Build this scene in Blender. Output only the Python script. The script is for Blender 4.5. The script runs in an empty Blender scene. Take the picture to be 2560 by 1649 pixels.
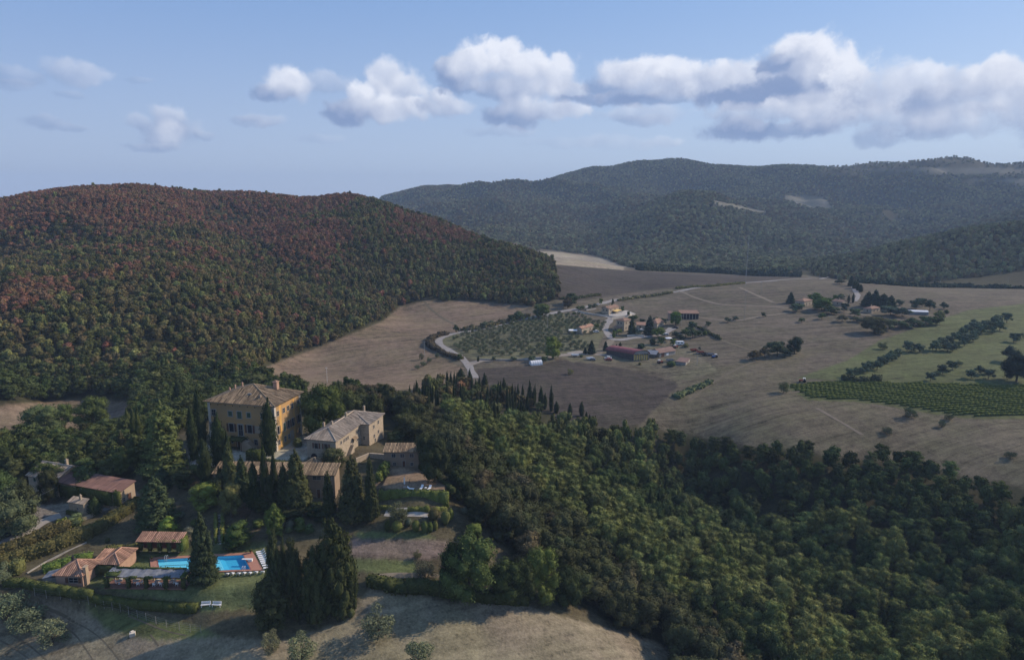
import bpy, math, random
import numpy as np
from mathutils import Vector, Matrix
random.seed(7); RN=np.random.default_rng(7)
sc=bpy.context.scene; COL=sc.collection
R=math.radians
# ---------------------------------------------------------------- camera
CAMZ=100.0; F=1707.0; PITCH=R(10.75)
cam_d=bpy.data.cameras.new('camera'); cam=bpy.data.objects.new('camera',cam_d); COL.objects.link(cam)
cam.location=(0,0,CAMZ); cam.rotation_euler=(R(90)-PITCH,0,0)
cam_d.sensor_width=36; cam_d.lens=36*F/2560; cam_d.clip_start=1; cam_d.clip_end=60000
sc.camera=cam
# ---------------------------------------------------------------- light, sky
SUN_EL=R(31); SUN_AZ=R(68)        # azimuth clockwise from +Y
sd=bpy.data.lights.new('sun','SUN'); so=bpy.data.objects.new('sun',sd); COL.objects.link(so)
sd.energy=4.6; sd.angle=R(0.5); sd.color=(1.0,0.83,0.64)
sdir=Vector((math.sin(SUN_AZ)*math.cos(SUN_EL),math.cos(SUN_AZ)*math.cos(SUN_EL),math.sin(SUN_EL)))
so.rotation_euler=sdir.to_track_quat('Z','Y').to_euler()
sc.view_settings.view_transform='Standard'; sc.view_settings.look='None'
sc.view_settings.exposure=0.08; sc.view_settings.gamma=1.0
sc.cycles.max_bounces=5; sc.cycles.diffuse_bounces=1; sc.cycles.glossy_bounces=2; sc.cycles.transmission_bounces=3
sc.cycles.volume_bounces=0; sc.cycles.transparent_max_bounces=6; sc.cycles.use_adaptive_sampling=True

def pix_dir(u,v):
    x=(u-1280)/F; y=(824.5-v)/F
    return np.array([x, math.cos(PITCH)+y*math.sin(PITCH), -math.sin(PITCH)+y*math.cos(PITCH)])
def pix_ae(u,v):
    d=pix_dir(u,v); return math.atan2(d[0],d[1]), math.atan2(d[2],math.hypot(d[0],d[1]))

class NT:
    def __init__(s,nt): s.nt=nt
    def n(s,t,**k):
        nd=s.nt.nodes.new(t)
        for a,b in k.items(): setattr(nd,a,b)
        return nd
    def l(s,a,b): s.nt.links.new(a,b)
    def setin(s,inp,v):
        if isinstance(v,bpy.types.NodeSocket): s.l(v,inp)
        elif v is not None:
            if isinstance(v,(tuple,list)) and inp.type=='RGBA' and len(v)==3: v=(*v,1)
            inp.default_value=v
    def math(s,op,a,b=None,c=None,clamp=False):
        nd=s.n('ShaderNodeMath',operation=op,use_clamp=clamp)
        for i,x in enumerate((a,b,c)):
            if x is not None: s.setin(nd.inputs[i],x)
        return nd.outputs[0]
    def vm(s,op,a,b=None,out=0):
        nd=s.n('ShaderNodeVectorMath',operation=op); s.setin(nd.inputs[0],a)
        if b is not None: s.setin(nd.inputs[1],b)
        return nd.outputs[out]
    def mix(s,f,a,b,bt='MIX'):
        nd=s.n('ShaderNodeMix',data_type='RGBA',blend_type=bt,clamp_result=False)
        s.setin(nd.inputs[0],f); s.setin(nd.inputs[6],a); s.setin(nd.inputs[7],b); return nd.outputs[2]
    def noise(s,vec,scale,detail=3,rough=.55,out=0,dist=0):
        nd=s.n('ShaderNodeTexNoise'); s.setin(nd.inputs['Vector'],vec)
        nd.inputs['Scale'].default_value=scale; nd.inputs['Detail'].default_value=detail
        nd.inputs['Roughness'].default_value=rough; nd.inputs['Distortion'].default_value=dist
        return nd.outputs[out]
    def ramp(s,x,a,b,c=0.,d=1.,smooth=False):
        nd=s.n('ShaderNodeMapRange',interpolation_type='SMOOTHSTEP' if smooth else 'LINEAR')
        s.setin(nd.inputs[0],x)
        for i,v in enumerate((a,b,c,d)): nd.inputs[1+i].default_value=v
        return nd.outputs[0]

# clouds: overlapping puffs in the sky, back to front: (u, v, rx, ry, opacity, brightness), each lit from the sun's side
CL=[(185,182,62,26,.55,.40),(30,190,60,20,.38,.15),(15,210,45,12,.35,.1),(170,236,30,9,.28,.1),(345,204,34,8,.25,.15),(100,305,48,13,.42,.1),(165,322,42,8,.42,.08),
 (345,305,28,18,.5,.5),(420,295,45,28,.7,.55),(410,330,62,34,.7,.42),(425,325,34,24,.6,.8),(380,366,60,9,.4,.15),(470,325,30,30,.3,.3),(512,342,24,10,.38,.2),(630,305,55,12,.42,.3),(660,298,55,14,.5,.5),(800,350,60,14,.2,.4),
 (800,208,90,26,.45,.45),(712,203,44,34,.9,.78),(745,215,38,32,.7,.7),(690,228,54,22,.85,.30),
 (968,188,50,42,.85,.70),(1012,215,60,38,.85,.75),(940,222,40,30,.8,.7),(902,228,38,26,.9,.9),(905,272,90,32,.95,.35),(965,270,70,32,.9,.75),(1038,270,50,28,.85,.8),(860,285,52,26,.9,.12),(1100,262,62,26,.7,.45),(1145,265,45,18,.5,.6),(1108,238,32,18,.7,.8),
 (1130,180,46,44,.9,.3),(1180,150,58,46,.95,.85),(1260,143,58,44,.95,1.),(1315,160,50,42,.9,.9),(1300,205,110,50,.8,.58),(1150,205,60,30,.8,.2),(1398,190,54,48,.9,.88),(1430,228,40,30,.8,.6),(1250,222,80,26,.6,.35),
 (1290,285,80,36,.85,.2),(1365,275,90,26,.75,.65),(1240,290,28,30,.7,.15),(1425,272,50,22,.6,.7),(1250,330,90,14,.3,.35),
 (1520,215,70,30,.75,.2),(1560,185,70,38,.9,.8),(1612,165,62,30,.95,1.),(1680,178,60,34,.9,.9),(1640,215,110,34,.85,.58),(1520,246,130,16,.75,.12),(1640,248,120,18,.75,.18),(1740,205,80,38,.85,.7),
 (1862,178,60,34,.9,.88),(1800,200,70,36,.8,.7),(1850,225,110,40,.85,.5),
 (2010,108,62,32,.95,1.05),(2030,150,90,60,.95,.85),(2092,190,76,70,.95,1.),(2132,232,52,60,.85,.92),(1990,172,80,48,.75,.42),(1930,165,48,28,.85,.08),(1940,215,110,26,.6,.5),(1900,240,130,30,.9,.02),(1990,225,95,36,.85,.08),(2060,268,120,40,.75,.55),(1900,283,120,26,.7,.45),(1850,325,90,30,.85,.08),(1960,322,140,26,.8,.22),(2060,300,90,30,.6,.4),
 (1610,285,110,24,.5,.55),(1600,300,70,14,.4,.25),(1560,357,130,18,.2,.6),(1660,352,50,14,.28,.6),(1420,355,120,14,.15,.5),
 (2230,215,110,50,.55,.65),(2300,205,80,40,.6,.75),(2260,260,130,50,.5,.5),(2200,340,60,26,.55,.2),(2270,300,110,40,.45,.45),(2400,245,110,50,.6,.55),(2330,250,60,30,.5,.25),(2490,185,56,32,.85,1.),(2440,210,70,40,.6,.6),(2530,220,90,50,.65,.7),(2420,300,120,34,.5,.5),(2330,322,80,24,.5,.35),(2600,260,80,70,.6,.6),(2565,190,60,40,.5,.8)]
world=bpy.data.worlds.new('World'); sc.world=world; world.use_nodes=True
wt=NT(world.node_tree); world.node_tree.nodes.clear()
sky=wt.n('ShaderNodeTexSky',sky_type='NISHITA',sun_disc=False); sky.sun_elevation=SUN_EL; sky.sun_rotation=SUN_AZ
sky.altitude=400; sky.air_density=1.0; sky.dust_density=0.6; sky.ozone_density=2.5
CLOUD_SH=(2.3,3.2,5.4); CLOUD_LT=(8.7,9.0,9.9); 
def cloud_group(blobs):
    grp=bpy.data.node_groups.new('cloud_field','ShaderNodeTree')
    grp.interface.new_socket('P',in_out='INPUT',socket_type='NodeSocketVector'); grp.interface.new_socket('Sky',in_out='INPUT',socket_type='NodeSocketColor'); grp.interface.new_socket('C',in_out='OUTPUT',socket_type='NodeSocketColor')
    g=NT(grp); gi=g.n('NodeGroupInput'); go=g.n('NodeGroupOutput')
    nz=g.noise(gi.outputs[0],24,4,.6,out=1)
    warp=g.vm('SCALE',g.vm('SUBTRACT',nz,(.5,.5,.5))); warp.node.inputs[3].default_value=0.019
    P=g.vm('ADD',gi.outputs[0],warp)
    fine=g.math('SUBTRACT',g.noise(P,42,6,.66),.5); vo=g.n('ShaderNodeTexVoronoi',feature='SMOOTH_F1'); g.l(P,vo.inputs['Vector']); vo.inputs['Scale'].default_value=42; vo.inputs['Smoothness'].default_value=.7
    rough=g.math('ADD',g.math('MULTIPLY',fine,.95),g.math('MULTIPLY',g.math('SUBTRACT',vo.outputs['Distance'],.42),.55))
    shn=g.math('MULTIPLY',g.math('ADD',g.math('MULTIPLY',fine,.5),g.math('MULTIPLY',g.math('SUBTRACT',.42,vo.outputs['Distance']),.45)),1.0)
    S=None; TR=None; P0=P
    for (u,v,rx,ry,op,br) in blobs:
        a,e=pix_ae(u,v)
        if S is not None:    # keeps the puffs in order: each starts from the one behind it
            nd=g.n('ShaderNodeVectorMath',operation='MULTIPLY_ADD'); g.l(S,nd.inputs[0]); nd.inputs[1].default_value=(1e-7,)*3; g.l(P0,nd.inputs[2]); P=nd.outputs[0]
        q=g.vm('MULTIPLY',g.vm('SUBTRACT',P,(a,e,0)),(F/rx/1.02,F/ry/1.03,0))
        al=g.ramp(g.math('ADD',g.vm('LENGTH',q,out=1),rough),1.16,.64,0,op,True)
        sh=g.math('ADD',g.vm('DOT_PRODUCT',q,(.19,.31,0),out=1),g.math('ADD',shn,br-.02),clamp=True)
        if S is None: S=g.math('MULTIPLY',sh,al); TR=g.math('SUBTRACT',1.,al)
        else:
            S=g.math('MULTIPLY_ADD',g.math('SUBTRACT',sh,S),al,S); TR=g.math('MULTIPLY_ADD',TR,g.math('MULTIPLY',al,-1.),TR)
    S=g.math('DIVIDE',S,g.math('MAXIMUM',g.math('SUBTRACT',1.,TR),.001)); col=g.mix(TR,g.mix(S,CLOUD_SH,CLOUD_LT),gi.outputs[1])
    g.l(col,go.inputs[0]); return grp
tc=wt.n('ShaderNodeTexCoord'); sx=wt.n('ShaderNodeSeparateXYZ'); wt.l(tc.outputs['Generated'],sx.inputs[0])
az=wt.math('ARCTAN2',sx.outputs[0],sx.outputs[1]); el=wt.math('ARCSINE',sx.outputs[2])
cb=wt.n('ShaderNodeCombineXYZ'); wt.l(az,cb.inputs[0]); wt.l(el,cb.inputs[1])
hz=wt.mix(wt.ramp(az,-.65,.65),(4.3,5.3,7.6),(5.7,6.9,9.0)); zn=wt.mix(wt.ramp(az,-.65,.65),(2.3,4.1,8.0),(3.1,5.0,8.8))
skyc=wt.mix(wt.ramp(el,0,.35,.85,.55),sky.outputs[0],wt.mix(wt.ramp(el,0.02,.33,0,1,True),hz,zn))
STR=0.1
bg=wt.n('ShaderNodeBackground'); wt.l(skyc,bg.inputs[0]); bg.inputs[1].default_value=STR; cur=bg.outputs[0]
edges=[-140,560,835,1215,1480,1790,2170,2760]
for u0,u1 in zip(edges,edges[1:]):
    bl=[c for c in CL if c[0]+c[2]*2.1+70>u0 and c[0]-c[2]*2.1-70<u1]
    grp=cloud_group(bl); a0=math.atan((u0-1280)/F/math.cos(R(2))); a1=math.atan((u1-1280)/F/math.cos(R(2)))
    inside=wt.math('MULTIPLY',wt.math('MULTIPLY',wt.math('GREATER_THAN',az,a0),wt.math('LESS_THAN',az,a1)),wt.math('MULTIPLY',wt.math('GREATER_THAN',el,.02),wt.math('MULTIPLY',wt.math('LESS_THAN',el,.34),wt.math('GREATER_THAN',sx.outputs[1],0))))
    g1=wt.n('ShaderNodeGroup',node_tree=grp); wt.l(cb.outputs[0],g1.inputs[0]); wt.l(skyc,g1.inputs[1]); cc=g1.outputs[0]
    b2=wt.n('ShaderNodeBackground'); wt.l(cc,b2.inputs[0]); b2.inputs[1].default_value=STR
    mx=wt.n('ShaderNodeMixShader'); wt.l(inside,mx.inputs[0]); wt.l(cur,mx.inputs[1]); wt.l(b2.outputs[0],mx.inputs[2]); cur=mx.outputs[0]
wo=wt.n('ShaderNodeOutputWorld'); wt.l(cur,wo.inputs[0])
world.cycles.sampling_method='MANUAL'; world.cycles.sample_map_resolution=512

# ---------------------------------------------------------------- terrain
def lattice(seed):
    return np.random.default_rng(seed).random((256,256))
_lat={}
def vnoise(x,y,seed=0):
    if seed not in _lat: _lat[seed]=lattice(seed)
    L=_lat[seed]; xi=np.floor(x).astype(int); yi=np.floor(y).astype(int); fx=x-xi; fy=y-yi
    fx=fx*fx*(3-2*fx); fy=fy*fy*(3-2*fy); a=xi&255; b=yi&255; c=(xi+1)&255; d=(yi+1)&255
    return (L[a,b]*(1-fx)+L[c,b]*fx)*(1-fy)+(L[a,d]*(1-fx)+L[c,d]*fx)*fy-.5
def fbm(x,y,seed=0,octv=4):
    s=0;a=1
    for o in range(octv): s=s+a*vnoise(x*2**o+17.3*o,y*2**o-9.1*o,seed+o); a*=.5
    return s
CP=[]   # control points (theta, r, z relative to camera)
def ch(u,v,h): d=pix_dir(u,v); t=h/d[2]; CP.append((math.atan2(d[0],d[1]),math.hypot(d[0],d[1])*t,h))
def cd(u,v,D,back=None,drop=None):
    d=pix_dir(u,v); th=math.atan2(d[0],d[1]); z=D*d[2]/math.hypot(d[0],d[1]); CP.append((th,D,z))
    if back: CP.append((th,D+back,z-drop))
for c in [(-200,1640,-93),(0,1640,-92),(250,1640,-91),(500,1640,-91),(800,1640,-91.5),(1100,1640,-93),(1400,1640,-97.5),(1600,1640,-106),
 (0,1520,-87.6),(300,1545,-88),(150,1500,-87),(-200,1500,-88),(480,1545,-87.5),(700,1570,-89),(900,1540,-89),
 (60,1430,-84),(0,1350,-81),(-150,1350,-81),(100,1280,-79.6),(150,1240,-79),(0,1240,-79),(300,1240,-78.5),(-200,1200,-78),
 (440,1290,-81),(330,1330,-82.2),(250,1380,-83),(400,1360,-83),(300,1475,-84),(150,1440,-84),(450,1440,-83.2),(600,1340,-81.6),(640,1350,-82),(700,1300,-80),(740,1380,-83.5),
 (520,1460,-84),(520,1507,-85.2),(650,1480,-85.5),(760,1450,-86),(900,1250,-79.5),(800,1250,-79.5),(1000,1290,-80.2),(1000,1330,-81.3),(1000,1372,-84),(1000,1420,-85.2),(950,1455,-86),
 (1000,1500,-89),(1200,1560,-93),(1450,1585,-98),(1560,1620,-103),(1150,1280,-82),(1200,1340,-85),(1290,1400,-90),
 (640,1130,-73.2),(560,1150,-73.2),(850,1130,-74),(760,1080,-73),(500,1150,-73.5),(450,1200,-76),(400,1150,-75),(350,1200,-77.5),(1050,1215,-76),(960,1160,-75.5),(1040,1170,-76),
 (300,1130,-77),(100,1150,-80),(0,1150,-81),(-200,1120,-84),(600,1040,-76),(850,1030,-77),(1000,1040,-79),
 (0,1100,-85),(100,1015,-88),(-150,1015,-88),(300,1010,-89),(200,1060,-87),(500,980,-88),
 (780,880,-90),(1000,770,-85),(1250,762,-84.5),(900,940,-90),(700,925,-90),(1050,940,-90),(1170,912,-90),(1090,855,-88.5),(1250,800,-86.5),(1250,860,-89.5),(1400,778,-85),(1330,920,-91),
 (1400,830,-88),(1560,830,-90),(1560,885,-92),(1450,890,-91),(1650,890,-92.5),(1500,980,-95),(1300,960,-92),(1640,1000,-97),(1560,1060,-99),(1750,780,-87),(1650,740,-84),(1900,705,-80),(1550,745,-83),
 (1500,700,-78),(1700,700,-78),(1500,672,-74),(1450,650,-71),(1380,640,-69),(2000,700,-80),(2150,700,-80.5),(2300,722,-82),(2560,725,-83),(2800,730,-84),(1850,780,-86),(2050,750,-83.5),
 (2150,790,-86),(2400,800,-86),(2400,850,-88.5),(2560,800,-86),(2560,900,-90),(2500,950,-92),(2000,850,-89.5),(1700,960,-95),(1900,920,-92),(1900,1020,-96),(1700,1050,-101),
 (2200,1080,-99),(2200,1000,-94.5),(2450,1040,-96),(2560,1150,-101),(2800,1150,-101),(2000,1100,-100),
 (1650,1100,-105),(1850,1150,-106),(2050,1180,-106),(2300,1200,-107),(2560,1300,-110),
 (2000,1290,-117),(1700,1210,-121),(1780,1330,-126),(1900,1450,-126),(2050,1560,-125),(2200,1640,-124),(2300,1450,-119),(2560,1450,-116),(2560,1640,-119),(2200,1330,-115),
 (1000,1010,-80),(1200,1060,-90),(1350,1040,-95),(1400,1130,-98),(1550,1200,-106),(1650,1300,-112),(1800,1420,-117),(1950,1560,-120),
 (1150,1180,-84),(1250,1250,-88),(1400,1350,-97),(1500,1450,-103),(1600,1550,-107),(1700,1640,-111),(1650,1450,-109)]: ch(*c)
for c in [(0,960,340),(0,800,430),(0,640,600),(0,560,740),(0,508,860,250,60),(-300,560,860,250,60),(-300,800,480),
 (150,800,425),(150,640,590),(150,480,880,250,60),(345,960,340),(300,760,440),(330,620,600),(345,466,900,250,60),(450,640,545),(480,700,480),(400,560,700),
 (620,620,680),(640,700,560),(560,560,760),(600,484,900,250,60),(750,500,860),(700,489,880,250,60),(880,484,870,250,60),(1100,552,790,220,50),(1300,632,680,180,30),(620,900,355),(600,800,420),
 (800,780,470),(800,640,600),(820,560,720),(1000,740,560),(1000,640,630),(1000,530,830,250,55),(1200,735,580),(1200,650,660),(1210,600,740,200,40),(1330,735,570),(1330,660,650,180,20),(1395,730,575),(1405,690,640),
 (1385,655,780),
 (950,560,1900),(1150,600,1500),(1300,600,1450),(950,492,2700,600,150),(1100,474,2800,600,150),(1300,467,2800,600,150),(1450,434,2800,600,150),(1600,404,2800,600,150),(1680,399,2800,600,150),(1800,410,2800,600,150),
 (1950,414,2800,600,120),(2060,419,2800,600,100),(2200,414,2800,600,100),(2400,406,2800,600,100),(2560,408,2800,600,100),(2800,400,2800,600,100),
 (1500,640,1400),(1500,580,1750),(1400,540,1900),(1200,520,2100),(1620,600,1350),(1700,530,1550),(1780,480,1750),(1600,560,1550),(1580,500,2200),(1720,440,2500),(1900,440,2400),(1850,540,1900),(1880,600,1500),(1960,500,2200),
 (1700,668,1120),(1450,668,1120),(1900,672,1080),(2050,650,1120),(2100,560,1800),(2300,500,2200),(2150,480,2400),(2450,470,2300),
 (2300,712,920),(2560,712,920),(2100,695,940),(2560,620,1120),(2560,545,1260,200,70),(2400,570,1240,200,70),(2250,605,1180,200,60),(2150,640,1100,200,40),(2800,540,1260,200,70),(2400,640,1080)]: cd(*c)
for th in (-70,-45,45,60,75):
    for r,z in ((60,-92),(150,-93),(300,-95),(700,-92),(1500,-80),(2800,60)): CP.append((R(th),r,z))
for th in (-60,-45,-39): 
    for r,z in ((1600,-120),(3000,-140)): CP.append((R(th),r,z))
for th in (-36,-28,-20,-12): CP.append((R(th),1500,-120)); CP.append((R(th),2600,-130))
CP=np.array(CP); KX=np.stack([CP[:,0]*1.6,np.log(CP[:,1])],1)
def kern(A,B): return np.sqrt(((A[:,None,:]-B[None,:,:])**2).sum(2)+.0004)
Kc=kern(KX,KX); Kc[np.diag_indices(len(KX))]-=.02*.4
n=len(KX); A_=np.zeros((n+3,n+3)); A_[:n,:n]=Kc; A_[:n,n]=A_[n,:n]=1; A_[:n,n+1:]=KX; A_[n+1:,:n]=KX.T
Wt=np.linalg.solve(A_,np.concatenate([CP[:,2],np.zeros(3)]))
NC,NR=900,1000
TH=np.concatenate([np.radians(np.linspace(-180,-46,28))[:-1],np.radians(np.linspace(-46,46,NC)),np.radians(np.linspace(46,180,28))[1:]])
LR=np.concatenate([np.linspace(math.log(35),math.log(4200),NR),np.log(np.array([4700,5200,5800,6500]))])
thc=np.clip(TH,R(-80),R(80))
def zfield():
    Z=np.zeros((len(TH),len(LR)))
    for j in range(0,len(LR)):
        X=np.stack([thc*1.6,np.full(len(TH),min(LR[j],8.34))],1)
        Z[:,j]=kern(X,KX)@Wt[:n]+Wt[n]+X@Wt[n+1:]
    return Z
ZR=zfield()
for _ in range(10):
    ZR[1:-1]=(ZR[:-2]+2*ZR[1:-1]+ZR[2:])/4; ZR[:,1:-1]=(ZR[:,:-2]+2*ZR[:,1:-1]+ZR[:,2:])/4
RR=np.exp(LR)[None,:]; TX=np.sin(TH)[:,None]*RR; TY=np.cos(TH)[:,None]*RR
sm=lambda x,a,b:(lambda t:t*t*(3-2*t))(np.clip((x-a)/(b-a),0,1))
hillm=sm(ZR,-80,-50)*sm(RR,380,520)*(1-sm(RR,1000,1150))*(TH[:,None]<R(8))
ZR=ZR+hillm*(1-.8*sm(RR,690,830))*(fbm(TX/130,TY/130,3)*24+fbm(TX/45,TY/45,9)*4)
farm_=sm(RR,1150,1500)*sm(ZR,-130,-60)*(1-sm(RR,3200,3600))
rid=1-2*np.abs(fbm(TX/620+3,TY/620,21,4)); ZR=ZR+farm_*((rid-.72)*95*(.35+.65*sm(RR,1500,2200)*(1-sm(RR,2450,2800)))+fbm(TX/200,TY/200,31,3)*26)
ZR=ZR+sm(RR,200,500)*(1-hillm)*fbm(TX/90,TY/90,41)*1.2*(RR<1100)
lf=(1-sm(TH[:,None],R(-21),R(-13)))*sm(RR,1100,1500); ZR=ZR*(1-lf)+(-135)*lf
far=sm(RR,3300,4200); ZR=ZR*(1-far)+(-170)*far
ZT=ZR+CAMZ
# level pads: (cx,cy,halfx,halfy,rotdeg,z,blend)
def gidx(x,y):
    th=np.arctan2(x,y); r=np.hypot(x,y)
    return np.interp(th,TH,np.arange(len(TH))), np.interp(np.log(np.maximum(r,1)),LR,np.arange(len(LR)))
def pad(cx,cy,hx,hy,rot,z,bl=3.0):
    global ZT
    c,s=math.cos(R(rot)),math.sin(R(rot)); dx=TX-cx; dy=TY-cy
    lx=np.abs(dx*c+dy*s)-hx; ly=np.abs(-dx*s+dy*c)-hy
    d=np.hypot(np.maximum(lx,0),np.maximum(ly,0)); w=1-sm(d,0,bl); ZT=ZT*(1-w)+z*w
def zat(x,y):
    x=np.asarray(x,float); y=np.asarray(y,float); a,b=gidx(x,y)
    i=np.clip(a.astype(int),0,len(TH)-2); j=np.clip(b.astype(int),0,len(LR)-2); fa=a-i; fb=b-j
    return (ZT[i,j]*(1-fa)+ZT[i+1,j]*fa)*(1-fb)+(ZT[i,j+1]*(1-fa)+ZT[i+1,j+1]*fa)*fb
def G(u,v):
    """ground point met by the sight line through photo pixel (u,v)"""
    d=pix_dir(u,v); hh=math.hypot(d[0],d[1]); dx,dy=d[0]/hh,d[1]/hh; s=d[2]/hh
    r=np.exp(np.linspace(math.log(60),math.log(8000),2600)); z=zat(dx*r,dy*r); f=CAMZ+s*r-z
    k=np.argmax(f<=0)
    if f[k]>0: k=len(r)-1
    k=max(k,1); t=f[k-1]/(f[k-1]-f[k]+1e-9); rr=r[k-1]+(r[k]-r[k-1])*np.clip(t,0,1)
    return Vector((dx*rr,dy*rr,float(zat(dx*rr,dy*rr))))
def Hat(p,v):
    """height above p's base reached at pixel row v straight above p"""
    r=math.hypot(p[0],p[1])
    # solve for z with given projected row
    t=(824.5-v)/F; # y/w
    # w=y*cosP-(z)*sinP ; yv=y*sinP+z*cosP
    z=(t*p[1]*math.cos(PITCH)-p[1]*math.sin(PITCH))/(math.cos(PITCH)+t*math.sin(PITCH))
    return z+CAMZ-p[2]
def proj(x,y,z):
    zz=z-CAMZ; w=y*math.cos(PITCH)-zz*math.sin(PITCH); yy=y*math.sin(PITCH)+zz*math.cos(PITCH)
    return 1280+F*x/w, 824.5-F*yy/w
def mpx(p): # metres per photo pixel at p
    return math.sqrt(p[0]**2+p[1]**2+(p[2]-CAMZ)**2)/F
z1=lambda x,y:(x/4.529,900+y/4.529)          # zoom frames used to read the photograph
z2=lambda x,y:(480+x/3.516,920+y/3.516)
z3=lambda x,y:(x/3.431,1200+y/3.431)
z4=lambda x,y:(480+x/3.431,1200+y/3.431)
z5=lambda x,y:(960+x/2.805,1100+y/2.805)
z6=lambda x,y:(1040+x/4.277,700+y/4.277)
z7=lambda x,y:(1420+x/6.292,740+y/6.292)
z8=lambda x,y:(1800+x/3.146,680+y/3.146)
z9=lambda x,y:(1700+x/2.780,1100+y/2.780)
# ---------------------------------------------------------------- materials
def mat(name,col,rough=.85,var=.25,scale=.6,col2=None,bump=0,bscale=4,metal=0,attr=None,spec=.25,tone=0):
    m=bpy.data.materials.new(name); m.use_nodes=True; t=NT(m.node_tree); m.node_tree.nodes.clear()
    o=t.n('ShaderNodeOutputMaterial'); b=t.n('ShaderNodeBsdfPrincipled'); t.l(b.outputs[0],o.inputs[0])
    b.inputs['Roughness'].default_value=rough; b.inputs['Metallic'].default_value=metal; b.inputs['Specular IOR Level'].default_value=spec
    tcx=t.n('ShaderNodeTexCoord').outputs['Object']
    nz=t.noise(tcx,scale,5,.62)
    k=t.ramp(nz,.3,.7,0,1)
    c2=col2 if col2 else tuple(max(0,x*(1-var)) for x in col)
    c=t.mix(k,tuple(min(1,x*(1+var*.5)) for x in col) if not col2 else col,c2)
    if tone:
        a=t.n('ShaderNodeAttribute',attribute_name='tone'); 
        c=t.mix(1.0,c,t.mix(a.outputs['Fac'],(1-tone,)*3,(1+tone*.8,1+tone*.75,1+tone*.7)),'MULTIPLY')
    t.l(c,b.inputs['Base Color'])
    if bump:
        bp=t.n('ShaderNodeBump'); bp.inputs['Strength'].default_value=bump; bp.inputs['Distance'].default_value=.15
        t.l(t.noise(tcx,bscale,4,.6),bp.inputs['Height']); t.l(bp.outputs[0],b.inputs['Normal'])
    return m
def leafmat(name,instancer=False):
    m=bpy.data.materials.new(name); m.use_nodes=True; t=NT(m.node_tree); m.node_tree.nodes.clear()
    o=t.n('ShaderNodeOutputMaterial'); b=t.n('ShaderNodeBsdfDiffuse'); t.l(b.outputs[0],o.inputs[0])
    if instancer:
        a=t.n('ShaderNodeAttribute',attribute_name='tint',attribute_type='INSTANCER'); c=a.outputs['Color']
    else: c=t.n('ShaderNodeObjectInfo').outputs['Color']
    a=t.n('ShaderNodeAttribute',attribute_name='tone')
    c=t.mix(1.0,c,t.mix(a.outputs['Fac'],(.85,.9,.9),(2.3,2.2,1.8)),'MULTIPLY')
    t.l(c,b.inputs['Color']); return m
M={}
M['leaf']=leafmat('foliage'); M['wood_leaf']=leafmat('wood_foliage',True)
M['bark']=mat('bark',(.10,.075,.055),.95,.4,3)
M['leaf_i']=M['leaf']
# ---------------------------------------------------------------- object helpers
def link(name,me,parent=None):
    o=bpy.data.objects.new(name,me); COL.objects.link(o)
    if parent is not None: o.parent=parent
    return o
def tag(o,label=None,cat=None,group=None,kind=None):
    if label: o['label']=label
    if cat: o['category']=cat
    if group: o['group']=group
    if kind: o['kind']=kind
    return o
def thing(name,label,cat,loc=(0,0,0),rz=0,group=None):
    o=bpy.data.objects.new(name,None); COL.objects.link(o); o.location=loc; o.rotation_euler=(0,0,rz); o.empty_display_size=.2
    return tag(o,label,cat,group)
def copy_tree(o,parent=None):
    c=o.copy(); COL.objects.link(c)
    if parent is not None: c.parent=parent
    for ch in list(o.children): copy_tree(ch,c)
    return c
def npmesh(name,co,faces,mat_=None,tone=None,smooth=False,nv=4):
    me=bpy.data.meshes.new(name); co=np.asarray(co,np.float32); faces=np.asarray(faces,np.int32)
    me.vertices.add(len(co)); me.vertices.foreach_set('co',co.ravel())
    me.loops.add(faces.size); me.loops.foreach_set('vertex_index',faces.ravel()); me.polygons.add(len(faces))
    me.polygons.foreach_set('loop_start',np.arange(len(faces),dtype=np.int32)*faces.shape[1])
    if smooth: me.polygons.foreach_set('use_smooth',np.ones(len(faces),bool))
    if tone is not None:
        a=me.attributes.new('tone','FLOAT','POINT'); a.data.foreach_set('value',np.asarray(tone,np.float32))
    me.update(calc_edges=True)
    if mat_: me.materials.append(mat_)
    return me
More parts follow.
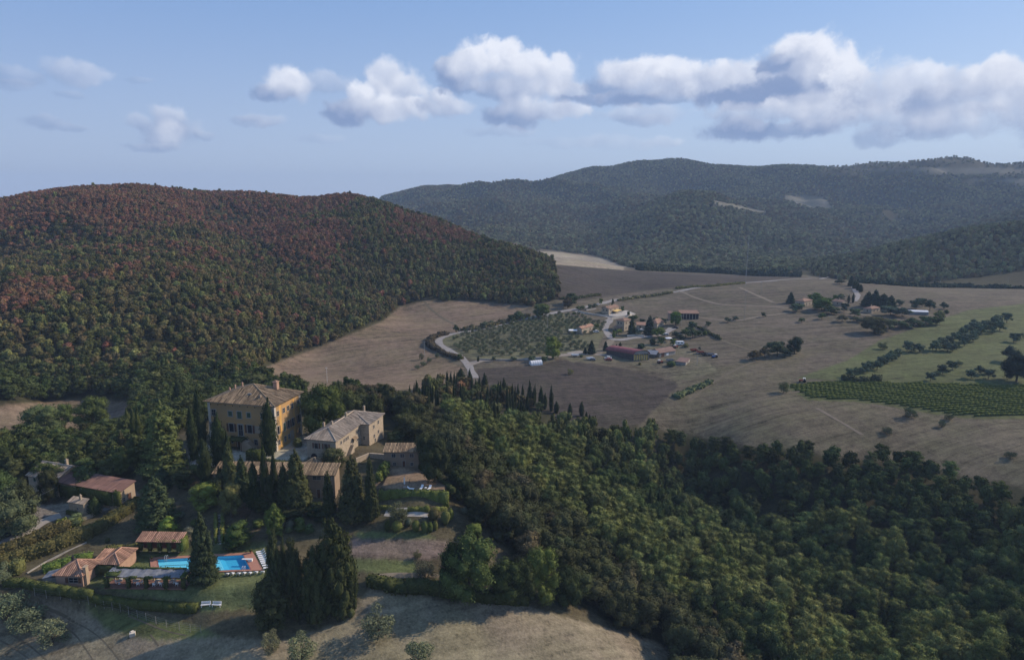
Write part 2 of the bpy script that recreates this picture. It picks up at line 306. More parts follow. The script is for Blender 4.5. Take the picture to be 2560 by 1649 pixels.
class MB:
    def __init__(s): s.v=[]; s.f=[]; s.t=[]
    def add(s,vs,fs,tone=.5):
        k=len(s.v); s.v+= [tuple(x) for x in vs]; s.f+=[tuple(i+k for i in f) for f in fs]; s.t+=[tone]*len(vs); return s
    def box(s,x0,y0,z0,x1,y1,z1,tone=.5):
        return s.add([(x0,y0,z0),(x1,y0,z0),(x1,y1,z0),(x0,y1,z0),(x0,y0,z1),(x1,y0,z1),(x1,y1,z1),(x0,y1,z1)],
          [(0,3,2,1),(4,5,6,7),(0,1,5,4),(1,2,6,5),(2,3,7,6),(3,0,4,7)],tone)
    def rbox(s,cx,cy,cz,sx,sy,sz,ang=0,tone=.5,tilt=0):
        m=Matrix.Translation((cx,cy,cz))@Matrix.Rotation(ang,4,'Z')@Matrix.Rotation(tilt,4,'X')
        k=len(s.v); s.box(-sx/2,-sy/2,-sz/2,sx/2,sy/2,sz/2,tone); s.v[k:]=[tuple(m@Vector(p)) for p in s.v[k:]]; return s
    def tube(s,p0,p1,r0,r1=None,n=7,tone=.5):
        p0=Vector(p0);p1=Vector(p1); r1=r0 if r1 is None else r1; d=(p1-p0).normalized()
        a=d.orthogonal().normalized(); b=d.cross(a); vs=[]
        for p,r in((p0,r0),(p1,r1)):
            for i in range(n):
                t=2*math.pi*i/n; vs.append(p+a*math.cos(t)*r+b*math.sin(t)*r)
        fs=[(i,(i+1)%n,(i+1)%n+n,i+n) for i in range(n)]+[tuple(range(n))[::-1],tuple(range(n,2*n))]
        return s.add(vs,fs,tone)
    def prism(s,poly,z0,z1,tone=.5):
        n=len(poly); return s.add([(x,y,z0) for x,y in poly]+[(x,y,z1) for x,y in poly],[tuple(range(n))[::-1],tuple(range(n,2*n))]+[(i,(i+1)%n,(i+1)%n+n,i+n) for i in range(n)],tone)
    def slab(s,pts,th=.12,tone=.5):
        p=[Vector(q) for q in pts]; nn=(p[1]-p[0]).cross(p[2]-p[0]).normalized()
        if nn.z<0: p=p[::-1]; nn=-nn
        n=len(p); return s.add(p+[q-nn*th for q in p],[tuple(range(n)),tuple(range(n,2*n))[::-1]]+[(i+n,(i+1)%n+n,(i+1)%n,i) for i in range(n)],tone)
    def mesh(s,name,m=None,smooth=False):
        me=bpy.data.meshes.new(name); me.from_pydata(s.v,[],s.f)
        a=me.attributes.new('tone','FLOAT','POINT'); a.data.foreach_set('value',np.array(s.t,np.float32))
        if m: me.materials.append(m)
        if smooth: me.polygons.foreach_set('use_smooth',np.ones(len(me.polygons),bool))
        me.update(); return me
    def build(s,name,m,parent=None,smooth=False): return link(name,s.mesh(name,m,smooth),parent)
# ---------------------------------------------------------------- level pads under the buildings and the pool
PADS=[]
def build_pads():
    for p in PADS: pad(*p)
    c=sum(WQ,Vector())/4; q=[c+(p-c)*.965 for p in DQ]; ZT[inpoly(np.broadcast_to(TX,ZT.shape),np.broadcast_to(TY,ZT.shape),[(p.x,p.y) for p in q])]=POOLZ-3.2
# ---------------------------------------------------------------- ground regions
def densify(poly,step=12):
    out=[]
    for i in range(len(poly)):
        a=np.array(poly[i],float); b=np.array(poly[(i+1)%len(poly)],float); k=max(1,int(np.hypot(*(b-a))/step))
        out+= [tuple(a+(b-a)*j/k) for j in range(k)]
    return out
def inpoly(px,py,P):
    P=np.array(P); c=np.zeros(px.shape,bool); j=len(P)-1
    for i in range(len(P)):
        xi,yi=P[i]; xj,yj=P[j]
        if yi!=yj: c^=((yi>py)!=(yj>py))&(px<(xj-xi)*(py-yi)/(yj-yi)+xi)
        j=i
    return c
def wpoly(poly,step=14):
    r=[]
    for u,v in densify(poly,step):
        g_=G(u,v); r.append((math.atan2(g_.x,g_.y),math.log(math.hypot(g_.x,g_.y))))
    return r
GR=[] # (name,poly,colour,streak angle deg,streak amount)
def rg(*a): GR.append(a)
FLOOR=(.045,.042,.022); TAN=(.165,.122,.088); TAN2=(.112,.094,.071); PLO=(.064,.053,.046); STRAW=(.20,.168,.122); MEAD=(.092,.104,.046); LAWN=(.11,.125,.055); VINE=(.045,.06,.018); GRAV=(.24,.21,.18); DIRT=(.13,.10,.068)
# valley (all the farmland) first, then the fields on it
rg('field',[(640,925),(760,880),(850,845),(960,800),(1000,765),(1060,752),(1180,752),(1330,765),(1400,745),(1395,700),(1385,662),(1340,632),(1350,622),(1500,640),(1570,668),(1700,682),(2020,688),(2150,706),(2300,718),(2560,722),(2900,725),(2900,1300),(2560,1210),(2480,1180),(2260,1150),(2220,1140),(2000,1120),(1900,1118),(1800,1110),(1700,1070),(1620,1062),(1500,1065),(1400,1040),(1250,985),(1150,965),(1000,985),(850,985),(690,970)],TAN2,12,.5)
rg('field',[(-300,1130),(-300,1010),(0,1013),(120,1002),(200,997),(330,1002),(345,1050),(260,1110),(100,1110)],TAN,10,.35)
rg('field',[(650,925),(760,882),(850,847),(960,802),(1000,767),(1060,752),(1180,752),(1330,765),(1250,800),(1160,825),(1085,845),(1060,870),(1090,890),(1160,920),(1140,965),(850,985),(690,970)],TAN,35,.4)
rg('orchard_ground',[(1100,850),(1150,828),(1400,780),(1520,812),(1490,880),(1300,898),(1180,897),(1130,880)],(.12,.115,.07),5,.3)
rg('ploughed_field',[(1190,922),(1350,912),(1400,898),(1560,922),(1690,955),(1700,985),(1660,1035),(1560,1075),(1400,1050),(1300,1000),(1200,975)],PLO,20,.35)
rg('ploughed_field',[(1385,662),(1500,672),(1700,684),(2020,692),(1860,706),(1700,716),(1550,735),(1450,752),(1400,745)],PLO,8,.3)
rg('field',[(1335,628),(1400,630),(1500,645),(1565,668),(1560,675),(1385,660)],(.30,.25,.19),8,.2)
rg('meadow',[(1990,945),(2120,900),(2200,850),(2300,815),(2420,775),(2900,720),(2900,960),(2400,966),(2200,956),(2110,952)],MEAD,15,.35)
rg('vineyard_ground',[(1955,962),(2110,953),(2900,966),(2900,1045),(2500,1048),(2400,1045),(2250,1020),(2150,1005),(2020,1000)],(.08,.088,.036),3,.1)
rg('farmyard',[(1500,870),(1700,850),(1800,930),(1820,950),(1700,950),(1560,905),(1430,905),(1400,890)],(.135,.12,.085),10,.4)
# rolling hills far off: fields near the crest
for q in ([(2150,425),(2400,418),(2560,420),(2900,420),(2900,434),(2560,432),(2400,434)],[(2420,448),(2560,446),(2900,448),(2900,470),(2560,462)],[(1960,488),(2060,492),(2085,525),(2020,520),(1975,505)],[(1780,500),(1880,520),(1920,530),(1900,535),(1790,512)]):
    rg('field',q,(.14,.13,.10),10,.3)
# the estate
rg('field',[(1700,960),(1850,905),(2000,870),(2150,850),(2000,900),(1975,960),(2010,1005),(2150,1008),(2250,1025),(2400,1050),(2900,1050),(2900,1330),(2560,1220),(2260,1160),(2000,1130),(1700,1080),(1590,1070)],(.11,.094,.066),18,.35)
rg('vineyard_ground',[(1955,962),(2110,953),(2900,966),(2900,1045),(2500,1048),(2400,1045),(2250,1020),(2150,1005),(2020,1000)],(.08,.088,.036),3,.1)
rg('garden_ground',[(-300,1250),(-300,1800),(1700,1800),(1640,1649),(1620,1600),(1540,1560),(1420,1500),(1290,1400),(1230,1330),(1160,1262),(1140,1215),(1075,1170),(1045,1150),(1046,1120),(900,1050),(860,1040),(700,1030),(520,1050),(430,1090),(330,1200),(200,1240),(0,1215)],(.088,.074,.047),20,.2)
rg('meadow',[(-300,1520),(0,1490),(200,1520),(400,1570),(540,1590),(700,1600),(850,1560),(900,1500),(930,1460),(1100,1500),(1300,1510),(1480,1560),(1640,1600),(1700,1640),(1700,1900),(-300,1900)],STRAW,28,.22)
rg('meadow',[(200,1500),(300,1530),(480,1560),(560,1590),(380,1600),(260,1570)],(.10,.11,.045),28,.4)
rg('lawn',[(140,1430),(240,1400),(300,1400),(330,1378),(560,1355),(690,1360),(690,1440),(640,1520),(500,1530),(500,1515),(300,1480),(140,1440)],LAWN,0,.2)
rg('lawn',[(880,1330),(1060,1325),(1090,1345),(900,1345)],LAWN,0,.3)
rg('lawn',[(880,1395),(1040,1400),(1040,1440),(880,1425)],LAWN,0,.3)
rg('garden_ground',[(880,1347),(1090,1345),(1180,1370),(1060,1400),(880,1392)],(.17,.13,.11),2,.3)
rg('driveway',[(-300,1350),(0,1315),(80,1280),(90,1262),(180,1255),(260,1262),(300,1255),(340,1225),(350,1240),(260,1275),(180,1290),(110,1305),(0,1380),(-300,1450)],GRAV,25,.3)
rg('courtyard',[(470,1140),(500,1110),(620,1130),(700,1110),(760,1090),(800,1120),(760,1150),(700,1150),(640,1150),(600,1160),(530,1165),(480,1178)],(.36,.32,.28),0,.1)
rg('terrace',[(935,1215),(960,1160),(1040,1165),(1125,1225),(1000,1230)],(.22,.155,.11),0,.15)
nT,nL=len(TH),len(LR)
def build_ground():
    co=np.stack([np.broadcast_to(TX,ZT.shape),np.broadcast_to(TY,ZT.shape),ZT],2)
    rid_=np.zeros((nT,nL),np.int16); colr=np.zeros((nT,nL,3)); colr[:]=FLOOR; st=np.zeros((nT,nL,3)); st[...,0]=1
    TT=np.broadcast_to(TH[:,None],ZT.shape); LL=np.broadcast_to(LR[None,:],ZT.shape)
    for k,(nm,poly,c,a,amt) in enumerate(GR):
        P=np.array(wpoly(poly)); i0,i1=np.searchsorted(TH,[P[:,0].min(),P[:,0].max()]); j0,j1=np.searchsorted(LR,[P[:,1].min(),P[:,1].max()])
        i0=max(i0-2,0);j0=max(j0-2,0);i1=min(i1+2,nT);j1=min(j1+2,nL)
        m=inpoly(TT[i0:i1,j0:j1],LL[i0:i1,j0:j1],P)
        rid_[i0:i1,j0:j1][m]=k+1
        colr[i0:i1,j0:j1][m]=c; st[i0:i1,j0:j1][m]=(math.cos(R(a)),math.sin(R(a)),amt)
    # bare stony patches on the wooded hill stay as ground colour
    cs=colr.copy(); cs[1:-1,1:-1]=(colr[:-2,1:-1]+colr[2:,1:-1]+colr[1:-1,:-2]+colr[1:-1,2:]+2*colr[1:-1,1:-1])/6
    names=sorted(set(['ground']+[q[0] for q in GR]))
    cls=np.array([names.index('ground')]+[names.index(q[0]) for q in GR])[rid_]
    fc=cls[:-1,:-1]
    mg=ground_mat()
    for ci,nm in enumerate(names):
        ii,jj=np.nonzero(fc==ci)
        a=ii*nL+jj; q=np.stack([a,a+nL,a+nL+1,a+1],1)
        uq,inv=np.unique(q.ravel(),return_inverse=True)
        me=npmesh(nm,co.reshape(-1,3)[uq],inv.reshape(-1,4),mg,smooth=True)
        at=me.attributes.new('Col','FLOAT_COLOR','POINT'); cc=np.ones((len(uq),4),np.float32); cc[:,:3]=cs.reshape(-1,3)[uq]; at.data.foreach_set('color',cc.ravel())
        at=me.attributes.new('streak','FLOAT_VECTOR','POINT'); at.data.foreach_set('vector',st.reshape(-1,3)[uq].astype(np.float32).ravel())
        tag(link(nm,me),kind='structure')
    return rid_
def ground_mat():
    m=bpy.data.materials.new('terrain'); m.use_nodes=True; t=NT(m.node_tree); m.node_tree.nodes.clear()
    o=t.n('ShaderNodeOutputMaterial'); b=t.n('ShaderNodeBsdfPrincipled'); t.l(b.outputs[0],o.inputs[0])
    b.inputs['Roughness'].default_value=.95; b.inputs['Specular IOR Level'].default_value=.1
    col=t.n('ShaderNodeAttribute',attribute_name='Col').outputs['Color']
    st=t.n('ShaderNodeAttribute',attribute_name='streak').outputs['Vector']
    s=t.n('ShaderNodeSeparateXYZ'); t.l(st,s.inputs[0]); pos=t.n('ShaderNodeTexCoord').outputs['Object']; p=t.n('ShaderNodeSeparateXYZ'); t.l(pos,p.inputs[0])
    X,Y=p.outputs[0],p.outputs[1]; c,sn=s.outputs[0],s.outputs[1]
    # slightly curving rows
    wv=t.math('MULTIPLY',t.noise(pos,.012,2,.5),18)
    a=t.math('ADD',t.math('MULTIPLY',X,c),t.math('MULTIPLY',Y,sn)); bb=t.math('ADD',t.math('SUBTRACT',t.math('MULTIPLY',Y,c),t.math('MULTIPLY',X,sn)),wv)
    cv=t.n('ShaderNodeCombineXYZ'); t.l(t.math('MULTIPLY',a,.03),cv.inputs[0]); t.l(t.math('MULTIPLY',bb,.75),cv.inputs[1])
    stn=t.math('MULTIPLY',t.math('SUBTRACT',t.noise(cv.outputs[0],1.,3,.6),.5),t.math('MULTIPLY',s.outputs[2],3.2))
    big=t.math('MULTIPLY',t.math('SUBTRACT',t.noise(pos,.02,4,.6),.5),.9)
    mid=t.math('MULTIPLY',t.math('SUBTRACT',t.noise(pos,.22,5,.65),.5),1.4)
    sml=t.math('MULTIPLY',t.math('SUBTRACT',t.noise(pos,1.7,4,.7),.5),1.5)
    k=t.math('ADD',t.math('ADD',stn,big),t.math('ADD',mid,sml))
    k=t.math('MAXIMUM',t.math('ADD',k,1.0),.25)
    cv2=t.n('ShaderNodeCombineXYZ'); t.l(t.math('MULTIPLY',a,.012),cv2.inputs[0]); t.l(t.math('MULTIPLY',bb,.16),cv2.inputs[1])
    k=t.math('ADD',k,t.math('MULTIPLY',t.math('SUBTRACT',t.noise(cv2.outputs[0],1.,4,.7),.5),t.math('MULTIPLY',s.outputs[2],2.6)))
    k=t.math('MAXIMUM',t.math('ADD',k,t.math('MULTIPLY',t.ramp(t.noise(pos,.6,3,.75),.56,.72),-.35)),.2)
    tl=t.ramp(t.math('SINE',t.math('MULTIPLY',bb,.52)),.93,.99,0,.55); k=t.math('SUBTRACT',k,t.math('MULTIPLY',tl,s.outputs[2]))
    k=t.math('ADD',k,t.math('MULTIPLY',t.math('SUBTRACT',t.noise(pos,.42,4,.8),.5),.9)); k=t.math('MAXIMUM',k,.2)
    cc=t.vm('SCALE',col); t.l(k,cc.node.inputs[3])
    hue=t.ramp(t.noise(pos,.05,3,.6),.4,.65,0,.35)
    cc=t.mix(hue,cc,t.mix(1.,cc,(.86,1.04,.72),'MULTIPLY'))
    t.l(cc,b.inputs['Base Color'])
    bp=t.n('ShaderNodeBump'); bp.inputs['Strength'].default_value=.6; bp.inputs['Distance'].default_value=.35
    t.l(t.math('ADD',t.noise(pos,1.1,5,.65),t.math('MULTIPLY',stn,.6)),bp.inputs['Height']); t.l(bp.outputs[0],b.inputs['Normal'])
    return m
# ---------------------------------------------------------------- ribbons (roads, tracks)
def ribbon(name,pts,width,m,lift=.12,kind='structure',step=None,world=False):
    w=[Vector(p) if world else G(*p) for p in pts]
    L=[0]
    for a,b in zip(w,w[1:]): L.append(L[-1]+(b-a).length)
    st_=step or 3; k=max(2,int(L[-1]/st_)); s_=np.linspace(0,L[-1],k)
    x=np.interp(s_,L,[p[0] for p in w]); y=np.interp(s_,L,[p[1] for p in w])
    for _ in range(6): x[1:-1]=(x[:-2]+2*x[1:-1]+x[2:])/4; y[1:-1]=(y[:-2]+2*y[1:-1]+y[2:])/4
    dx=np.gradient(x); dy=np.gradient(y); n_=np.hypot(dx,dy)+1e-9; nx,ny=-dy/n_,dx/n_
    cols=5; co=[]; ws=width*(1+.12*np.sin(s_*.3)+.1*np.sin(s_*.11+2))
    for c in range(cols):
        o_=(c/(cols-1)-.5)*ws; xx=x+nx*o_; yy=y+ny*o_; co.append(np.stack([xx,yy,zat(xx,yy)+lift],1))
    co=np.stack(co,1).reshape(-1,3); fs=[]
    for i in range(k-1):
        for c in range(cols-1): a=i*cols+c; fs.append((a,a+cols,a+cols+1,a+1))
    return tag(link(name,npmesh(name,co,fs,m,smooth=True)),kind=kind)
# ---------------------------------------------------------------- foliage
def ico(sub):
    import bmesh
    bm=bmesh.new(); bmesh.ops.create_icosphere(bm,subdivisions=sub,radius=1); v=np.array([x.co[:] for x in bm.verts]); f=np.array([[q.index for q in t.verts] for t in bm.faces]); bm.free(); return v,f
ICO={1:ico(1),2:ico(2)}
def crown_mesh(name,lobes,ncards,size,seed,core=.8,upper=.2,sub=2,jit=.55,flat=0,aspect=1.5):
    """lobes: list of (x,y,z,rx,ry,rz) in a crown of unit width and unit height; leaf clumps as small quads over bumpy cores"""
    r=np.random.default_rng(seed); L=np.array(lobes,float); V=[];Fq=[];T=[]
    iv,jf=ICO[sub]; nv=0; lt=r.uniform(.2,.8,len(L))
    for q,l in enumerate(L):
        if core>0:
            bump=1+.16*np.sin(iv@r.normal(0,4,3)+r.uniform(0,6))+.12*np.sin(iv@r.normal(0,7,3))
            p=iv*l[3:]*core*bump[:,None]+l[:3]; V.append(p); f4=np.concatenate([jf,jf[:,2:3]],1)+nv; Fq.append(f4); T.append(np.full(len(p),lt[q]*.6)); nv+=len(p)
    ar=(L[:,3]*L[:,4]+L[:,3]*L[:,5]+L[:,4]*L[:,5]); k=r.choice(len(L),ncards,p=ar/ar.sum())
    d=r.normal(0,1,(ncards,3)); d[:,2]+=upper; d/=np.linalg.norm(d,axis=1)[:,None]
    rad=r.uniform(.78,1.14,ncards); lump=1+.13*np.sin(d@np.array([5.,3,4])+k)+.1*np.sin(d@np.array([-4.,7,6])+k*2)
    p=L[k,:3]+d*L[k,3:]*(rad*lump)[:,None]
    # drop clumps buried in other lobes
    ins=np.zeros(ncards,bool)
    for q,l in enumerate(L): ins|=((((p-l[:3])/l[3:])**2).sum(1)<.6)&(k!=q)
    p=p[~ins]; d=d[~ins]; k=k[~ins]; n_=len(p)
    nn=d*(1-jit)+r.normal(0,1,(n_,3))*jit*.6; nn[:,2]+=flat; nn/=np.linalg.norm(nn,axis=1)[:,None]
    a=np.cross(nn,r.normal(0,1,(n_,3))); a/=np.linalg.norm(a,axis=1)[:,None]+1e-9; b=np.cross(nn,a)
    s=(size*r.uniform(.55,1.35,n_))[:,None]; a=a*s*aspect/1.22; b=b*s/1.22
    q4=np.stack([p-a,p-b*.8,p+a,p+b*.8],1).reshape(-1,3)
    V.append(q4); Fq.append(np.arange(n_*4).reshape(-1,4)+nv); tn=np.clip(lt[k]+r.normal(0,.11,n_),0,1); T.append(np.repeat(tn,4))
    V=np.concatenate(V); Fq=np.concatenate(Fq); T=np.concatenate(T)
    # triangles for the cores are degenerate quads: split
    tri=Fq[:,2]==Fq[:,3]; F3=np.concatenate([Fq[tri][:,:3],Fq[~tri][:,[0,1,2]],Fq[~tri][:,[0,2,3]]])
    return npmesh(name,V,F3,M['leaf'],tone=T,nv=3)
def lobes_broad(seed,n=13,low=.32,wide=.5):
    r=np.random.default_rng(seed); L=[(0,0,.6,.30,.30,.30)]
    for i in range(n):
        a=i*2.4+r.uniform(-.4,.4); z=r.uniform(low,.86); rr=(wide-.17)*math.sqrt(max(.08,1-((z-.5)/.5)**2))*r.uniform(.75,1.1); s=r.uniform(.12,.21)
        L.append((rr*math.cos(a),rr*math.sin(a),z,s,s,s*.8))
    L.append((r.uniform(-.08,.08),r.uniform(-.08,.08),.86,.17,.17,.14)); return L
def lobes_pine(seed,n=16):
    r=np.random.default_rng(seed); L=[]
    for i in range(n):
        z=.28+.66*i/(n-1); w=.40*math.sin(math.pi*min(1,(1.08-z)/.95))**.8; a=i*2.4+r.uniform(-.5,.5); rr=w*r.uniform(.5,.95); s=r.uniform(.14,.2)
        L.append((rr*math.cos(a),rr*math.sin(a),z,s,s,s*.42))
    L.append((0,0,.6,.2,.2,.32)); return L
def lobes_cyp(seed,n=13):
    r=np.random.default_rng(seed); L=[]
    for i in range(n):
        t=i/(n-1); z=.05+.88*t; w=.46*(math.sin(math.pi*min(1,(.16+t*.80)))**.5)*(1-t**4*.62)*r.uniform(.9,1.07); a=r.uniform(0,6.28); o=.07*r.random()
        L.append((o*math.cos(a),o*math.sin(a),z,w,w,.085))
    return L
def lobes_spike(seed,n=10):  # broad blunt evergreen column with a lumpy surface
    r=np.random.default_rng(seed); L=[]
    for i in range(n):
        t=i/(n-1); z=.07+.84*t; w=float(np.interp(t,[0,.15,.45,.75,.92,1],[.33,.44,.48,.40,.26,.14]))*r.uniform(.9,1.08); L.append((0,0,z,w*.66,w*.66,.085)); nb=7 if t<.85 else 4; a0=r.uniform(0,6)
        for j in range(nb):
            a=a0+j*6.283/nb+r.uniform(-.3,.3); q=w*r.uniform(.55,.78); s=w*r.uniform(.26,.42); L.append((q*math.cos(a),q*math.sin(a),z+r.uniform(-.04,.04),s,s,s*r.uniform(.45,.75)))
    for j in range(4): L.append((r.uniform(-.14,.14),r.uniform(-.14,.14),r.uniform(.88,.96),.07,.07,.06))
    return L
def lobes_cedar(seed,tiers=11,cone=1.0,thin=.028):
    r=np.random.default_rng(seed); L=[]
    for i in range(tiers):
        t=i/(tiers-1); z=.07+.86*t; w=(.5*(1-t)**.5+.03)*cone*r.uniform(.82,1.1); nb=max(3,int(9*(1-t)+3)); a0=r.uniform(0,6)
        for j in range(nb):
            a=a0+j*6.283/nb+r.uniform(-.25,.25); rr=w*r.uniform(.45,.68); L.append((rr*math.cos(a),rr*math.sin(a),z+r.uniform(-.025,.025),w*.36,w*.36,thin+.012*r.random()))
        L.append((0,0,z,w*.35,w*.35,.05))
    L.append((0,0,.95,.04,.04,.06)); return L
def lobes_olive(seed,n=15):
    r=np.random.default_rng(seed); L=[]
    for i in range(n):
        a=i*2.4; z=r.uniform(.16,.84); rr=.36*math.sqrt(max(.1,1-((z-.5)/.55)**2))*r.uniform(.5,1.05); s=r.uniform(.13,.22); L.append((rr*math.cos(a),rr*math.sin(a),z,s,s,s*.85))
    return L
CR={}
CR['broad_hi']=[crown_mesh('crown',lobes_broad(s,28,.17),9500,.0150,s,core=.68) for s in (1,2,3)]
CR['broad_lo']=[crown_mesh('crown',lobes_broad(s,8,.25,.52),1000,.040,s,sub=1,jit=.38) for s in (11,12,13,14)]
CR['broad_mid']=[crown_mesh('crown',lobes_broad(s,14,.22),4600,.0205,s,sub=1,jit=.42) for s in (15,16,17)]
CR['pine']=[crown_mesh('crown',lobes_pine(s,20),4200,.0185,s,flat=.5,core=.7,sub=1) for s in (21,22)]
CR['cypress']=[crown_mesh('crown',lobes_cyp(s,15),3600,.026,s,core=.85,sub=1,jit=.45,upper=.3) for s in (31,32)]
CR['spike']=[crown_mesh('crown',lobes_spike(s),12000,.0150,s,core=.7,sub=1,upper=.5,jit=.5) for s in (41,42)]
CR['cedar']=[crown_mesh('crown',lobes_cedar(s,14),11000,.014,s,core=.75,sub=1,flat=.9,aspect=2) for s in (51,)]
CR['conifer']=[crown_mesh('crown',lobes_cedar(s,17,.86,.045),9000,.0155,s,core=.8,sub=1,flat=.3,aspect=1.8) for s in (61,62)]
CR['olive']=[crown_mesh('crown',lobes_olive(s,15),4200,.0165,s,core=.3,sub=1,jit=.8,aspect=2.2) for s in (71,72)]
CR['shrub']=[crown_mesh('crown',[(x*.8,y*.8,z*1.0,rx,ry,rz) for x,y,z,rx,ry,rz in lobes_broad(s,12,.12)]+[(0,0,.3,.42,.42,.3)],2600,.024,s) for s in (81,82)]
CR['topiary']=[crown_mesh('crown',[(0,0,.5,.5,.5,.5)],1500,.035,91,core=.93,sub=2,jit=.3)]
def trunk_mesh(seed,limbs=5,spread=.3,fork=.35,top=.75):
    r=random.Random(seed); b=MB(); b.tube((0,0,-.06),(.01,0,fork),.042,.028); b.tube((.01,0,fork),(0,.01,top),.028,.008)
    for i in range(limbs):
        a=i*2.4+r.uniform(-.3,.3); z=fork+(top-fork)*.7*i/limbs; p=(spread*math.cos(a),spread*math.sin(a),z+r.uniform(.12,.28)); b.tube((0,0,z),p,.018,.006,5)
    return b.mesh('trunk',M['bark'])
TK={'broad':trunk_mesh(1),'straight':trunk_mesh(2,5,.06,.3,.66),'olive':trunk_mesh(3,6,.3,.18,.6)}
TRK={'broad_hi':'broad','broad_lo':'broad','broad_mid':'broad','pine':'straight','cypress':'straight','spike':'straight','cedar':'straight','conifer':'straight','olive':'olive','shrub':'olive','topiary':'olive'}
GREEN=dict(oak=(.052,.060,.026),dark=(.030,.040,.020),pine=(.085,.098,.036),cyp=(.026,.036,.018),cedar=(.075,.092,.034),olive=(.115,.13,.082),yel=(.13,.15,.045),grey=(.10,.11,.085),brown=(.085,.05,.034),lime=(.12,.16,.05))
def tree(kind,name,label,cat,p,h,w,tint,rz=None,group=None,var=None,tvar=.12,trunk=True):
    o=thing(name,label,cat,p,random.uniform(0,6.28) if rz is None else rz,group)
    me=CR[kind][random.randrange(len(CR[kind])) if var is None else var]
    c=link('crown',me,o); c.scale=(w,w,h)
    lum=random.uniform(1-tvar,1+tvar); tc_=[x*lum*random.uniform(.95,1.05) for x in (GREEN[tint] if isinstance(tint,str) else tint)]; c.color=(*tc_,1)
    if trunk:
        t=link('trunk',TK[TRK[kind]],o); t.scale=(h*.9,h*.9,h)
    return o
def ptree(kind,name,label,cat,base,vtop,wpx,tint,**k):
    """base pixel, pixel row of the top, width in pixels -> real tree standing on the ground there"""
    p=G(*base); h=Hat(p,vtop); return tree(kind,name,label,cat,p,h,wpx*mpx(p),tint,**k)
# ---------------------------------------------------------------- the woods
def wood_setup(RID):
    r=np.random.default_rng(5)
    elev=(ZT-CAMZ)/np.exp(LR)[None,:]; run=np.maximum.accumulate(elev,1)
    hidden=(run-elev)*np.exp(LR)[None,:]   # metres below the sight line
    def keep(x,y,margin=9):
        a,b=gidx(x,y); i=np.clip(np.round(a).astype(int),0,nT-1); j=np.clip(np.round(b).astype(int),0,nL-1)
        z=zat(x,y); w=y*math.cos(PITCH)-(z-CAMZ)*math.sin(PITCH); u=1280+F*x/np.maximum(w,1); yy=y*math.sin(PITCH)+(z-CAMZ)*math.cos(PITCH); v=824.5-F*yy/np.maximum(w,1)
        return (RID[i,j]==0)&(hidden[i,j]<margin)&(u>-260)&(u<2820)&(v<1800),z,u,v
    def jit(x0,x1,y0,y1,s):
        gx,gy=np.meshgrid(np.arange(x0,x1,s),np.arange(y0,y1,s)); gx=gx+(np.arange(gx.shape[0])%2)[:,None]*s/2
        return (gx+r.uniform(-.42,.42,gx.shape)*s).ravel(),(gy+r.uniform(-.42,.42,gx.shape)*s).ravel()
    out={}
    x,y=jit(-70,330,95,345,5.4); k,z,u,v=keep(x,y,14); d=np.hypot(x,y)
    k&=(v>np.interp(u,[760,940,1040,1250,1400,1560,1620,1750,2000,2180,2300,2560,2800],[930,1000,1050,1068,1086,1112,1090,1130,1147,1152,1168,1275,1340]))&(u>760+((v>1040)&(v<1260))*250); out['near']=np.stack([x,y,z,u,v,d],1)[k]
    x,y=jit(-330,-60,150,330,4.6); k,z,u,v=keep(x,y,12); k&=(u<760)&(v>930); out['left']=np.stack([x,y,z,u,v,np.hypot(x,y)],1)[k]
    x,y=jit(-900,260,300,1050,4.5); k,z,u,v=keep(x,y,10); d=np.hypot(x,y); th=np.arctan2(x,y); k&=(d>300)&(d<1010)&(th<R(6))&(v<1030)&(v>430)
    out['hill']=np.stack([x,y,z,u,v,d],1)[k]
    x,y=jit(-500,2100,850,3050,8.8); k,z,u,v=keep(x,y,10); d=np.hypot(x,y); th=np.arctan2(x,y); k&=(d>1010)&(d<3000)&(th>R(-15))&(v>370)
    x2,y2=jit(250,1100,800,1350,7.5); k2,z2_,u2,v2=keep(x2,y2,10); d2=np.hypot(x2,y2); k2&=(d2>880)&(d2<1330)&(u2>2030)
    out['far']=np.concatenate([np.stack([x,y,z,u,v,d],1)[k&~((d<1330)&(u>2030))],np.stack([x2,y2,z2_,u2,v2,d2],1)[k2]])
    return out
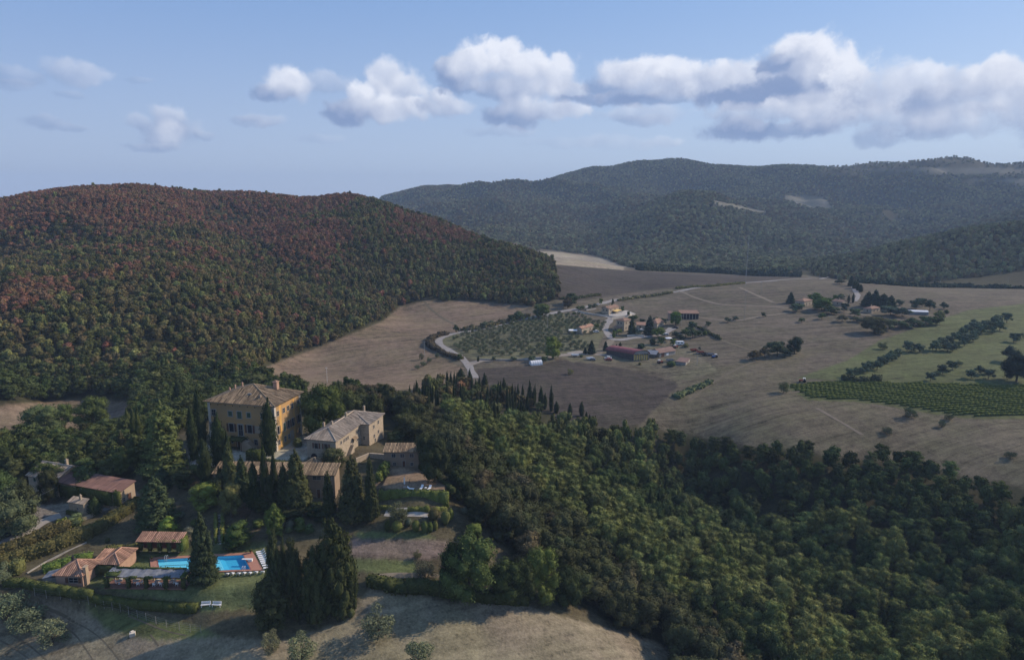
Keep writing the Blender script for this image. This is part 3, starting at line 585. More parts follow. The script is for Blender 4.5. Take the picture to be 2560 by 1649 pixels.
def scatter(name,label,cat,pts,rot,scl,tint,idx,protos):
    me=bpy.data.meshes.new(name); n_=len(pts); me.vertices.add(n_); me.vertices.foreach_set('co',pts.astype(np.float32).ravel())
    for nm,ty,fld,arr in (('rot','FLOAT','value',rot),('scl','FLOAT_VECTOR','vector',scl),('tint','FLOAT_COLOR','color',np.concatenate([tint,np.ones((n_,1))],1)),('idx','INT','value',idx)):
        a=me.attributes.new(nm,ty,'POINT'); a.data.foreach_set(fld,np.ascontiguousarray(arr,dtype=np.int32 if ty=='INT' else np.float32).ravel())
    o=link(name,me); tag(o,label,cat,kind='stuff')
    ng=bpy.data.node_groups.new(name,'GeometryNodeTree'); ng.interface.new_socket('Geometry',in_out='INPUT',socket_type='NodeSocketGeometry'); ng.interface.new_socket('Geometry',in_out='OUTPUT',socket_type='NodeSocketGeometry')
    t=NT(ng); gi=t.n('NodeGroupInput'); go=t.n('NodeGroupOutput'); jg=t.n('GeometryNodeJoinGeometry')
    for p in protos:
        oi=t.n('GeometryNodeObjectInfo'); oi.inputs['Object'].default_value=p; oi.inputs['As Instance'].default_value=False
        smt=t.n('GeometryNodeSetMaterial'); smt.inputs['Material'].default_value=M['wood_leaf']; t.l(oi.outputs['Geometry'],smt.inputs[0])
        g2i=t.n('GeometryNodeGeometryToInstance'); t.l(smt.outputs[0],g2i.inputs[0]); t.l(g2i.outputs[0],jg.inputs[0])
    iop=t.n('GeometryNodeInstanceOnPoints'); t.l(gi.outputs[0],iop.inputs['Points']); t.l(jg.outputs[0],iop.inputs['Instance']); iop.inputs['Pick Instance'].default_value=True
    def na(nm,dt): q=t.n('GeometryNodeInputNamedAttribute',data_type=dt); q.inputs[0].default_value=nm; return q.outputs['Attribute']
    t.l(na('idx','INT'),iop.inputs['Instance Index']); cx=t.n('ShaderNodeCombineXYZ'); t.l(na('rot','FLOAT'),cx.inputs[2]); t.l(cx.outputs[0],iop.inputs['Rotation']); t.l(na('scl','FLOAT_VECTOR'),iop.inputs['Scale'])
    t.l(iop.outputs[0],go.inputs[0])
    md=o.modifiers.new('scatter','NODES'); md.node_group=ng; return o
def lerp(a,b,t): t=np.asarray(t)[:,None]; return np.array(a)*(1-t)+np.array(b)*t
def tints(n,base,r,v=.22): return np.array(base)*(1+r.normal(0,v,(n,1)))*(1+r.normal(0,.045,(n,3)))
PROTO={}
def make_woods(RID):
    W=wood_setup(RID); r=np.random.default_rng(77); print({k:len(v) for k,v in W.items()})
    # --- near wood: kinds
    N=W['near']; N=N[np.argsort(N[:,5])]; u,v,d=N[:,3],N[:,4],N[:,5]
    fb=fbm(N[:,0]/38,N[:,1]/38,61); 
    # pines on the ridge crest facing the sun, dark evergreen oaks on the near slope
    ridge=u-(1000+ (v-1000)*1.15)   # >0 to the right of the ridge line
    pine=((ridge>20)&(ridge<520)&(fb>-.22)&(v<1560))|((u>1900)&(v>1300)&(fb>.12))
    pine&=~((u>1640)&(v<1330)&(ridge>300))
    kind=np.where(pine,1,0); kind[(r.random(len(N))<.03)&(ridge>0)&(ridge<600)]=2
    used={0:0,1:0,2:0}; rest=[]
    for i,(x,y,z,uu,vv,dd) in enumerate(N):
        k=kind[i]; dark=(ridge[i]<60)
        inview=(-30<uu<2600) and vv<1760
        bank=(uu>1700 and vv<1280+ (uu-1700)*.35)
        if inview and used[k]<(300 if k<2 else 60):
            used[k]+=1
            if k==1:
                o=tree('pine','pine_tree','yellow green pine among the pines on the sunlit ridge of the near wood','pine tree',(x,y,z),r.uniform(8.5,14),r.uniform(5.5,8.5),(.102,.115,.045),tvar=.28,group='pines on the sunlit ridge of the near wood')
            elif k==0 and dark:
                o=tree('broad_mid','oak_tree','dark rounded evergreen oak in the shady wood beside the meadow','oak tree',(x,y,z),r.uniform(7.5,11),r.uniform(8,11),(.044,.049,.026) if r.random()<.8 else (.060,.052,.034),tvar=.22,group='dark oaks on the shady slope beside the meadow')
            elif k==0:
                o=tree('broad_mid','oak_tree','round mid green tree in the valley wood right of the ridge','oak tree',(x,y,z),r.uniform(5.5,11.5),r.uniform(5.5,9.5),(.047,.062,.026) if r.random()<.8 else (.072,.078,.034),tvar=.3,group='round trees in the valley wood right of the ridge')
            else:
                o=tree('cypress','cypress_tree','slim dark cypress poking out of the near wood','cypress tree',(x,y,z),r.uniform(10,14),r.uniform(2.0,2.8),'cyp',group='cypresses poking out of the near wood')
            PROTO.setdefault(k,o)
        else: rest.append(i)
    if 0 in PROTO:
        pass
    rest=np.array(rest,int)
    # every proto crown is the crown of a tree that stands in the scene
    pr=[]
    rc=np.random.default_rng(12)
    for q_ in range(46):
        uu=rc.uniform(1025,1340); vv=np.interp(uu,[1035,1250,1500],[1015,1050,1110])+rc.uniform(-12,30); ptree('cypress','cypress_tree','dark cypress in the spiky row between the wood and the ploughed field','cypress tree',(uu,vv),vv-rc.uniform(52,84),rc.uniform(9,14),(.028,.037,.02),group='cypresses of the row above the ploughed field')
    for vi in range(4):
        pr.append(next(o for o in bpy.data.objects if o.name.startswith('crown') and o.data==CR['broad_lo'][vi]))
    for vi in range(2):
        pr.append(next(o for o in bpy.data.objects if o.name.startswith('crown') and o.data==CR['pine'][vi]))
    L=W['left']; 
    for k_,q in (('broad_lo',pr[:0]),): pass

    A=np.concatenate([N[rest],L]); kk=np.concatenate([kind[rest],np.zeros(len(L),int)])
    idx=np.where(kk==1,r.integers(4,6,len(A)),r.integers(0,4,len(A)))
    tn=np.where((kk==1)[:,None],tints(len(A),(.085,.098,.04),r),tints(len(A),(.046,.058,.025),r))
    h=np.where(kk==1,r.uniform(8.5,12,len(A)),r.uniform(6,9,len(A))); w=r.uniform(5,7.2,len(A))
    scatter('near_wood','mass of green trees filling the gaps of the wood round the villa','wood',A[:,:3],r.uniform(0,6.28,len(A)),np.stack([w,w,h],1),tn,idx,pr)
    # --- wooded hill
    H=W['hill']; n_=len(H); u,v,d=H[:,3],H[:,4],H[:,5]
    fb=fbm(H[:,0]/90,H[:,1]/90,71); fb2=fbm(H[:,0]/22,H[:,1]/22,81)
    br=.5-(v-455)/270+(500-u)/2200+fb*1.5+fb2*.35; br=np.where(u>880,br-.3,br); pb=np.clip(.92+br*1.5,.04,.96); isb=r.random(n_)<pb
    g_=tints(n_,(.066,.073,.033),r,.25); yl=(r.random(n_)<.33); g_[yl]=tints(yl.sum(),(.115,.12,.052),r,.2)
    b_=tints(n_,(.150,.080,.060),r,.16); b2=r.random(n_)<.35; b_[b2]=tints(b2.sum(),(.122,.085,.056),r,.16)
    ob=r.random(n_)<.45; g_[ob]=tints(ob.sum(),(.098,.082,.044),r,.18)
    tn=np.where(isb[:,None],b_,g_)
    pin=(~isb)&((u>850)|(r.random(n_)<.2))&(fb2>-.05)
    idx=np.where(pin,r.integers(4,6,n_),r.integers(0,4,n_)); w=r.uniform(3.8,6.4,n_); h=np.where(pin,r.uniform(7,9.5,n_),r.uniform(4.4,7.2,n_))
    # stony clearings
    k=np.ones(n_,bool)
    for cu,cv,ru,rv,pr_ in ((560,545,60,22,.6),(545,510,30,12,.5),(640,640,45,22,.5),(395,860,35,14,.7),(200,590,40,30,.3),(590,560,40,12,.6),(300,480,12,8,.6)):
        k&=~(((((u-cu)/ru)**2+((v-cv)/rv)**2)<1)&(r.random(n_)<pr_))
    H=H[k]; scatter('hill_wood','autumn wood of rust brown and green trees covering the big rounded hill','wood',H[:,:3]-np.array([0,0,.6]),r.uniform(0,6.28,k.sum()),np.stack([w,w,h],1)[k],tn[k],idx[k],pr)
    # --- far wood
    H=W['far']; n_=len(H); u,v,d=H[:,3],H[:,4],H[:,5]; fb=fbm(H[:,0]/260,H[:,1]/260,91); fb2=fbm(H[:,0]/60,H[:,1]/60,95)
    tn=tints(n_,(.125,.130,.075),r,.35); bb=r.random(n_)<(.12+fb*.5+(u<1500)*.1); tn[bb]=tints(bb.sum(),(.10,.075,.04),r,.2)
    w=r.uniform(6.5,10.5,n_); w=np.where((d<1330)&(u>2030),w*.75,w); h=r.uniform(6,9,n_); idx=r.integers(0,4,n_)
    k=((fb2+fb*.6)>-.62)&~((u>2060)&(v<440)&(r.random(n_)<.82))
    scatter('far_wood','blue green wood covering the distant mountain slopes','wood',(H[:,:3]-np.array([0,0,1.5]))[k],r.uniform(0,6.28,k.sum()),np.stack([w,w,h],1)[k],tn[k],idx[k],pr)
# ---------------------------------------------------------------- building kit
def PH(u,v,z):
    d=pix_dir(u,v); t=(z-CAMZ)/d[2]; return Vector((d[0]*t,d[1]*t,z))
def along(p,ang,u):
    dx,dy=math.cos(R(ang)),math.sin(R(ang)); k=(u-1280)/F; cp,sp=math.cos(PITCH),math.sin(PITCH)
    return (k*(p[1]*cp-(p[2]-CAMZ)*sp)-p[0])/(dx-k*dy*cp)
def setin(m,**k):
    for n_ in m.node_tree.nodes:
        if n_.type=='BSDF_PRINCIPLED':
            for a,b in k.items(): n_.inputs[a].default_value=b
    return m
M['stucco']=mat('ochre_stucco',(.50,.29,.11),.9,.3,.22,(.34,.235,.13),.2,3)
M['stucco2']=mat('pale_stucco',(.42,.33,.24),.9,.2,.5,(.34,.25,.17),.2,3)
M['shadest']=mat('shaded_stucco',(.30,.225,.16),.9,.2,.5,(.23,.17,.12),.2,3)  # darker copy of the stucco, shade on these walls put into the colour
M['pinkst']=mat('pink_stucco',(.40,.26,.19),.9,.2,.8)
M['cream']=mat('cream_render',(.40,.335,.25),.9,.2,.6)
M['stone']=mat('rough_stone',(.46,.38,.28),.95,.3,2.2,(.27,.22,.165),.9,3.2)
M['tile']=mat('old_roof_tiles',(.30,.23,.145),.9,.3,1.3,(.21,.15,.10),.3,6,tone=.8)
M['tile2']=mat('lichen_stone_tiles',(.42,.36,.29),.9,.3,1.1,(.27,.215,.17),.5,4,tone=.5)
M['tilered']=mat('red_roof_tiles',(.40,.25,.175),.9,.3,1.5,(.28,.155,.11),.3,6,tone=.65)
M['tilefar']=mat('clay_tiles',(.27,.17,.125),.9,.3,.7,tone=.4)
M['redmetal']=mat('red_metal_sheet',(.26,.085,.085),.6,.3,.5)
M['brown']=mat('brown_metal_sheet',(.21,.13,.105),.7,.3,.5)
M['trim']=mat('grey_stone_trim',(.33,.30,.26),.9,.25,2)
M['quoin']=mat('pale_stone_trim',(.55,.50,.43),.9,.2,2)
M['glass']=setin(mat('window_glass',(.018,.022,.03),.12,.2),**{'Specular IOR Level':.5})
M['green']=mat('green_shutter',(.045,.085,.055),.7,.3,3)
M['wood']=mat('brown_wood',(.13,.065,.04),.8,.3,3)
M['white']=mat('white_paint',(.78,.78,.78),.5,.06,2)
M['grey']=mat('grey_metal',(.25,.26,.28),.5,.2,2,metal=.3)
M['dark']=mat('dark_metal',(.03,.03,.035),.5,.2)
M['terra']=mat('terracotta_paving',(.42,.21,.15),.85,.25,2,(.34,.17,.125))
M['paving']=mat('pale_paving',(.42,.39,.35),.9,.2,.6)
M['conc']=mat('concrete',(.33,.31,.28),.9,.25,.8)
M['road']=mat('gravel_road',(.26,.245,.235),.95,.25,.5)
M['roadg']=mat('dirt_track',(.19,.16,.12),.95,.3,.6)
M['rut']=mat('dark_rut',(.13,.11,.075),.95,.3,.6)
M['canvas']=mat('grey_canvas',(.19,.20,.22),.9,.3,1.2)
M['rustred']=mat('rusty_red_paint',(.30,.07,.045),.6,.3,1)
M['blue']=mat('blue_paint',(.05,.16,.42),.5,.2,1)
M['yellow']=mat('yellow_straw',(.82,.58,.20),.9,.3,2)  # raised albedo: sunlight on the bale stacks put into the straw colour
M['black']=mat('rubber',(.015,.015,.015),.8,.1)
M['poolblue']=mat('pool_tiles',(.20,.68,.88),.5,.05,3)
M['pooldeep']=mat('deep_pool_tiles',(.07,.46,.74),.5,.05,3)
def water_mat():
    m=bpy.data.materials.new('pool_water'); m.use_nodes=True; t=NT(m.node_tree); m.node_tree.nodes.clear(); o=t.n('ShaderNodeOutputMaterial')
    tr=t.n('ShaderNodeBsdfTransparent'); tr.inputs[0].default_value=(.86,.98,1,1); gl=t.n('ShaderNodeBsdfGlossy'); gl.inputs['Roughness'].default_value=.06
    bp=t.n('ShaderNodeBump'); bp.inputs['Strength'].default_value=.25; bp.inputs['Distance'].default_value=.05
    t.l(t.noise(t.n('ShaderNodeTexCoord').outputs['Object'],2.2,4,.6),bp.inputs['Height']); t.l(bp.outputs[0],gl.inputs['Normal'])
    mx=t.n('ShaderNodeMixShader'); mx.inputs[0].default_value=.07; t.l(tr.outputs[0],mx.inputs[1]); t.l(gl.outputs[0],mx.inputs[2]); t.l(mx.outputs[0],o.inputs[0]); return m
M['water']=water_mat()

def tile_slope(b,pts,s=.42,r=.13,seed=0,seg=1.5,th=.14):
    P=[Vector(p) for p in pts]; n_=(P[1]-P[0]).cross(P[2]-P[0]).normalized()
    if n_.z<0: n_=-n_; P=P[::-1]
    b.slab(P,th,.3)
    up=Vector((0,0,1)); dsl=(up-n_*up.dot(n_)).normalized(); e=dsl.cross(n_).normalized(); o=P[0]; rr=random.Random(seed)
    q=[((p-o).dot(e),(p-o).dot(dsl)) for p in P]; x0=min(a for a,_ in q); x1=max(a for a,_ in q); k=int((x1-x0)/s)
    for i in range(k+1):
        x=x0+(i+.5)*s
        if x>=x1: break
        ys=[]
        for j in range(len(q)):
            (ax,ay),(bx,by)=q[j],q[(j+1)%len(q)]
            if (ax-x)*(bx-x)<0: ys.append(ay+(by-ay)*(x-ax)/(bx-ax))
        if len(ys)<2: continue
        y0,y1=min(ys)-.05,max(ys)
        if y1-y0<.15: continue
        nseg=max(1,int((y1-y0)/seg)); base=rr.uniform(.3,.75)
        for g_ in range(nseg):
            a=y0+(y1-y0)*g_/nseg; c=y0+(y1-y0)*(g_+1)/nseg; vs=[]
            for yy,lift in((a,.03),(c,0)):
                for ox,oz in((-r,.0),(-r*.6,r*.75),(r*.6,r*.75),(r,.0)): vs.append(o+e*(x+ox)+dsl*yy+n_*(oz+lift))
            b.add(vs,[(0,1,5,4),(1,2,6,5),(2,3,7,6),(0,3,2,1)],min(1,max(0,base+rr.uniform(-.3,.3))))
def roof_mesh(b,kind,x0,y0,x1,y1,z,rh,oh,rib=.42,apex=None,seed=0):
    X0,Y0,X1,Y1=x0-oh,y0-oh,x1+oh,y1+oh; W=X1-X0; D=Y1-Y0
    a=(X0,Y0,z);c=(X1,Y0,z);d=(X1,Y1,z);e=(X0,Y1,z); 
    f=(lambda *p:(tile_slope(b,p,rib,rib*.31,seed))) if rib else (lambda *p:b.slab(p,.15,.5))
    if kind=='pyr':
        m=(apex[0],apex[1],z+rh) if apex else ((X0+X1)/2,(Y0+Y1)/2,z+rh)
        for p in ((a,c,m),(c,d,m),(d,e,m),(e,a,m)): f(*p)
        rd=[(a,m),(c,m),(d,m),(e,m)]
    elif kind=='hip':
        if W>=D: m1=(X0+D/2,(Y0+Y1)/2,z+rh); m2=(X1-D/2,(Y0+Y1)/2,z+rh); f(a,c,m2,m1); f(d,e,m1,m2); f(c,d,m2); f(e,a,m1)
        else: m1=((X0+X1)/2,Y0+W/2,z+rh); m2=((X0+X1)/2,Y1-W/2,z+rh); f(a,c,m1); f(c,d,m2,m1); f(d,e,m2); f(e,a,m1,m2)
        rd=[(a,m1),(m1,m2)]+([(e,m1),(c,m2),(d,m2)] if W>=D else [(c,m1),(d,m2),(e,m2)])
    elif kind=='gx': m1=(X0,(Y0+Y1)/2,z+rh); m2=(X1,(Y0+Y1)/2,z+rh); f(a,c,m2,m1); f(d,e,m1,m2); rd=[(m1,m2)]
    elif kind=='gy': m1=((X0+X1)/2,Y0,z+rh); m2=((X0+X1)/2,Y1,z+rh); f(c,d,m2,m1); f(e,a,m1,m2); rd=[(m1,m2)]
    elif kind=='sf': f(a,c,(X1,Y1,z+rh),(X0,Y1,z+rh)); rd=[]
    elif kind=='sb': f((X0,Y0,z+rh),(X1,Y0,z+rh),d,e); rd=[]
    elif kind=='flat': b.slab([a,c,d,e],.3); rd=[]
    if rib:
        for p,q in rd: b.tube(Vector(p)+Vector((0,0,.06)),Vector(q)+Vector((0,0,.06)),.17,.17,6,.75)
def house(t,x0,y0,x1,y1,H,kind,rh,oh,wm,tm,rib=.42,base=-2.5,apex=None,seed=0,walls=True):
    b=MB()
    if walls:
        b.box(x0,y0,base,x1,y1,H-.02)
        if kind=='gx':
            for xx in (x0+.01,x1-.31): b.add([(xx,y0,H-.02),(xx,y1,H-.02),(xx,(y0+y1)/2,H+rh-.12),(xx+.3,y0,H-.02),(xx+.3,y1,H-.02),(xx+.3,(y0+y1)/2,H+rh-.12)],[(0,2,1),(3,4,5),(0,1,4,3),(1,2,5,4),(2,0,3,5)])
        if kind=='gy':
            for yy in (y0+.01,y1-.31): b.add([(x0,yy,H-.02),(x1,yy,H-.02),((x0+x1)/2,yy,H+rh-.12),(x0,yy+.3,H-.02),(x1,yy+.3,H-.02),((x0+x1)/2,yy+.3,H+rh-.12)],[(0,1,2),(3,5,4),(0,3,4,1),(1,4,5,2),(2,5,3,0)])
        if kind=='sf': b.add([(x0,y0,H-.02),(x1,y0,H-.02),(x1,y1,H-.02),(x0,y1,H-.02),(x1,y1,H+rh-.2),(x0,y1,H+rh-.2)],[(1,2,4),(0,5,3),(3,5,4,2),(0,1,4,5)])
        b.build('wall',wm,t)
    b=MB(); roof_mesh(b,kind,x0,y0,x1,y1,H,rh,oh,rib,apex,seed); return b.build('roof',tm,t)
def win(t,org,dr,s,z,w,h,style='glass',trim='trim',name='window',fr=.16):
    """window on a wall plane: org=(x,y) plane start, dr=direction angle of the wall run; outward is to the right of it"""
    ca,sa=math.cos(R(dr)),math.sin(R(dr)); nx,ny=sa,-ca
    def pt(a,o,zz): return (org[0]+ca*a+nx*o,org[1]+sa*a+ny*o,zz)
    def bx(b,a0,a1,o0,o1,zz0,zz1,tone=.5):
        b.add([pt(a0,o0,zz0),pt(a1,o0,zz0),pt(a1,o1,zz0),pt(a0,o1,zz0),pt(a0,o0,zz1),pt(a1,o0,zz1),pt(a1,o1,zz1),pt(a0,o1,zz1)],[(0,1,2,3),(4,7,6,5),(0,4,5,1),(1,5,6,2),(2,6,7,3),(3,7,4,0)],tone)
    b=MB(); a0,a1,c0,c1=s-w/2,s+w/2,z-h/2,z+h/2
    bx(b,a0-fr,a0,-.02,.09,c0,c1); bx(b,a1,a1+fr,-.02,.09,c0,c1); bx(b,a0-fr,a1+fr,-.02,.10,c1,c1+fr); bx(b,a0-fr*1.3,a1+fr*1.3,-.02,.15,c0-fr*.8,c0)
    f=b.build(name,M[trim],t)
    b=MB(); bx(b,a0,a1,-.01,.03,c0,c1); b.build('pane' if style in('glass','open') else 'shutter' if style=='green' else 'panel',M[dict(glass='glass',open='glass',green='green',wood='wood',blank='stucco2',white='white')[style]],f)
    if style=='open':
        for k in (-1,1):
            b=MB(); e=a0-fr-.02 if k<0 else a1+fr+.02; bx(b,min(e,e+k*w*.45),max(e,e+k*w*.45),-.01,.07,c0,c1); b.build('shutter',M['wood'],f)
    if style=='glass':
        b=MB(); bx(b,s-.03,s+.03,.03,.06,c0,c1); bx(b,a0,a1,.03,.055,z-.03,z+.03); b.build('glazing_bar',M['conc'],f)
    return f
def chimney(roof,x,y,z0,z1,w=.6,m='stone'):
    b=MB(); b.box(x-w/2,y-w/2,z0,x+w/2,y+w/2,z1); b.box(x-w*.65,y-w*.65,z1-.02,x+w*.65,y+w*.65,z1+.12); b.box(x-w*.3,y-w*.3,z1+.1,x+w*.3,y+w*.3,z1+.4); c=b.build('chimney',M[m],roof); return c
def leafbox(name,boxes,dens,size,tint,parent=None,seed=1,rough=.12,core=True,world=False,run=False):
    """leafy surface over boxes given as (centre, half sizes, yaw)"""
    r=np.random.default_rng(seed); V=[];Fq=[];T=[];nv=0
    for bi,bb_ in enumerate(boxes):
        c,hs,yaw=bb_[:3]; slp=bb_[3] if len(bb_)>3 else 0
        hx,hy,hz=hs; ca,sa=math.cos(yaw),math.sin(yaw); ends=(1 if not run or bi==0 else 0,1 if not run or bi==len(boxes)-1 else 0); ar=np.array([hy*hz*ends[0],hy*hz*ends[1],hx*hz,hx*hz,hx*hy]); n_=max(8,int(ar.sum()*4*dens)); k=r.choice(5,n_,p=ar/ar.sum())
        p=r.uniform(-1,1,(n_,3))*np.array(hs); N_=np.zeros((n_,3))
        for q,(ax,sg) in enumerate(((0,-1),(0,1),(1,-1),(1,1),(2,1))): m=k==q; p[m,ax]=sg*hs[ax]; N_[m,ax]=sg
        p+=r.normal(0,rough,(n_,3)); N_=N_*.7+r.normal(0,.45,(n_,3)); N_/=np.linalg.norm(N_,axis=1)[:,None]
        def tr(a,k=0): return np.stack([a[:,0]*ca-a[:,1]*sa,a[:,0]*sa+a[:,1]*ca,a[:,2]+k*a[:,0]],1)
        p=tr(p,slp)+np.array(c); N_=tr(N_)
        a=np.cross(N_,r.normal(0,1,(n_,3))); a/=np.linalg.norm(a,axis=1)[:,None]+1e-9; b=np.cross(N_,a); s=(size*r.uniform(.5,1.4,n_))[:,None]
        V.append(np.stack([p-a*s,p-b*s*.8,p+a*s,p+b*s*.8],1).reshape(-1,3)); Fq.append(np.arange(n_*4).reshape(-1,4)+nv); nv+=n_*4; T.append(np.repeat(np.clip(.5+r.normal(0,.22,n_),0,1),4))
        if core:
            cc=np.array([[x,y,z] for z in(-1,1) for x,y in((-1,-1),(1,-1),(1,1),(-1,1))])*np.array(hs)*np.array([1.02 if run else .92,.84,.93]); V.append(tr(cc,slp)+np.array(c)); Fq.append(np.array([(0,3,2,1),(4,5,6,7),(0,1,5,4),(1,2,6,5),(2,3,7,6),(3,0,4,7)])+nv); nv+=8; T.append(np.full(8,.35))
    o=link(name,npmesh(name,np.concatenate(V),np.concatenate(Fq),M['leaf'],tone=np.concatenate(T)),parent); o.color=(*(GREEN[tint] if isinstance(tint,str) else tint),1); return o
def hedge(label,pts,w,h,tint,name='hedge',cat='hedge',dens=16,size=.15,group=None,seed=1,world=False,zoff=0,wob=.12):
    P=[Vector(p) if world else G(*p) for p in pts]; bx=[]; r=random.Random(seed)
    for a,b in zip(P,P[1:]):
        L=(b-a).length; k=max(1,int(L/2.2))
        for i in range(k):
            p=a.lerp(b,i/k); q=a.lerp(b,(i+1)/k); m=(p+q)/2; sl_=0 if world else float(zat(q.x,q.y)-zat(p.x,p.y))/max(.1,(q-p).length); zz=float(zat(m.x,m.y)) if not world else m.z; ph_=seed*1.7+(m.x+m.y)*.35; hh=h*(1+wob*(.6*math.sin(ph_)+.4*math.sin(ph_*2.7+1)+r.uniform(-.12,.12))); bx.append(((m.x,m.y,zz+hh/2-.15+zoff),((q-p).length/2+.08,w/2*(1+wob*.6*math.sin(ph_*1.3+2)),hh/2+.15),math.atan2(q.y-p.y,q.x-p.x),sl_))
    o=leafbox(name,bx,dens,size,tint,seed=seed,run=True); return tag(o,label,cat,group)
def hpx(name,label,corner,ul,ur,vtop,rz,kind,rh,oh,wm,tm,rib=None,z=None,group=None,cat='house',base=-2.5,W=None,D=None,H=None,seed=0):
    """house from its nearest corner pixel, the pixel columns of its two far corners and the row of its eave"""
    p=PH(*corner,z) if z is not None else G(*corner)
    W=W or along(p,180+rz,ul); D=D or along(p,90+rz,ur); W=W if 1<W<40 else 10; D=D if 1<D<35 else 9; H=H or Hat(p,vtop)
    t=thing(name,label,cat,(p.x-W*math.cos(R(rz)),p.y-W*math.sin(R(rz)),p.z),R(rz),group)
    rf=house(t,0,0,W,D,H,kind,rh,oh,M[wm],M[tm],rib,base=base,seed=seed); return t,W,D,H,rf
# ---------------------------------------------------------------- level ground under the estate's buildings
VRZ=-13.3
VA=PH(*z2(745,720),27)
PADS+= [(-80,200,16,13,VRZ,27,5),(-68,191,9,8,VRZ,26.6,4)]
PADS+= [(-26.5,176.9,8.6,5.2,-3,24,.9)]
POOLZ=17.
WQ=[PH(*z3(1350,682),POOLZ),PH(*z4(438,643),POOLZ),PH(*z4(500,765),POOLZ),PH(*z3(1380,795),POOLZ)]
DQ=[PH(*z3(1283,664),POOLZ),PH(*z4(522,617),POOLZ),PH(*z4(612,772),POOLZ),PH(*z3(1300,808),POOLZ)]
PADS+= [(-74,144.5,22,7.5,1,POOLZ-.06,4),(-104,141,12,6,0,POOLZ-.06,4),(-70,158,10,3,5,18.6,3)]
# ================================================================ the estate
def build_villa():
    W=22.4; D=along(VA,90+VRZ,755.9); H=Hat(VA,z2(745,330)[1])
    t=thing('villa','large ochre villa with four rows of windows and a tiled pyramid roof among cypresses','villa',(VA.x-W*math.cos(R(VRZ)),VA.y-W*math.sin(R(VRZ)),27),R(VRZ))
    cen=Vector((VA.x,VA.y,27+H))-Vector((math.cos(R(VRZ)),math.sin(R(VRZ)),0))*W/2+Vector((-math.sin(R(VRZ)),math.cos(R(VRZ)),0))*D/2
    rh=Hat(cen,z2(545,138)[1]); print('villa',W,D,H,rh)
    rf=house(t,0,0,W,D,H,'pyr',max(2.5,rh),.85,M['stucco'],M['tile'],.46,seed=3)
    b=MB(); b.box(-.12,-.12,H-.5,W+.12,-.02,H-.08); b.box(W+.02,-.12,H-.5,W+.12,D+.1,H-.08); b.build('cornice',M['quoin'],t)
    for x,y in ((W-.75,0),(0,0)):
        b=MB(); b.box(x-.03,-.07,-1,x+.8,.02,H-.5); b.build('corner_stones',M['quoin'],t)
    for y0,y1 in ((0,.8),(D-.8,D)):
        b=MB(); b.box(W-.02,y0-.07,-1,W+.07,y1,H-.5); b.build('corner_stones',M['quoin'],t)
    fs=W/615.; X=lambda x:(x-130)*fs
    up=H-3.5
    for x,w,h,s in ((183,1.3,1.8,'glass'),(338,1.3,1.5,'green'),(423,1.4,2.1,'green'),(509,1.2,1.5,'green'),(640,1.3,1.6,'green')): win(t,(0,0),0,X(x),up-(.2 if x==423 else 0),w,h,s,fr=.25)
    for x,w,h,s in ((172,1.2,2.4,'open'),(340,1.5,2.5,'open'),(510,1.5,2.5,'open'),(590,2.0,1.7,'blank'),(685,1.3,2.4,'open')): win(t,(0,0),0,X(x),5.9,w,h,s,fr=.2)
    win(t,(0,0),0,X(425),5.3,1.4,3.4,'glass',fr=.35,name='balcony_door')
    for x in (160,250,330,470,560,640): win(t,(0,0),0,X(x),1.9,1.1,1.7,'glass',fr=.15)
    win(t,(0,0),0,X(410),1.5,1.5,3.0,'wood',fr=.25,name='door')
    for i in range(9): 
        b=MB(); b.box(.9+i*2.5,-.035,H-1.15,1.2+i*2.5,.01,H-.8); b.build('attic_vent',M['dark'],t)
    ds=D/225.; Y=lambda x:(x-745)*ds
    for x in (772,822,858,893,946): win(t,(W,0),90,Y(x),H-2.9,1.0,1.35,'glass',fr=.18)
    for x,s in ((768,'open'),(820,'green'),(856,'open'),(892,'open'),(946,'open')): win(t,(W,0),90,Y(x),5.7,1.0,2.4,s,fr=.2)
    for x,h in ((768,1.3),(820,1.5),(852,1.3),(943,1.3)): win(t,(W,0),90,Y(x),1.9,.9,h,'glass',fr=.15)
    win(t,(W,0),90,Y(877),1.5,1.2,3.0,'blank',fr=.3,name='door')
    ob=MB()
    for y0,y1 in ((Y(782),Y(800)),(Y(902),Y(912))): ob.box(W-.02,y0,-.5,W+.035,y1,H-.5)
    ob.build('painted_band',mat('orange_stucco',(.62,.36,.11),.9,.2,.8),t)
    chimney(rf,W-5.4,D*.70,H+rh*.35,H+rh*.95+.5,1.3,'pinkst')
    for x,y,k in ((1.6,D*.6,.3),(6.0,D*.62,.75),(3.6,D*.6,.55)): chimney(rf,x,y,H+rh*k-.6,H+rh*k+.4,.4,'pinkst')
    chimney(rf,W*.74,2.2,H+.6,H+1.9,.5,'tile2')
    for x,y,k in ((W*.56,3.2,.5),(W*.80,6.4,.38),(W*.86,7.2,.26)):
        b=MB(); b.box(x-.5,y-.35,H+rh*k-.2,x+.5,y+.35,H+rh*k+.22); b.build('skylight',M['canvas'],rf)
    # stair and vine pergola against the front
    b=MB(); 
    for i in range(10): b.box(X(520)+i*.30,-2.6,-.3,X(520)+i*.30+.31,-.7,2.7-i*.27)
    b.box(X(520)-2.2,-2.6,-.3,X(520)+.01,-.7,2.71); b.build('outside_stair',M['stucco2'],t)
    st=M['wood']; b=MB()
    for x in (X(335),X(385),X(440),X(480)): b.tube((x,-3.2,-.2),(x,-3.2,2.9),.1)
    for x in (X(335),X(385),X(440),X(480)): b.tube((x,-3.3,2.9),(x,-.05,3.1),.07)
    b.build('pergola_frame',st,t)
    leafbox('pergola_vine',[((X(407),-1.8,3.15),(3.0,1.7,.22),0)],9,.2,(.06,.065,.03),t,5,.25)
    return t
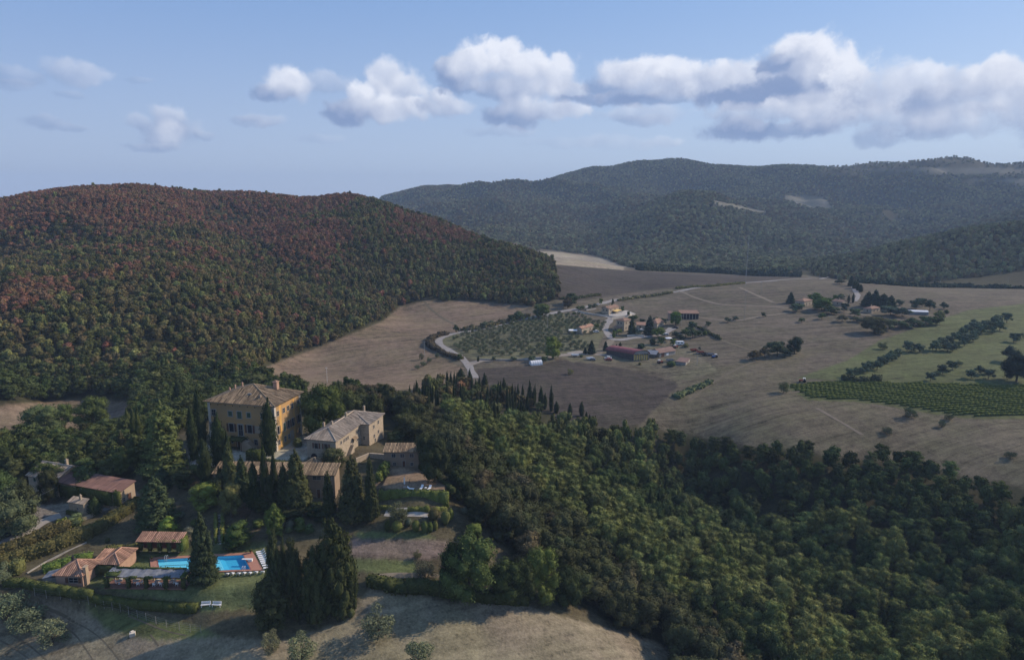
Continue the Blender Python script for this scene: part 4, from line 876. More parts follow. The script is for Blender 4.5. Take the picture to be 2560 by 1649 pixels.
def build_estate():
    build_villa()
    # ---- stone farmhouse
    A=PH(*z2(1270,812),26.2); rz=VRZ; W=along(A,180+rz,z2(1015,0)[0]); H=Hat(A,z2(1270,640)[1]); D1=along(A,90+rz,z2(1490,0)[0]); print('farm',W,H,D1)
    D1=min(D1,16)
    B=A+Vector((math.cos(R(90+rz)),math.sin(R(90+rz)),0))*D1; X2=along(B,rz,z2(1560,0)[0]); C=B+Vector((math.cos(R(rz)),math.sin(R(rz)),0))*X2; D2=along(C,90+rz,z2(1683,0)[0]); D2=min(max(D2,5),11); print('farm2',X2,D2)
    t=thing('farmhouse','two storey stone farmhouse with lichened roof right of the ochre villa','farmhouse',(A.x-W*math.cos(R(rz)),A.y-W*math.sin(R(rz)),26.2),R(rz))
    b=MB(); b.box(0,0,-5,W,D1,H-.02); b.box(0,D1,-5,W+X2,D1+D2,H-.02); b.build('wall',M['stone'],t)
    oh=.5; rh=2.2; yb=D1+D2
    b=MB(); ax=W*.5; ay=W*.5; ap=(ax,D1+D2*.5,H+rh); a1=(ax,ay,H+rh*.98)
    tile_slope(b,[(-oh,-oh,H),(W+oh,-oh,H),a1],.42,.13,1); tile_slope(b,[(W+oh,-oh,H),(W+oh,D1-oh,H),(ax+.8,D1+D2*.5,H+rh),a1],.42,.13,2)
    tile_slope(b,[(-oh,yb+oh,H),(-oh,-oh,H),a1,ap],.42,.13,3); tile_slope(b,[(W+oh-.1,D1-oh,H),(W+X2+oh,D1-oh,H),ap],.42,.13,4)
    tile_slope(b,[(W+X2+oh,D1-oh,H),(W+X2+oh,yb+oh,H),ap],.42,.13,5); tile_slope(b,[(W+X2+oh,yb+oh,H),(-oh,yb+oh,H),ap],.42,.13,6)
    for p,q in (((-oh,-oh,H),a1),((W+oh,-oh,H),a1),(a1,ap),(ap,(W+X2+oh,D1-oh,H)),(ap,(W+X2+oh,yb+oh,H))): b.tube(Vector(p)+Vector((0,0,.08)),Vector(q)+Vector((0,0,.08)),.17,.17,6,.9)
    rf=b.build('roof',M['tile2'],t)
    for x,y,z in ((ax,ay+2.2,H+rh),(ax+.3,D1-.6,H+rh),(ax+2,D1+D2*.8,H+rh*.8),(.9,D1*.55,H+.9)): chimney(rf,x,y,z-.7,z+1.0,.55)
    for x in (2.9,5.8): win(t,(0,0),0,x*W/8.7,H-1.9,1.1,1.6,'open',fr=.15)
    for x in (2.2,6.0):
        b=MB(); n_=10; pts=[(x+1.0*math.cos(math.pi*i/n_),0,.6+1.0*math.sin(math.pi*i/n_)) for i in range(n_+1)]+[(x-1.0,0,-2.4),(x+1.0,0,-2.4)]
        b.add([(p[0],-.03,p[2]) for p in pts]+[(p[0],.02,p[2]) for p in pts],[tuple(range(len(pts)))[::-1],tuple(range(len(pts),2*len(pts)))]+[(i,(i+1)%len(pts),(i+1)%len(pts)+len(pts),i+len(pts)) for i in range(len(pts))]); b.build('cellar_arch',M['dark'],t)
    k=D1/220.
    for x,w in ((1315,.6),(1340,.6),(1358,.6),(1375,.6),(1452,.8),(1468,.8)): win(t,(W,0),90,(x-1270)*k,H-1.6,w,.9,'glass',fr=.08)
    for x,z,h in ((1418,H-3.6,1.6),(1458,H-4.1,1.2),(1410,H-5,.8)): win(t,(W,0),90,(x-1270)*k,z,.8,h,'glass',fr=.1)
    k2=D2/123.
    for x,z in ((1600,H-1.9),(1640,H-1.5),(1602,H-5),(1638,H-4.6),(1610,H-6.6)): win(t,(W+X2,D1),90,(x-1560)*k2,z,.8,1.0,'glass',fr=.12)
    win(t,(W,D1),0,X2*.4,H-4.5,.5,1,'glass',fr=.08)
    b=MB()   # outside stair on the long side
    for i in range(14): b.box(W+.02,D1*.30+i*.32,-4.5,W+1.1,D1*.30+(i+1)*.32,-1.8+i*.26)
    b.build('outside_stair',M['stone'],t)
    b=MB(); b.slab([(W+.05,D1*.62,H-2.6),(W+1.3,D1*.62,H-3.0),(W+1.3,D1*.76,H-3.0),(W+.05,D1*.76,H-2.6)],.12); b.build('porch_roof',M['tile'],t)
    # ---- low shaded building beside the terrace
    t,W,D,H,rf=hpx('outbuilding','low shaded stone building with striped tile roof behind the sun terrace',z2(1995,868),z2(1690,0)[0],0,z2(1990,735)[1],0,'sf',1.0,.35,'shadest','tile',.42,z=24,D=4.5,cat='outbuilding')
    for x in (.28,.53,.80): win(t,(0,0),0,W*x,H-1.1,1.1,1.0,'glass',fr=.12)
    for x,h,s in ((.30,.8,'glass'),(.57,1.9,'wood'),(.80,.8,'glass')): win(t,(0,0),0,W*x,.95,.8,h,s,fr=.14)
    # ---- orangery below the villa garden
    z0=20.6; p=PH(*z2(1262,1150),z0); W=along(p,178,z2(205,0)[0]); H=Hat(p,z2(1262,938)[1]); print('orangery',W,H)
    t=thing('garden_house','long plastered garden building with a narrow tile roof behind dark cedars','garden building',(p.x-W*math.cos(R(-2)),p.y-W*math.sin(R(-2)),z0),R(-2))
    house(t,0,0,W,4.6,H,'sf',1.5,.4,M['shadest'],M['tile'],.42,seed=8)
    ks=W/1060.; X=lambda x:(x-205)*ks
    for x,w in ((1110,2.2),(1203,1.9),(420,1.2)): win(t,(0,0),0,X(x),H-.85,w,.95,'glass',fr=.1)
    for x in (605,698): win(t,(0,0),0,X(x),H-1.1,.5,.7,'glass',fr=.08)
    win(t,(0,0),0,X(1120),1.5,.85,2.6,'wood',fr=.12,name='door'); win(t,(0,0),0,X(640),1.4,.9,2.4,'wood',fr=.1,name='door')
    # ---- little well house
    p=PH(*z2(1072,880),25.2); t=thing('well_house','small hip roofed well house below the farmhouse arches','well house',(p.x-2,p.y-1,25.0),R(VRZ))
    house(t,0,0,3.8,3.4,2.2,'pyr',1.2,.35,M['stone'],M['tile'],.42,seed=9)
    # ---- walls
    def wallrun(label,pts,w,h,m='stone',zs=None,name='stone_wall',cat='wall'):
        b=MB(); P=[PH(*q,z) for q,z in zip(pts,zs)] if zs else [G(*q) for q in pts]
        for a,c in zip(P,P[1:]):
            n_=Vector((-(c-a).y,(c-a).x,0)).normalized()*w/2; b.add([a-n_-Vector((0,0,2)),a+n_-Vector((0,0,2)),c+n_-Vector((0,0,2)),c-n_-Vector((0,0,2)),a-n_+Vector((0,0,h)),a+n_+Vector((0,0,h)),c+n_+Vector((0,0,h)),c-n_+Vector((0,0,h))],[(0,1,2,3),(4,7,6,5),(0,4,5,1),(1,5,6,2),(2,6,7,3),(3,7,4,0)])
        return tag(b.build(name,M[m]),label,cat)
    wallrun('sunlit stone wall running down from the farmhouse to the terrace',[z2(1440,850),z2(1560,800),z2(1728,812)],.6,2.0,zs=[24.2,24.2,24.2])
    wallrun('low stone parapet beside the little stone tower',[z3(690,350),z3(780,318),z3(872,268)],.5,.9)
    wallrun('thin pale kerb wall down the grass beside the tall hedges',[z3(232,800),z3(400,700),z3(560,620),z3(742,537)],.22,.3,'conc',name='kerb_wall')
    # ---- terrace furniture
    def lounger(p,rz,label,group):
        t=thing('sun_lounger',label,'sun lounger',p,rz,group)
        b=MB(); b.box(-.33,-.95,.28,.33,.35,.36); b.build('seat',M['white'],t)
        b=MB(); b.add([(-.33,.35,.30),(.33,.35,.30),(.33,.95,.78),(-.33,.95,.78),(-.33,.35,.38),(.33,.35,.38),(.33,.92,.86),(-.33,.92,.86)],[(0,3,2,1),(4,5,6,7),(0,1,5,4),(1,2,6,5),(2,3,7,6),(3,0,4,7)]); b.build('backrest',M['white'],t)
        for x in(-.28,.28):
            for y in(-.8,.3): b=MB(); b.box(x-.03,y-.03,-.05,x+.03,y+.03,.28); b.build('leg',M['white'],t)
        return t
    def place(src,p,rz,label=None):
        c=copy_tree(src); c.location=p; c.rotation_euler=(0,0,rz)
        if label: c['label']=label
        return c
    tz=lambda x,y:PH(*z2(x,y),24.02)
    l0=lounger(tz(1922,1066),R(80),'white lounger lying nearest the closed parasol on the terrace','loungers on the sun terrace')
    place(l0,tz(2018,1058),R(-12),'middle white lounger on the terrace with its back raised'); place(l0,tz(2088,1062),R(-12),'rightmost white lounger on the terrace')
    t=thing('side_table','tiny white table between two terrace loungers','table',tz(2054,1060)); b=MB(); b.box(-.28,-.28,.38,.28,.28,.43); b.build('table_top',M['white'],t)
    for x in(-.2,.2):
        for y in(-.2,.2): b=MB(); b.box(x-.02,y-.02,-.03,x+.02,y+.02,.38); b.build('leg',M['white'],t)
    t=thing('closed_parasol','tall closed white parasol standing on the sun terrace','parasol',tz(1868,1043)); b=MB(); b.tube((0,0,0),(0,0,3.1),.035); b.build('pole',M['grey'],t)
    b=MB(); b.tube((0,0,.9),(0,0,1.9),.22,.2); b.tube((0,0,1.9),(0,0,3.0),.2,.05); b.build('canopy',M['white'],t); b=MB(); b.box(-.35,-.35,-.03,.35,.35,.08); b.build('base',M['conc'],t)
    t=thing('shower_post','thin dark leaning post beside the closed parasol','post',tz(1905,1040)); b=MB(); b.tube((0,0,-.05),(.35,.1,2.2),.05); b.build('post',M['dark'],t); b=MB(); b.tube((.35,.1,2.2),(.75,.1,2.25),.03); b.build('arm',M['dark'],t)
    # ---- barn at left
    P1=PH(*z1(640,1372),25.4); P2=PH(*z1(1235,1480),25.4); rz=math.degrees(math.atan2(P2.y-P1.y,P2.x-P1.x)); W=(P2-P1).length; print('barn',rz,W)
    t=thing('red_roof_barn','long low barn with a faded red roof and ivy on its walls','barn',(P1.x,P1.y,21.4),R(rz)); W2=W+3.2; D=5.0
    house(t,0,0,W2,D,4.0,'sf',1.2,.35,M['stucco2'],mat('faded_red_roof',(.22,.13,.11),.9,.3,.5,(.16,.095,.08),.3,5,tone=.3),.5,seed=11)
    leafbox('ivy',[((W2*.62,-.25,1.9),(W2*.30,.25,2.0),0),((W2-.4,-.2,2.4),(.9,.5,2.0),0),((W2*.2,-.25,1.6),(W2*.16,.25,1.8),0)],9,.18,(.05,.06,.022),t,7,.2)
    win(t,(0,0),0,W2*.36,1.5,.9,1.8,'wood',fr=.1,name='door'); win(t,(W2,0),90,D*.62,1.5,1.1,2.3,'wood',fr=.1,name='door'); win(t,(W2,0),90,D*.25,1.6,.8,.9,'glass',fr=.1)
    t=thing('stone_roof_house','stone house with pale lichened roof joined to the left barn','house',(P1.x-10.7*math.cos(R(rz))+0,P1.y-10.7*math.sin(R(rz)),21.4),R(rz))
    rf=house(t,0,0,10.5,9.5,4.4,'gx',2.2,.5,M['stone'],M['tile2'],.5,seed=12); chimney(rf,8.4,5.2,6.0,7.9,.6)
    for x in (2.4,6.5): win(t,(0,0),0,x,3.4,.9,1.1,'green',fr=.1)
    win(t,(0,0),0,8.6,1.4,1.0,2.2,'wood',fr=.1,name='door')
    # ---- stone tower
    t,W,D,H,rf=hpx('stone_tower','small square stone tower house with tiled top beside the drive','tower',z3(728,322),z3(600,0)[0],z3(772,0)[0],z3(728,205)[1],-18,'sf',.7,.25,'stone','tile2',.42,seed=14) if 0 else hpx('stone_tower','small square stone tower with tiled top beside the drive',z3(728,322),z3(600,0)[0],z3(772,0)[0],z3(728,205)[1],-18,'sf',.8,.25,'stone','tile2',.42,cat='tower',seed=14)
    print('tower',W,D,H); chimney(rf,W*.62,D*.7,H+.3,H+1.6,.45)
    b=MB(); b.tube((W*.5-.5,-.02,.9),(W*.5+.5,-.02,.9),.08); 
    leafbox('ivy',[((W*.25,-.3,.8),(W*.4,.3,.7),0)],9,.16,'oak',t,9,.2); win(t,(0,0),0,W*.6,H-1.5,.5,.6,'glass',fr=.08)
    # ---- kitchen hut by the pool
    t,W,D,H,rf=hpx('kitchen_hut','pink walled kitchen hut with a hipped tile roof and shuttered window',z3(716,908),z3(487,0)[0],0,z3(716,815)[1],-3,'hip',1.9,.45,'pinkst','tilered',.46,z=POOLZ-.05,D=6.2,cat='hut',seed=15)
    print('hut',W,H); f=win(t,(0,0),0,W*.66,H*.55,2.0,1.15,'glass',fr=.1)
    for k in (-1,1): b=MB(); x=W*.66+k*1.45; b.box(x-.35,-.16,H*.55-.6,x+.35,-.10,H*.55+.6); b.build('shutter',M['wood'],f)
    b=MB(); b.box(W-.1,.5,-.2,W+.55,1.4,H+1.5); b.box(W-.2,.4,H+1.5,W+.65,1.5,H+1.65); b.build('chimney',M['stucco2'],rf); chimney(rf,1.0,4.4,H+.5,H+1.8,.4,'dark')
    t=thing('woodshed','grey lean to shed against the left side of the kitchen hut','shed',PH(*z3(365,885),POOLZ),R(8)); b=MB(); b.slab([(0,0,1.2),(3.6,0,1.9),(3.6,3,2.0),(0,3,1.3)],.1); b.build('roof',M['canvas'],t); b=MB(); b.box(.1,.1,-.5,3.5,2.9,1.1); b.build('wall',M['conc'],t)
    # ---- changing cabin
    p=PH(*z3(1036,812),POOLZ); W=along(p,178,z3(888,0)[0]); t=thing('changing_cabin','terracotta roofed cabin between the kitchen hut and the pool','cabin',(p.x-W,p.y,POOLZ-.05),R(-2)); print('cabin',W)
    rf=house(t,0,0,W,6.4,2.9,'hip',1.5,.4,M['pinkst'],M['tilered'],.46,seed=16); b=MB(); roof_mesh(b,'sf',-3.0,.3,-.2,6,2.2,.9,.3,.46,seed=17); b.build('lean_to_roof',M['tilered'],t); b=MB(); b.box(-2.9,.4,-.5,-.05,5.9,2.2); b.build('lean_to_wall',M['pinkst'],t)
    leafbox('ivy',[((W*.3,-.3,1.5),(W*.45,.3,1.2),0),((-1.6,-.2,1.2),(1.3,.3,1.0),0)],9,.16,'oak',t,10,.2); win(t,(0,0),0,W*.8,1.5,.8,1.5,'wood',fr=.1,name='door')
    # ---- loggia
    p=PH(*z3(1548,606),18.3); W=along(p,178,z3(1185,0)[0]); t=thing('loggia','open red walled loggia with ivy pillars and striped tile roof behind the pool','loggia',(p.x-W,p.y+W*.03,18.2),R(-2)); print('loggia',W)
    b=MB(); b.box(0,2.3,-.5,W,2.6,2.5); b.build('wall',mat('red_wall',(.20,.06,.05),.9,.2,1),t); b=MB(); roof_mesh(b,'sf',0,0,W,2.6,2.5,1.0,.3,.46,seed=18); b.build('roof',M['tilered'],t)
    for i in range(5):
        x=.5+(W-1)*i/4; b=MB(); b.box(x-.2,.1,-.3,x+.2,.5,2.45); pl=b.build('pillar',M['stucco2'],t); leafbox('ivy',[((x,.3,1.1),(.42,.35,1.2),0)],11,.15,'oak',pl,20+i,.12)
    leafbox('ivy',[((W+.4,1.3,1.4),(.4,1.4,1.6),0),((W*.7,.2,2.5),(W*.3,.3,.2),0)],10,.16,(.09,.11,.035),t,30,.2)
    # ---- vine canopy left of the loggia
    hedge('leafy vine covered shelter left of the red loggia',[z3(905,655),z3(1045,640),z3(1190,612)],2.6,2.2,(.085,.085,.035),name='vine_shelter',cat='vine shelter',seed=31,size=.2,dens=7)
    # ---- pool
    pool=thing('swimming_pool','long blue swimming pool in a terracotta terrace on the lawn','swimming pool',((WQ[0]+WQ[2])/2)[:]); o=Vector(pool.location)
    def Q(v,z): return (v.x-o.x,v.y-o.y,z)
    b=MB()
    for i in range(4):
        j=(i+1)%4; b.add([Q(DQ[i],.10),Q(DQ[j],.10),Q(WQ[j],.10),Q(WQ[i],.10),Q(DQ[i],-.8),Q(DQ[j],-.8),Q(WQ[j],-.8),Q(WQ[i],-.8)],[(0,3,2,1),(0,1,5,4)])
    b.build('terrace_paving',M['terra'],pool)
    cq=[(p.lerp(o,-.022)) for p in WQ]; b=MB()
    for i in range(4):
        j=(i+1)%4; b.add([Q(cq[i],.14),Q(cq[j],.14),Q(WQ[j],.14),Q(WQ[i],.14),Q(cq[i],.1),Q(cq[j],.1),Q(WQ[j],.02),Q(WQ[i],.02)],[(0,3,2,1),(0,1,5,4),(3,7,6,2)])
    b.build('coping',mat('dark_terracotta',(.30,.12,.10),.7,.2,2),pool)
    b=MB()
    for i in range(4): j=(i+1)%4; b.add([Q(WQ[i],.13),Q(WQ[j],.13),Q(WQ[j],-2.6),Q(WQ[i],-2.6)],[(0,1,2,3)])
    m1=WQ[0].lerp(WQ[1],.72); m2=WQ[3].lerp(WQ[2],.72); b.add([Q(WQ[0],-.45),Q(m1,-.5),Q(m2,-.5),Q(WQ[3],-.45)],[(0,1,2,3)]); b.build('basin',M['poolblue'],pool)
    b=MB(); m3=WQ[0].lerp(WQ[1],.78); m4=WQ[3].lerp(WQ[2],.78); b.add([Q(m1,-.5),Q(m3,-.8),Q(m4,-.8),Q(m2,-.5)],[(0,1,2,3)]); b.add([Q(m3,-.8),Q(WQ[1],-.8),Q(WQ[2],-.8),Q(m4,-.8)],[(0,1,2,3)]); b.build('deep_end',M['pooldeep'],pool)
    b=MB(); b.add([Q(p,.0) for p in WQ],[(0,3,2,1)]); w_=b.build('water',M['water'],pool)
    for k in (.33,.66): 
        b=MB(); a=WQ[0].lerp(WQ[3],k); c=WQ[1].lerp(WQ[2],k); n_=Vector((0,.09,0)); b.add([Q(a-n_,-.43),Q(c.lerp(a,.3)-n_,-.47),Q(c.lerp(a,.3)+n_,-.47),Q(a+n_,-.43)],[(0,1,2,3)]); b.build('lane_line',M['dark'],pool)
    def ladder(p,ang,label):
        t=thing('pool_ladder',label,'pool ladder',p,ang); 
        for x in(-.25,.25):
            b=MB(); b.tube((x,.5,0.05),(x,.5,.8),.03); b.tube((x,.5,.8),(x,-.15,.8),.03); b.tube((x,-.15,.8),(x,-.15,-1),.03); b.build('rail',M['white'],t)
        for z in(-.3,-.6,-.9): b=MB(); b.tube((-.25,-.15,z),(.25,-.15,z),.03); b.build('step',M['white'],t)
    ladder(WQ[0].lerp(WQ[1],.10)+Vector((0,0,.1)),0,'chrome ladder at the far left corner of the pool'); ladder(WQ[3].lerp(WQ[2],.93)+Vector((0,0,.1)),math.pi,'chrome ladder at the near right corner of the pool')
    db=thing('diving_board','short white diving board over the right end of the pool','diving board',PH(*z4(500,692),POOLZ+.1)); b=MB(); b.box(-1.9,-.25,.5,.6,.25,.58); b.build('board',M['white'],db); b=MB(); b.box(-.5,-.3,-.03,.5,.3,.5); b.build('stand',M['white'],db)
    pt=thing('flower_pot','terracotta pot with a small green plant at the pool corner','flower pot',PH(*z4(506,622),POOLZ+.1)); b=MB(); b.tube((0,0,0),(0,0,.5),.2,.3,9); b.build('pot',M['terra'],pt); c=link('plant',CR['topiary'][0],pt); c.scale=(.8,.8,.7); c.location=(0,0,.4); c.color=(*GREEN['oak'],1)
    pt=copy_tree(pt); pt.location=PH(*z3(1305,683),POOLZ+.1); pt['label']='terracotta pot with a plant on the left end of the pool terrace'
    g_='loungers along the right edge of the pool'
    s0=None
    for i,(x,y) in enumerate(((585,612),(592,628),(600,645),(607,660),(616,676),(622,692),(630,708),(640,728),(650,748))):
        p=PH(*z4(x,y+8),POOLZ); 
        if s0 is None: s0=lounger(p,R(-72),'white plastic lounger in the row along the right edge of the pool',g_)
        else: place(s0,p,R(-72+random.uniform(-5,5)))
    s0=lounger(PH(*z4(300,815),POOLZ),R(180),'white deck chair in the row along the near edge of the pool','deck chairs along the near edge of the pool')
    for c in s0.children: c.scale=(1.15,.55,1.0)
    for x,y in ((345,810),(398,812),(445,806),(495,806),(548,800),(605,798)): place(s0,PH(*z4(x,y),POOLZ),R(180+random.uniform(-12,12)))
    # ---- pergola
    p0=PH(*z3(920,915),POOLZ); p1=PH(*z3(1578,925),POOLZ); L=(p1-p0).length; rz=math.atan2(p1.y-p0.y,p1.x-p0.x); t=thing('pergola','long pergola with grey canvas roof and ivy clad posts beside the pool','pergola',p0,rz); print('pergola',L)
    Dp=2.9; b=MB()
    for i in range(13):
        x=-.2+(L+.4)*i/12; b.box(x-.05,-.2,2.45,x+.05,Dp+.2,2.6)
    b.box(-.3,-.1,2.3,L+.3,.05,2.45); b.box(-.3,Dp-.05,2.3,L+.3,Dp+.1,2.45); b.build('beams',M['wood'],t)
    b=MB(); n_=26
    for i in range(n_):
        xa=-.4+(L+.8)*i/n_; xb=-.4+(L+.8)*(i+1)/n_; za=2.66+.08*math.sin(i*1.7); zb=2.66+.08*math.sin((i+1)*1.7); b.add([(xa,-.3,za),(xb,-.3,zb),(xb,Dp+.2,zb+.25),(xa,Dp+.2,za+.25)],[(0,1,2,3)],random.random())
    b.build('canvas_roof',M['canvas'],t)
    leafbox('ivy',[((L*.5,Dp+.1,2.95),(L*.5,.3,.12),0),((L*.07,.5,2.85),(L*.09,.9,.15),0),((L*.36,-.25,2.6),(L*.05,.3,.2),0),((L*.56,-.2,2.6),(L*.05,.3,.2),0),((L-.1,.8,2.7),(.5,1.2,.2),0),((L*.8,-.2,2.6),(L*.04,.3,.2),0)],9,.17,(.05,.065,.026),t,41,.16)
    for x in (0,.285,.515,.77,1):
        for y in (0,Dp):
            b=MB(); b.box(L*x-.12,y-.12,-.1,L*x+.12,y+.12,2.35); q=b.build('post',M['stucco2'],t)
            if y==0: leafbox('ivy',[((L*x,y,1.1),(.4,.35,1.25),0)],12,.15,'oak',q,int(50+x*10),.14)
    pv=PH(*z3(1250,880),POOLZ); b=MB(); b.box(-.6,-.2,-.3,L+.3,Dp+.3,.02); q=b.build('paving',mat('shaded_terracotta',(.22,.12,.09),.9,.3,1.5),t)  # floor terracotta darkened: shade under the pergola put into its colour
    def chair(p,rz,label,group):
        t=thing('garden_chair',label,'chair',p,rz,group); b=MB(); b.box(-.27,-.25,.4,.27,.27,.46); b.build('seat',M['white'],t); b=MB(); b.box(-.27,.24,.42,.27,.30,.92); b.build('backrest',M['white'],t)
        for x in(-.24,.24):
            for y in(-.22,.25): b=MB(); b.box(x-.03,y-.03,0,x+.03,y+.03,.4); b.build('leg',M['white'],t)
            b=MB(); b.box(x-.03,-.22,.62,x+.03,.26,.66); b.build('armrest',M['white'],t)
        return t
    zz=POOLZ+.03; c0=chair(PH(*z3(1005,880),zz),R(150),'white plastic chair under the ivy pergola','white chairs under the ivy pergola')
    for x,y,a in ((1040,860,20),(1185,900,200),(1158,880,100),(1325,905,180),(1345,890,90),(1385,900,170),(1410,885,-60),(1520,900,180),(1500,885,100),(1470,880,-30),(1215,885,-80)): place(c0,PH(*z3(x,y),zz),R(a))
    tb=None
    for x,y in ((1025,885),(1180,880),(1360,878),(1490,878)):
        if tb: place(tb,PH(*z3(x,y),zz),0); continue
        tb=thing('garden_table','pale round table under the ivy pergola','table',PH(*z3(x,y),zz),0,'tables under the ivy pergola'); b=MB(); b.tube((0,0,.70),(0,0,.74),.6,.6,14); b.build('table_top',M['quoin'],tb); b=MB(); b.tube((0,0,0),(0,0,.7),.07); b.tube((0,0,0),(0,0,.04),.3,.3,10); b.build('pedestal',M['white'],tb)
    # white table and sunshade near the shelter
    tb2=place(tb,PH(*z3(1148,612),18.0),0,'white table standing before the vine shelter'); del tb2['group']
    # ---- benches
    def bench(p,rz,label):
        t=thing('garden_bench',label,'bench',p,rz)
        for k in range(3): b=MB(); b.box(-1.0,-.3+k*.19,.42,1.0,-.15+k*.19,.47); b.build('seat_slat',M['white'],t)
        for k in range(3): b=MB(); b.box(-1.0,.28+k*.02,.55+k*.16,1.0,.32+k*.02,.68+k*.16); b.build('back_slat',M['white'],t)
        for x in(-.85,.85): b=MB(); b.box(x-.05,-.28,-.1,x+.05,-.2,.42); b.box(x-.05,.22,-.1,x+.05,.30,1.0); b.build('leg',M['white'],t)
    bench(G(*z4(120,1078)),R(8),'left one of two white benches on the shaded lawn'); bench(G(*z4(212,1078)),R(-4),'right one of two white benches on the shaded lawn')
    me=crown_mesh('rock',[(0,0,.5,.5,.4,.5)],0,.01,5,core=1,sub=1) if 0 else None
    t=MB(); t.rbox(0,0,.35,1.1,.8,.8,.4,.5,.1); t.rbox(-.15,.2,.75,.6,.4,.3,.9,.5,.3); r_=t.build('white_rock',M['quoin']); r_.location=G(*z3(1138,1330)); tag(r_,'pale square block lying alone in the dry meadow','rock')
    # parked car at the left edge
    car('small_car','dark parked car at the left edge of the gravel yard',G(*z3(14,495)),R(60),M['dark'])
    # ---- hedges
    hedge('long clipped hedge along the lower edge of the pool lawn',[z3(45,905),z3(200,905),z3(350,945),z3(500,970),z3(700,1005),z3(900,1050),z3(1100,1085),z3(1400,1105),z3(1690,1115)],1.5,1.7,(.06,.07,.026),seed=60,size=.13,dens=13,wob=.05)
    hedge('tall brownish hedge between the gravel road and the grass path',[z3(-60,760),z3(100,720),z3(330,640),z3(480,590),z3(620,530),z3(785,475)],2.6,2.7,(.085,.078,.034),seed=61,size=.17,wob=.03)
    hedge('upper hedge on the gravel road side of the tall hedge',[z3(-60,690),z3(150,600),z3(320,530),z3(480,470),z3(600,430)],2.4,2.6,(.078,.068,.032),seed=62,size=.18,wob=.04)
    hedge('bushy yellow green hedge top below the stone tower',[z3(500,420),z3(580,395),z3(690,370)],2.2,2.2,(.11,.125,.035),seed=63,size=.2,wob=.25)
    hedge('dark hedge climbing from the grass path toward the barn door',[z3(800,465),z3(880,420),z3(1000,330),z3(1190,215)],2.6,2.3,(.07,.068,.03),seed=64,size=.17)
    hedge('rounded hedge end at the bottom of the grass path',[z3(110,795),z3(190,790)],3.0,2.6,(.09,.095,.04),seed=65,size=.17)
    hedge('low bright hedge behind the kitchen hut',[z3(380,790),z3(640,705),z3(790,680)],1.8,1.6,(.09,.13,.035),seed=66,size=.17,wob=.25)
    # ivy wall below the terrace
    w=lambda x,y,z:tuple(PH(*z2(x,y),z))
    hedge('ivy covered retaining wall below the sun terrace',[(-35.4,171.1,19.2),(-27,170.9,19.2),(-17.0,170.4,19.2)],1.0,4.9,(.10,.12,.04),name='ivy_wall',cat='ivy wall',seed=67,size=.2,world=True,dens=8,wob=.04)
    hedge('dark low hedge on the right border of the terrace',[w(2000,880,23.4),w(2120,960,23.4),w(2300,1090,23.2)],1.2,1.1,'oak',seed=68,world=True)
    hedge('ivy mass on the left border of the terrace',[w(1640,990,24),w(1690,900,24),w(1720,880,24)],1.6,2.2,(.09,.11,.035),seed=69,world=True,size=.2)
    hedge('clipped hedge on the villa forecourt beside the big cypress',[w(500,790,27),w(610,800,27)],2.6,2.3,(.05,.062,.024),seed=70,world=True)
    hedge('dark hedge along the villa garden edge above the garden building',[w(640,830,26.6),w(800,850,26.4),w(990,870,26)],1.4,1.2,'oak',seed=71,world=True)
    hedge('green hedge closing the left end of the forecourt',[w(0,905,26),w(75,930,26)],1.6,1.8,(.06,.07,.03),seed=72,world=True)
    for a,b_,l in (((1640,1235),(1780,1240),'front'),((1900,1255),(2085,1262),'middle'),((2110,1262),(2235,1245),'right')):
        hedge('low box hedge of the parterre, %s stretch'%l,[z2(*a),z2(*b_)],.8,.9,(.12,.13,.045),seed=73+len(l))
    n_=0
    for x,y0,y1,wd,l,ti in ((25,560,640,46,'darkest clipped cone at the left end of the topiary row','oak'),(92,565,640,70,'broad yellow green ball in the topiary row',(.11,.125,.04)),(172,545,600,50,'silvery grey ball shrub in the topiary row','grey'),(225,560,640,52,'square clipped bush right of the grey ball',(.09,.10,.035)),(285,570,648,50,'tall clipped block in the middle of the topiary row',(.08,.10,.035)),(322,575,645,40,'clipped block at the right of the topiary row',(.075,.10,.035)),(362,565,632,32,'small pointed clipped bush at the right end of the topiary row',(.11,.12,.04)),(430,490,590,60,'leafy bright bush beside the parterre corner',(.11,.12,.045)),(465,480,560,40,'small bush at the corner of the parterre','yel'),(300,455,500,40,'round clipped bush under the ivy wall',(.1,.12,.04)),(350,480,560,70,'reddish green shrub on the parterre',(.09,.08,.04)),(562,470,520,46,'pale blue grey bush in the shade of the wood','grey')):
        ptree('topiary','clipped_bush',l,'bush',z5(x,y1),z5(0,y0)[1],wd/2.805,ti,trunk=False)
    ptree('olive','olive_tree','small dark olive tree rising behind the topiary row','olive tree',z5(100,600),z5(0,440)[1],130/2.805,(.075,.08,.05))
    # garden pavilion covered in ivy
    p=G(*z5(635,690)); t=thing('ivy_pavilion','small square pavilion wholly covered in green ivy in the shade','pavilion',p,R(10)); h=Hat(p,z5(0,620)[1]); b=MB()
    for x in(-1.3,1.3):
        for y in(-1.3,1.3): b.tube((x,y,-.2),(x,y,h),.12)
    b.build('post',M['wood'],t); leafbox('ivy_roof',[((0,0,h+.2),(1.8,1.8,.35),0),((0,0,h+.6),(1.1,1.1,.3),0)],10,.18,(.075,.095,.03),t,91,.1); leafbox('ivy_side',[((-1.4,0,h/2),(.3,1.5,h/2),0),((1.4,0,h/2),(.3,1.5,h/2),0),((0,1.4,h/2),(1.5,.3,h/2),0)],9,.16,'oak',t,92,.1)
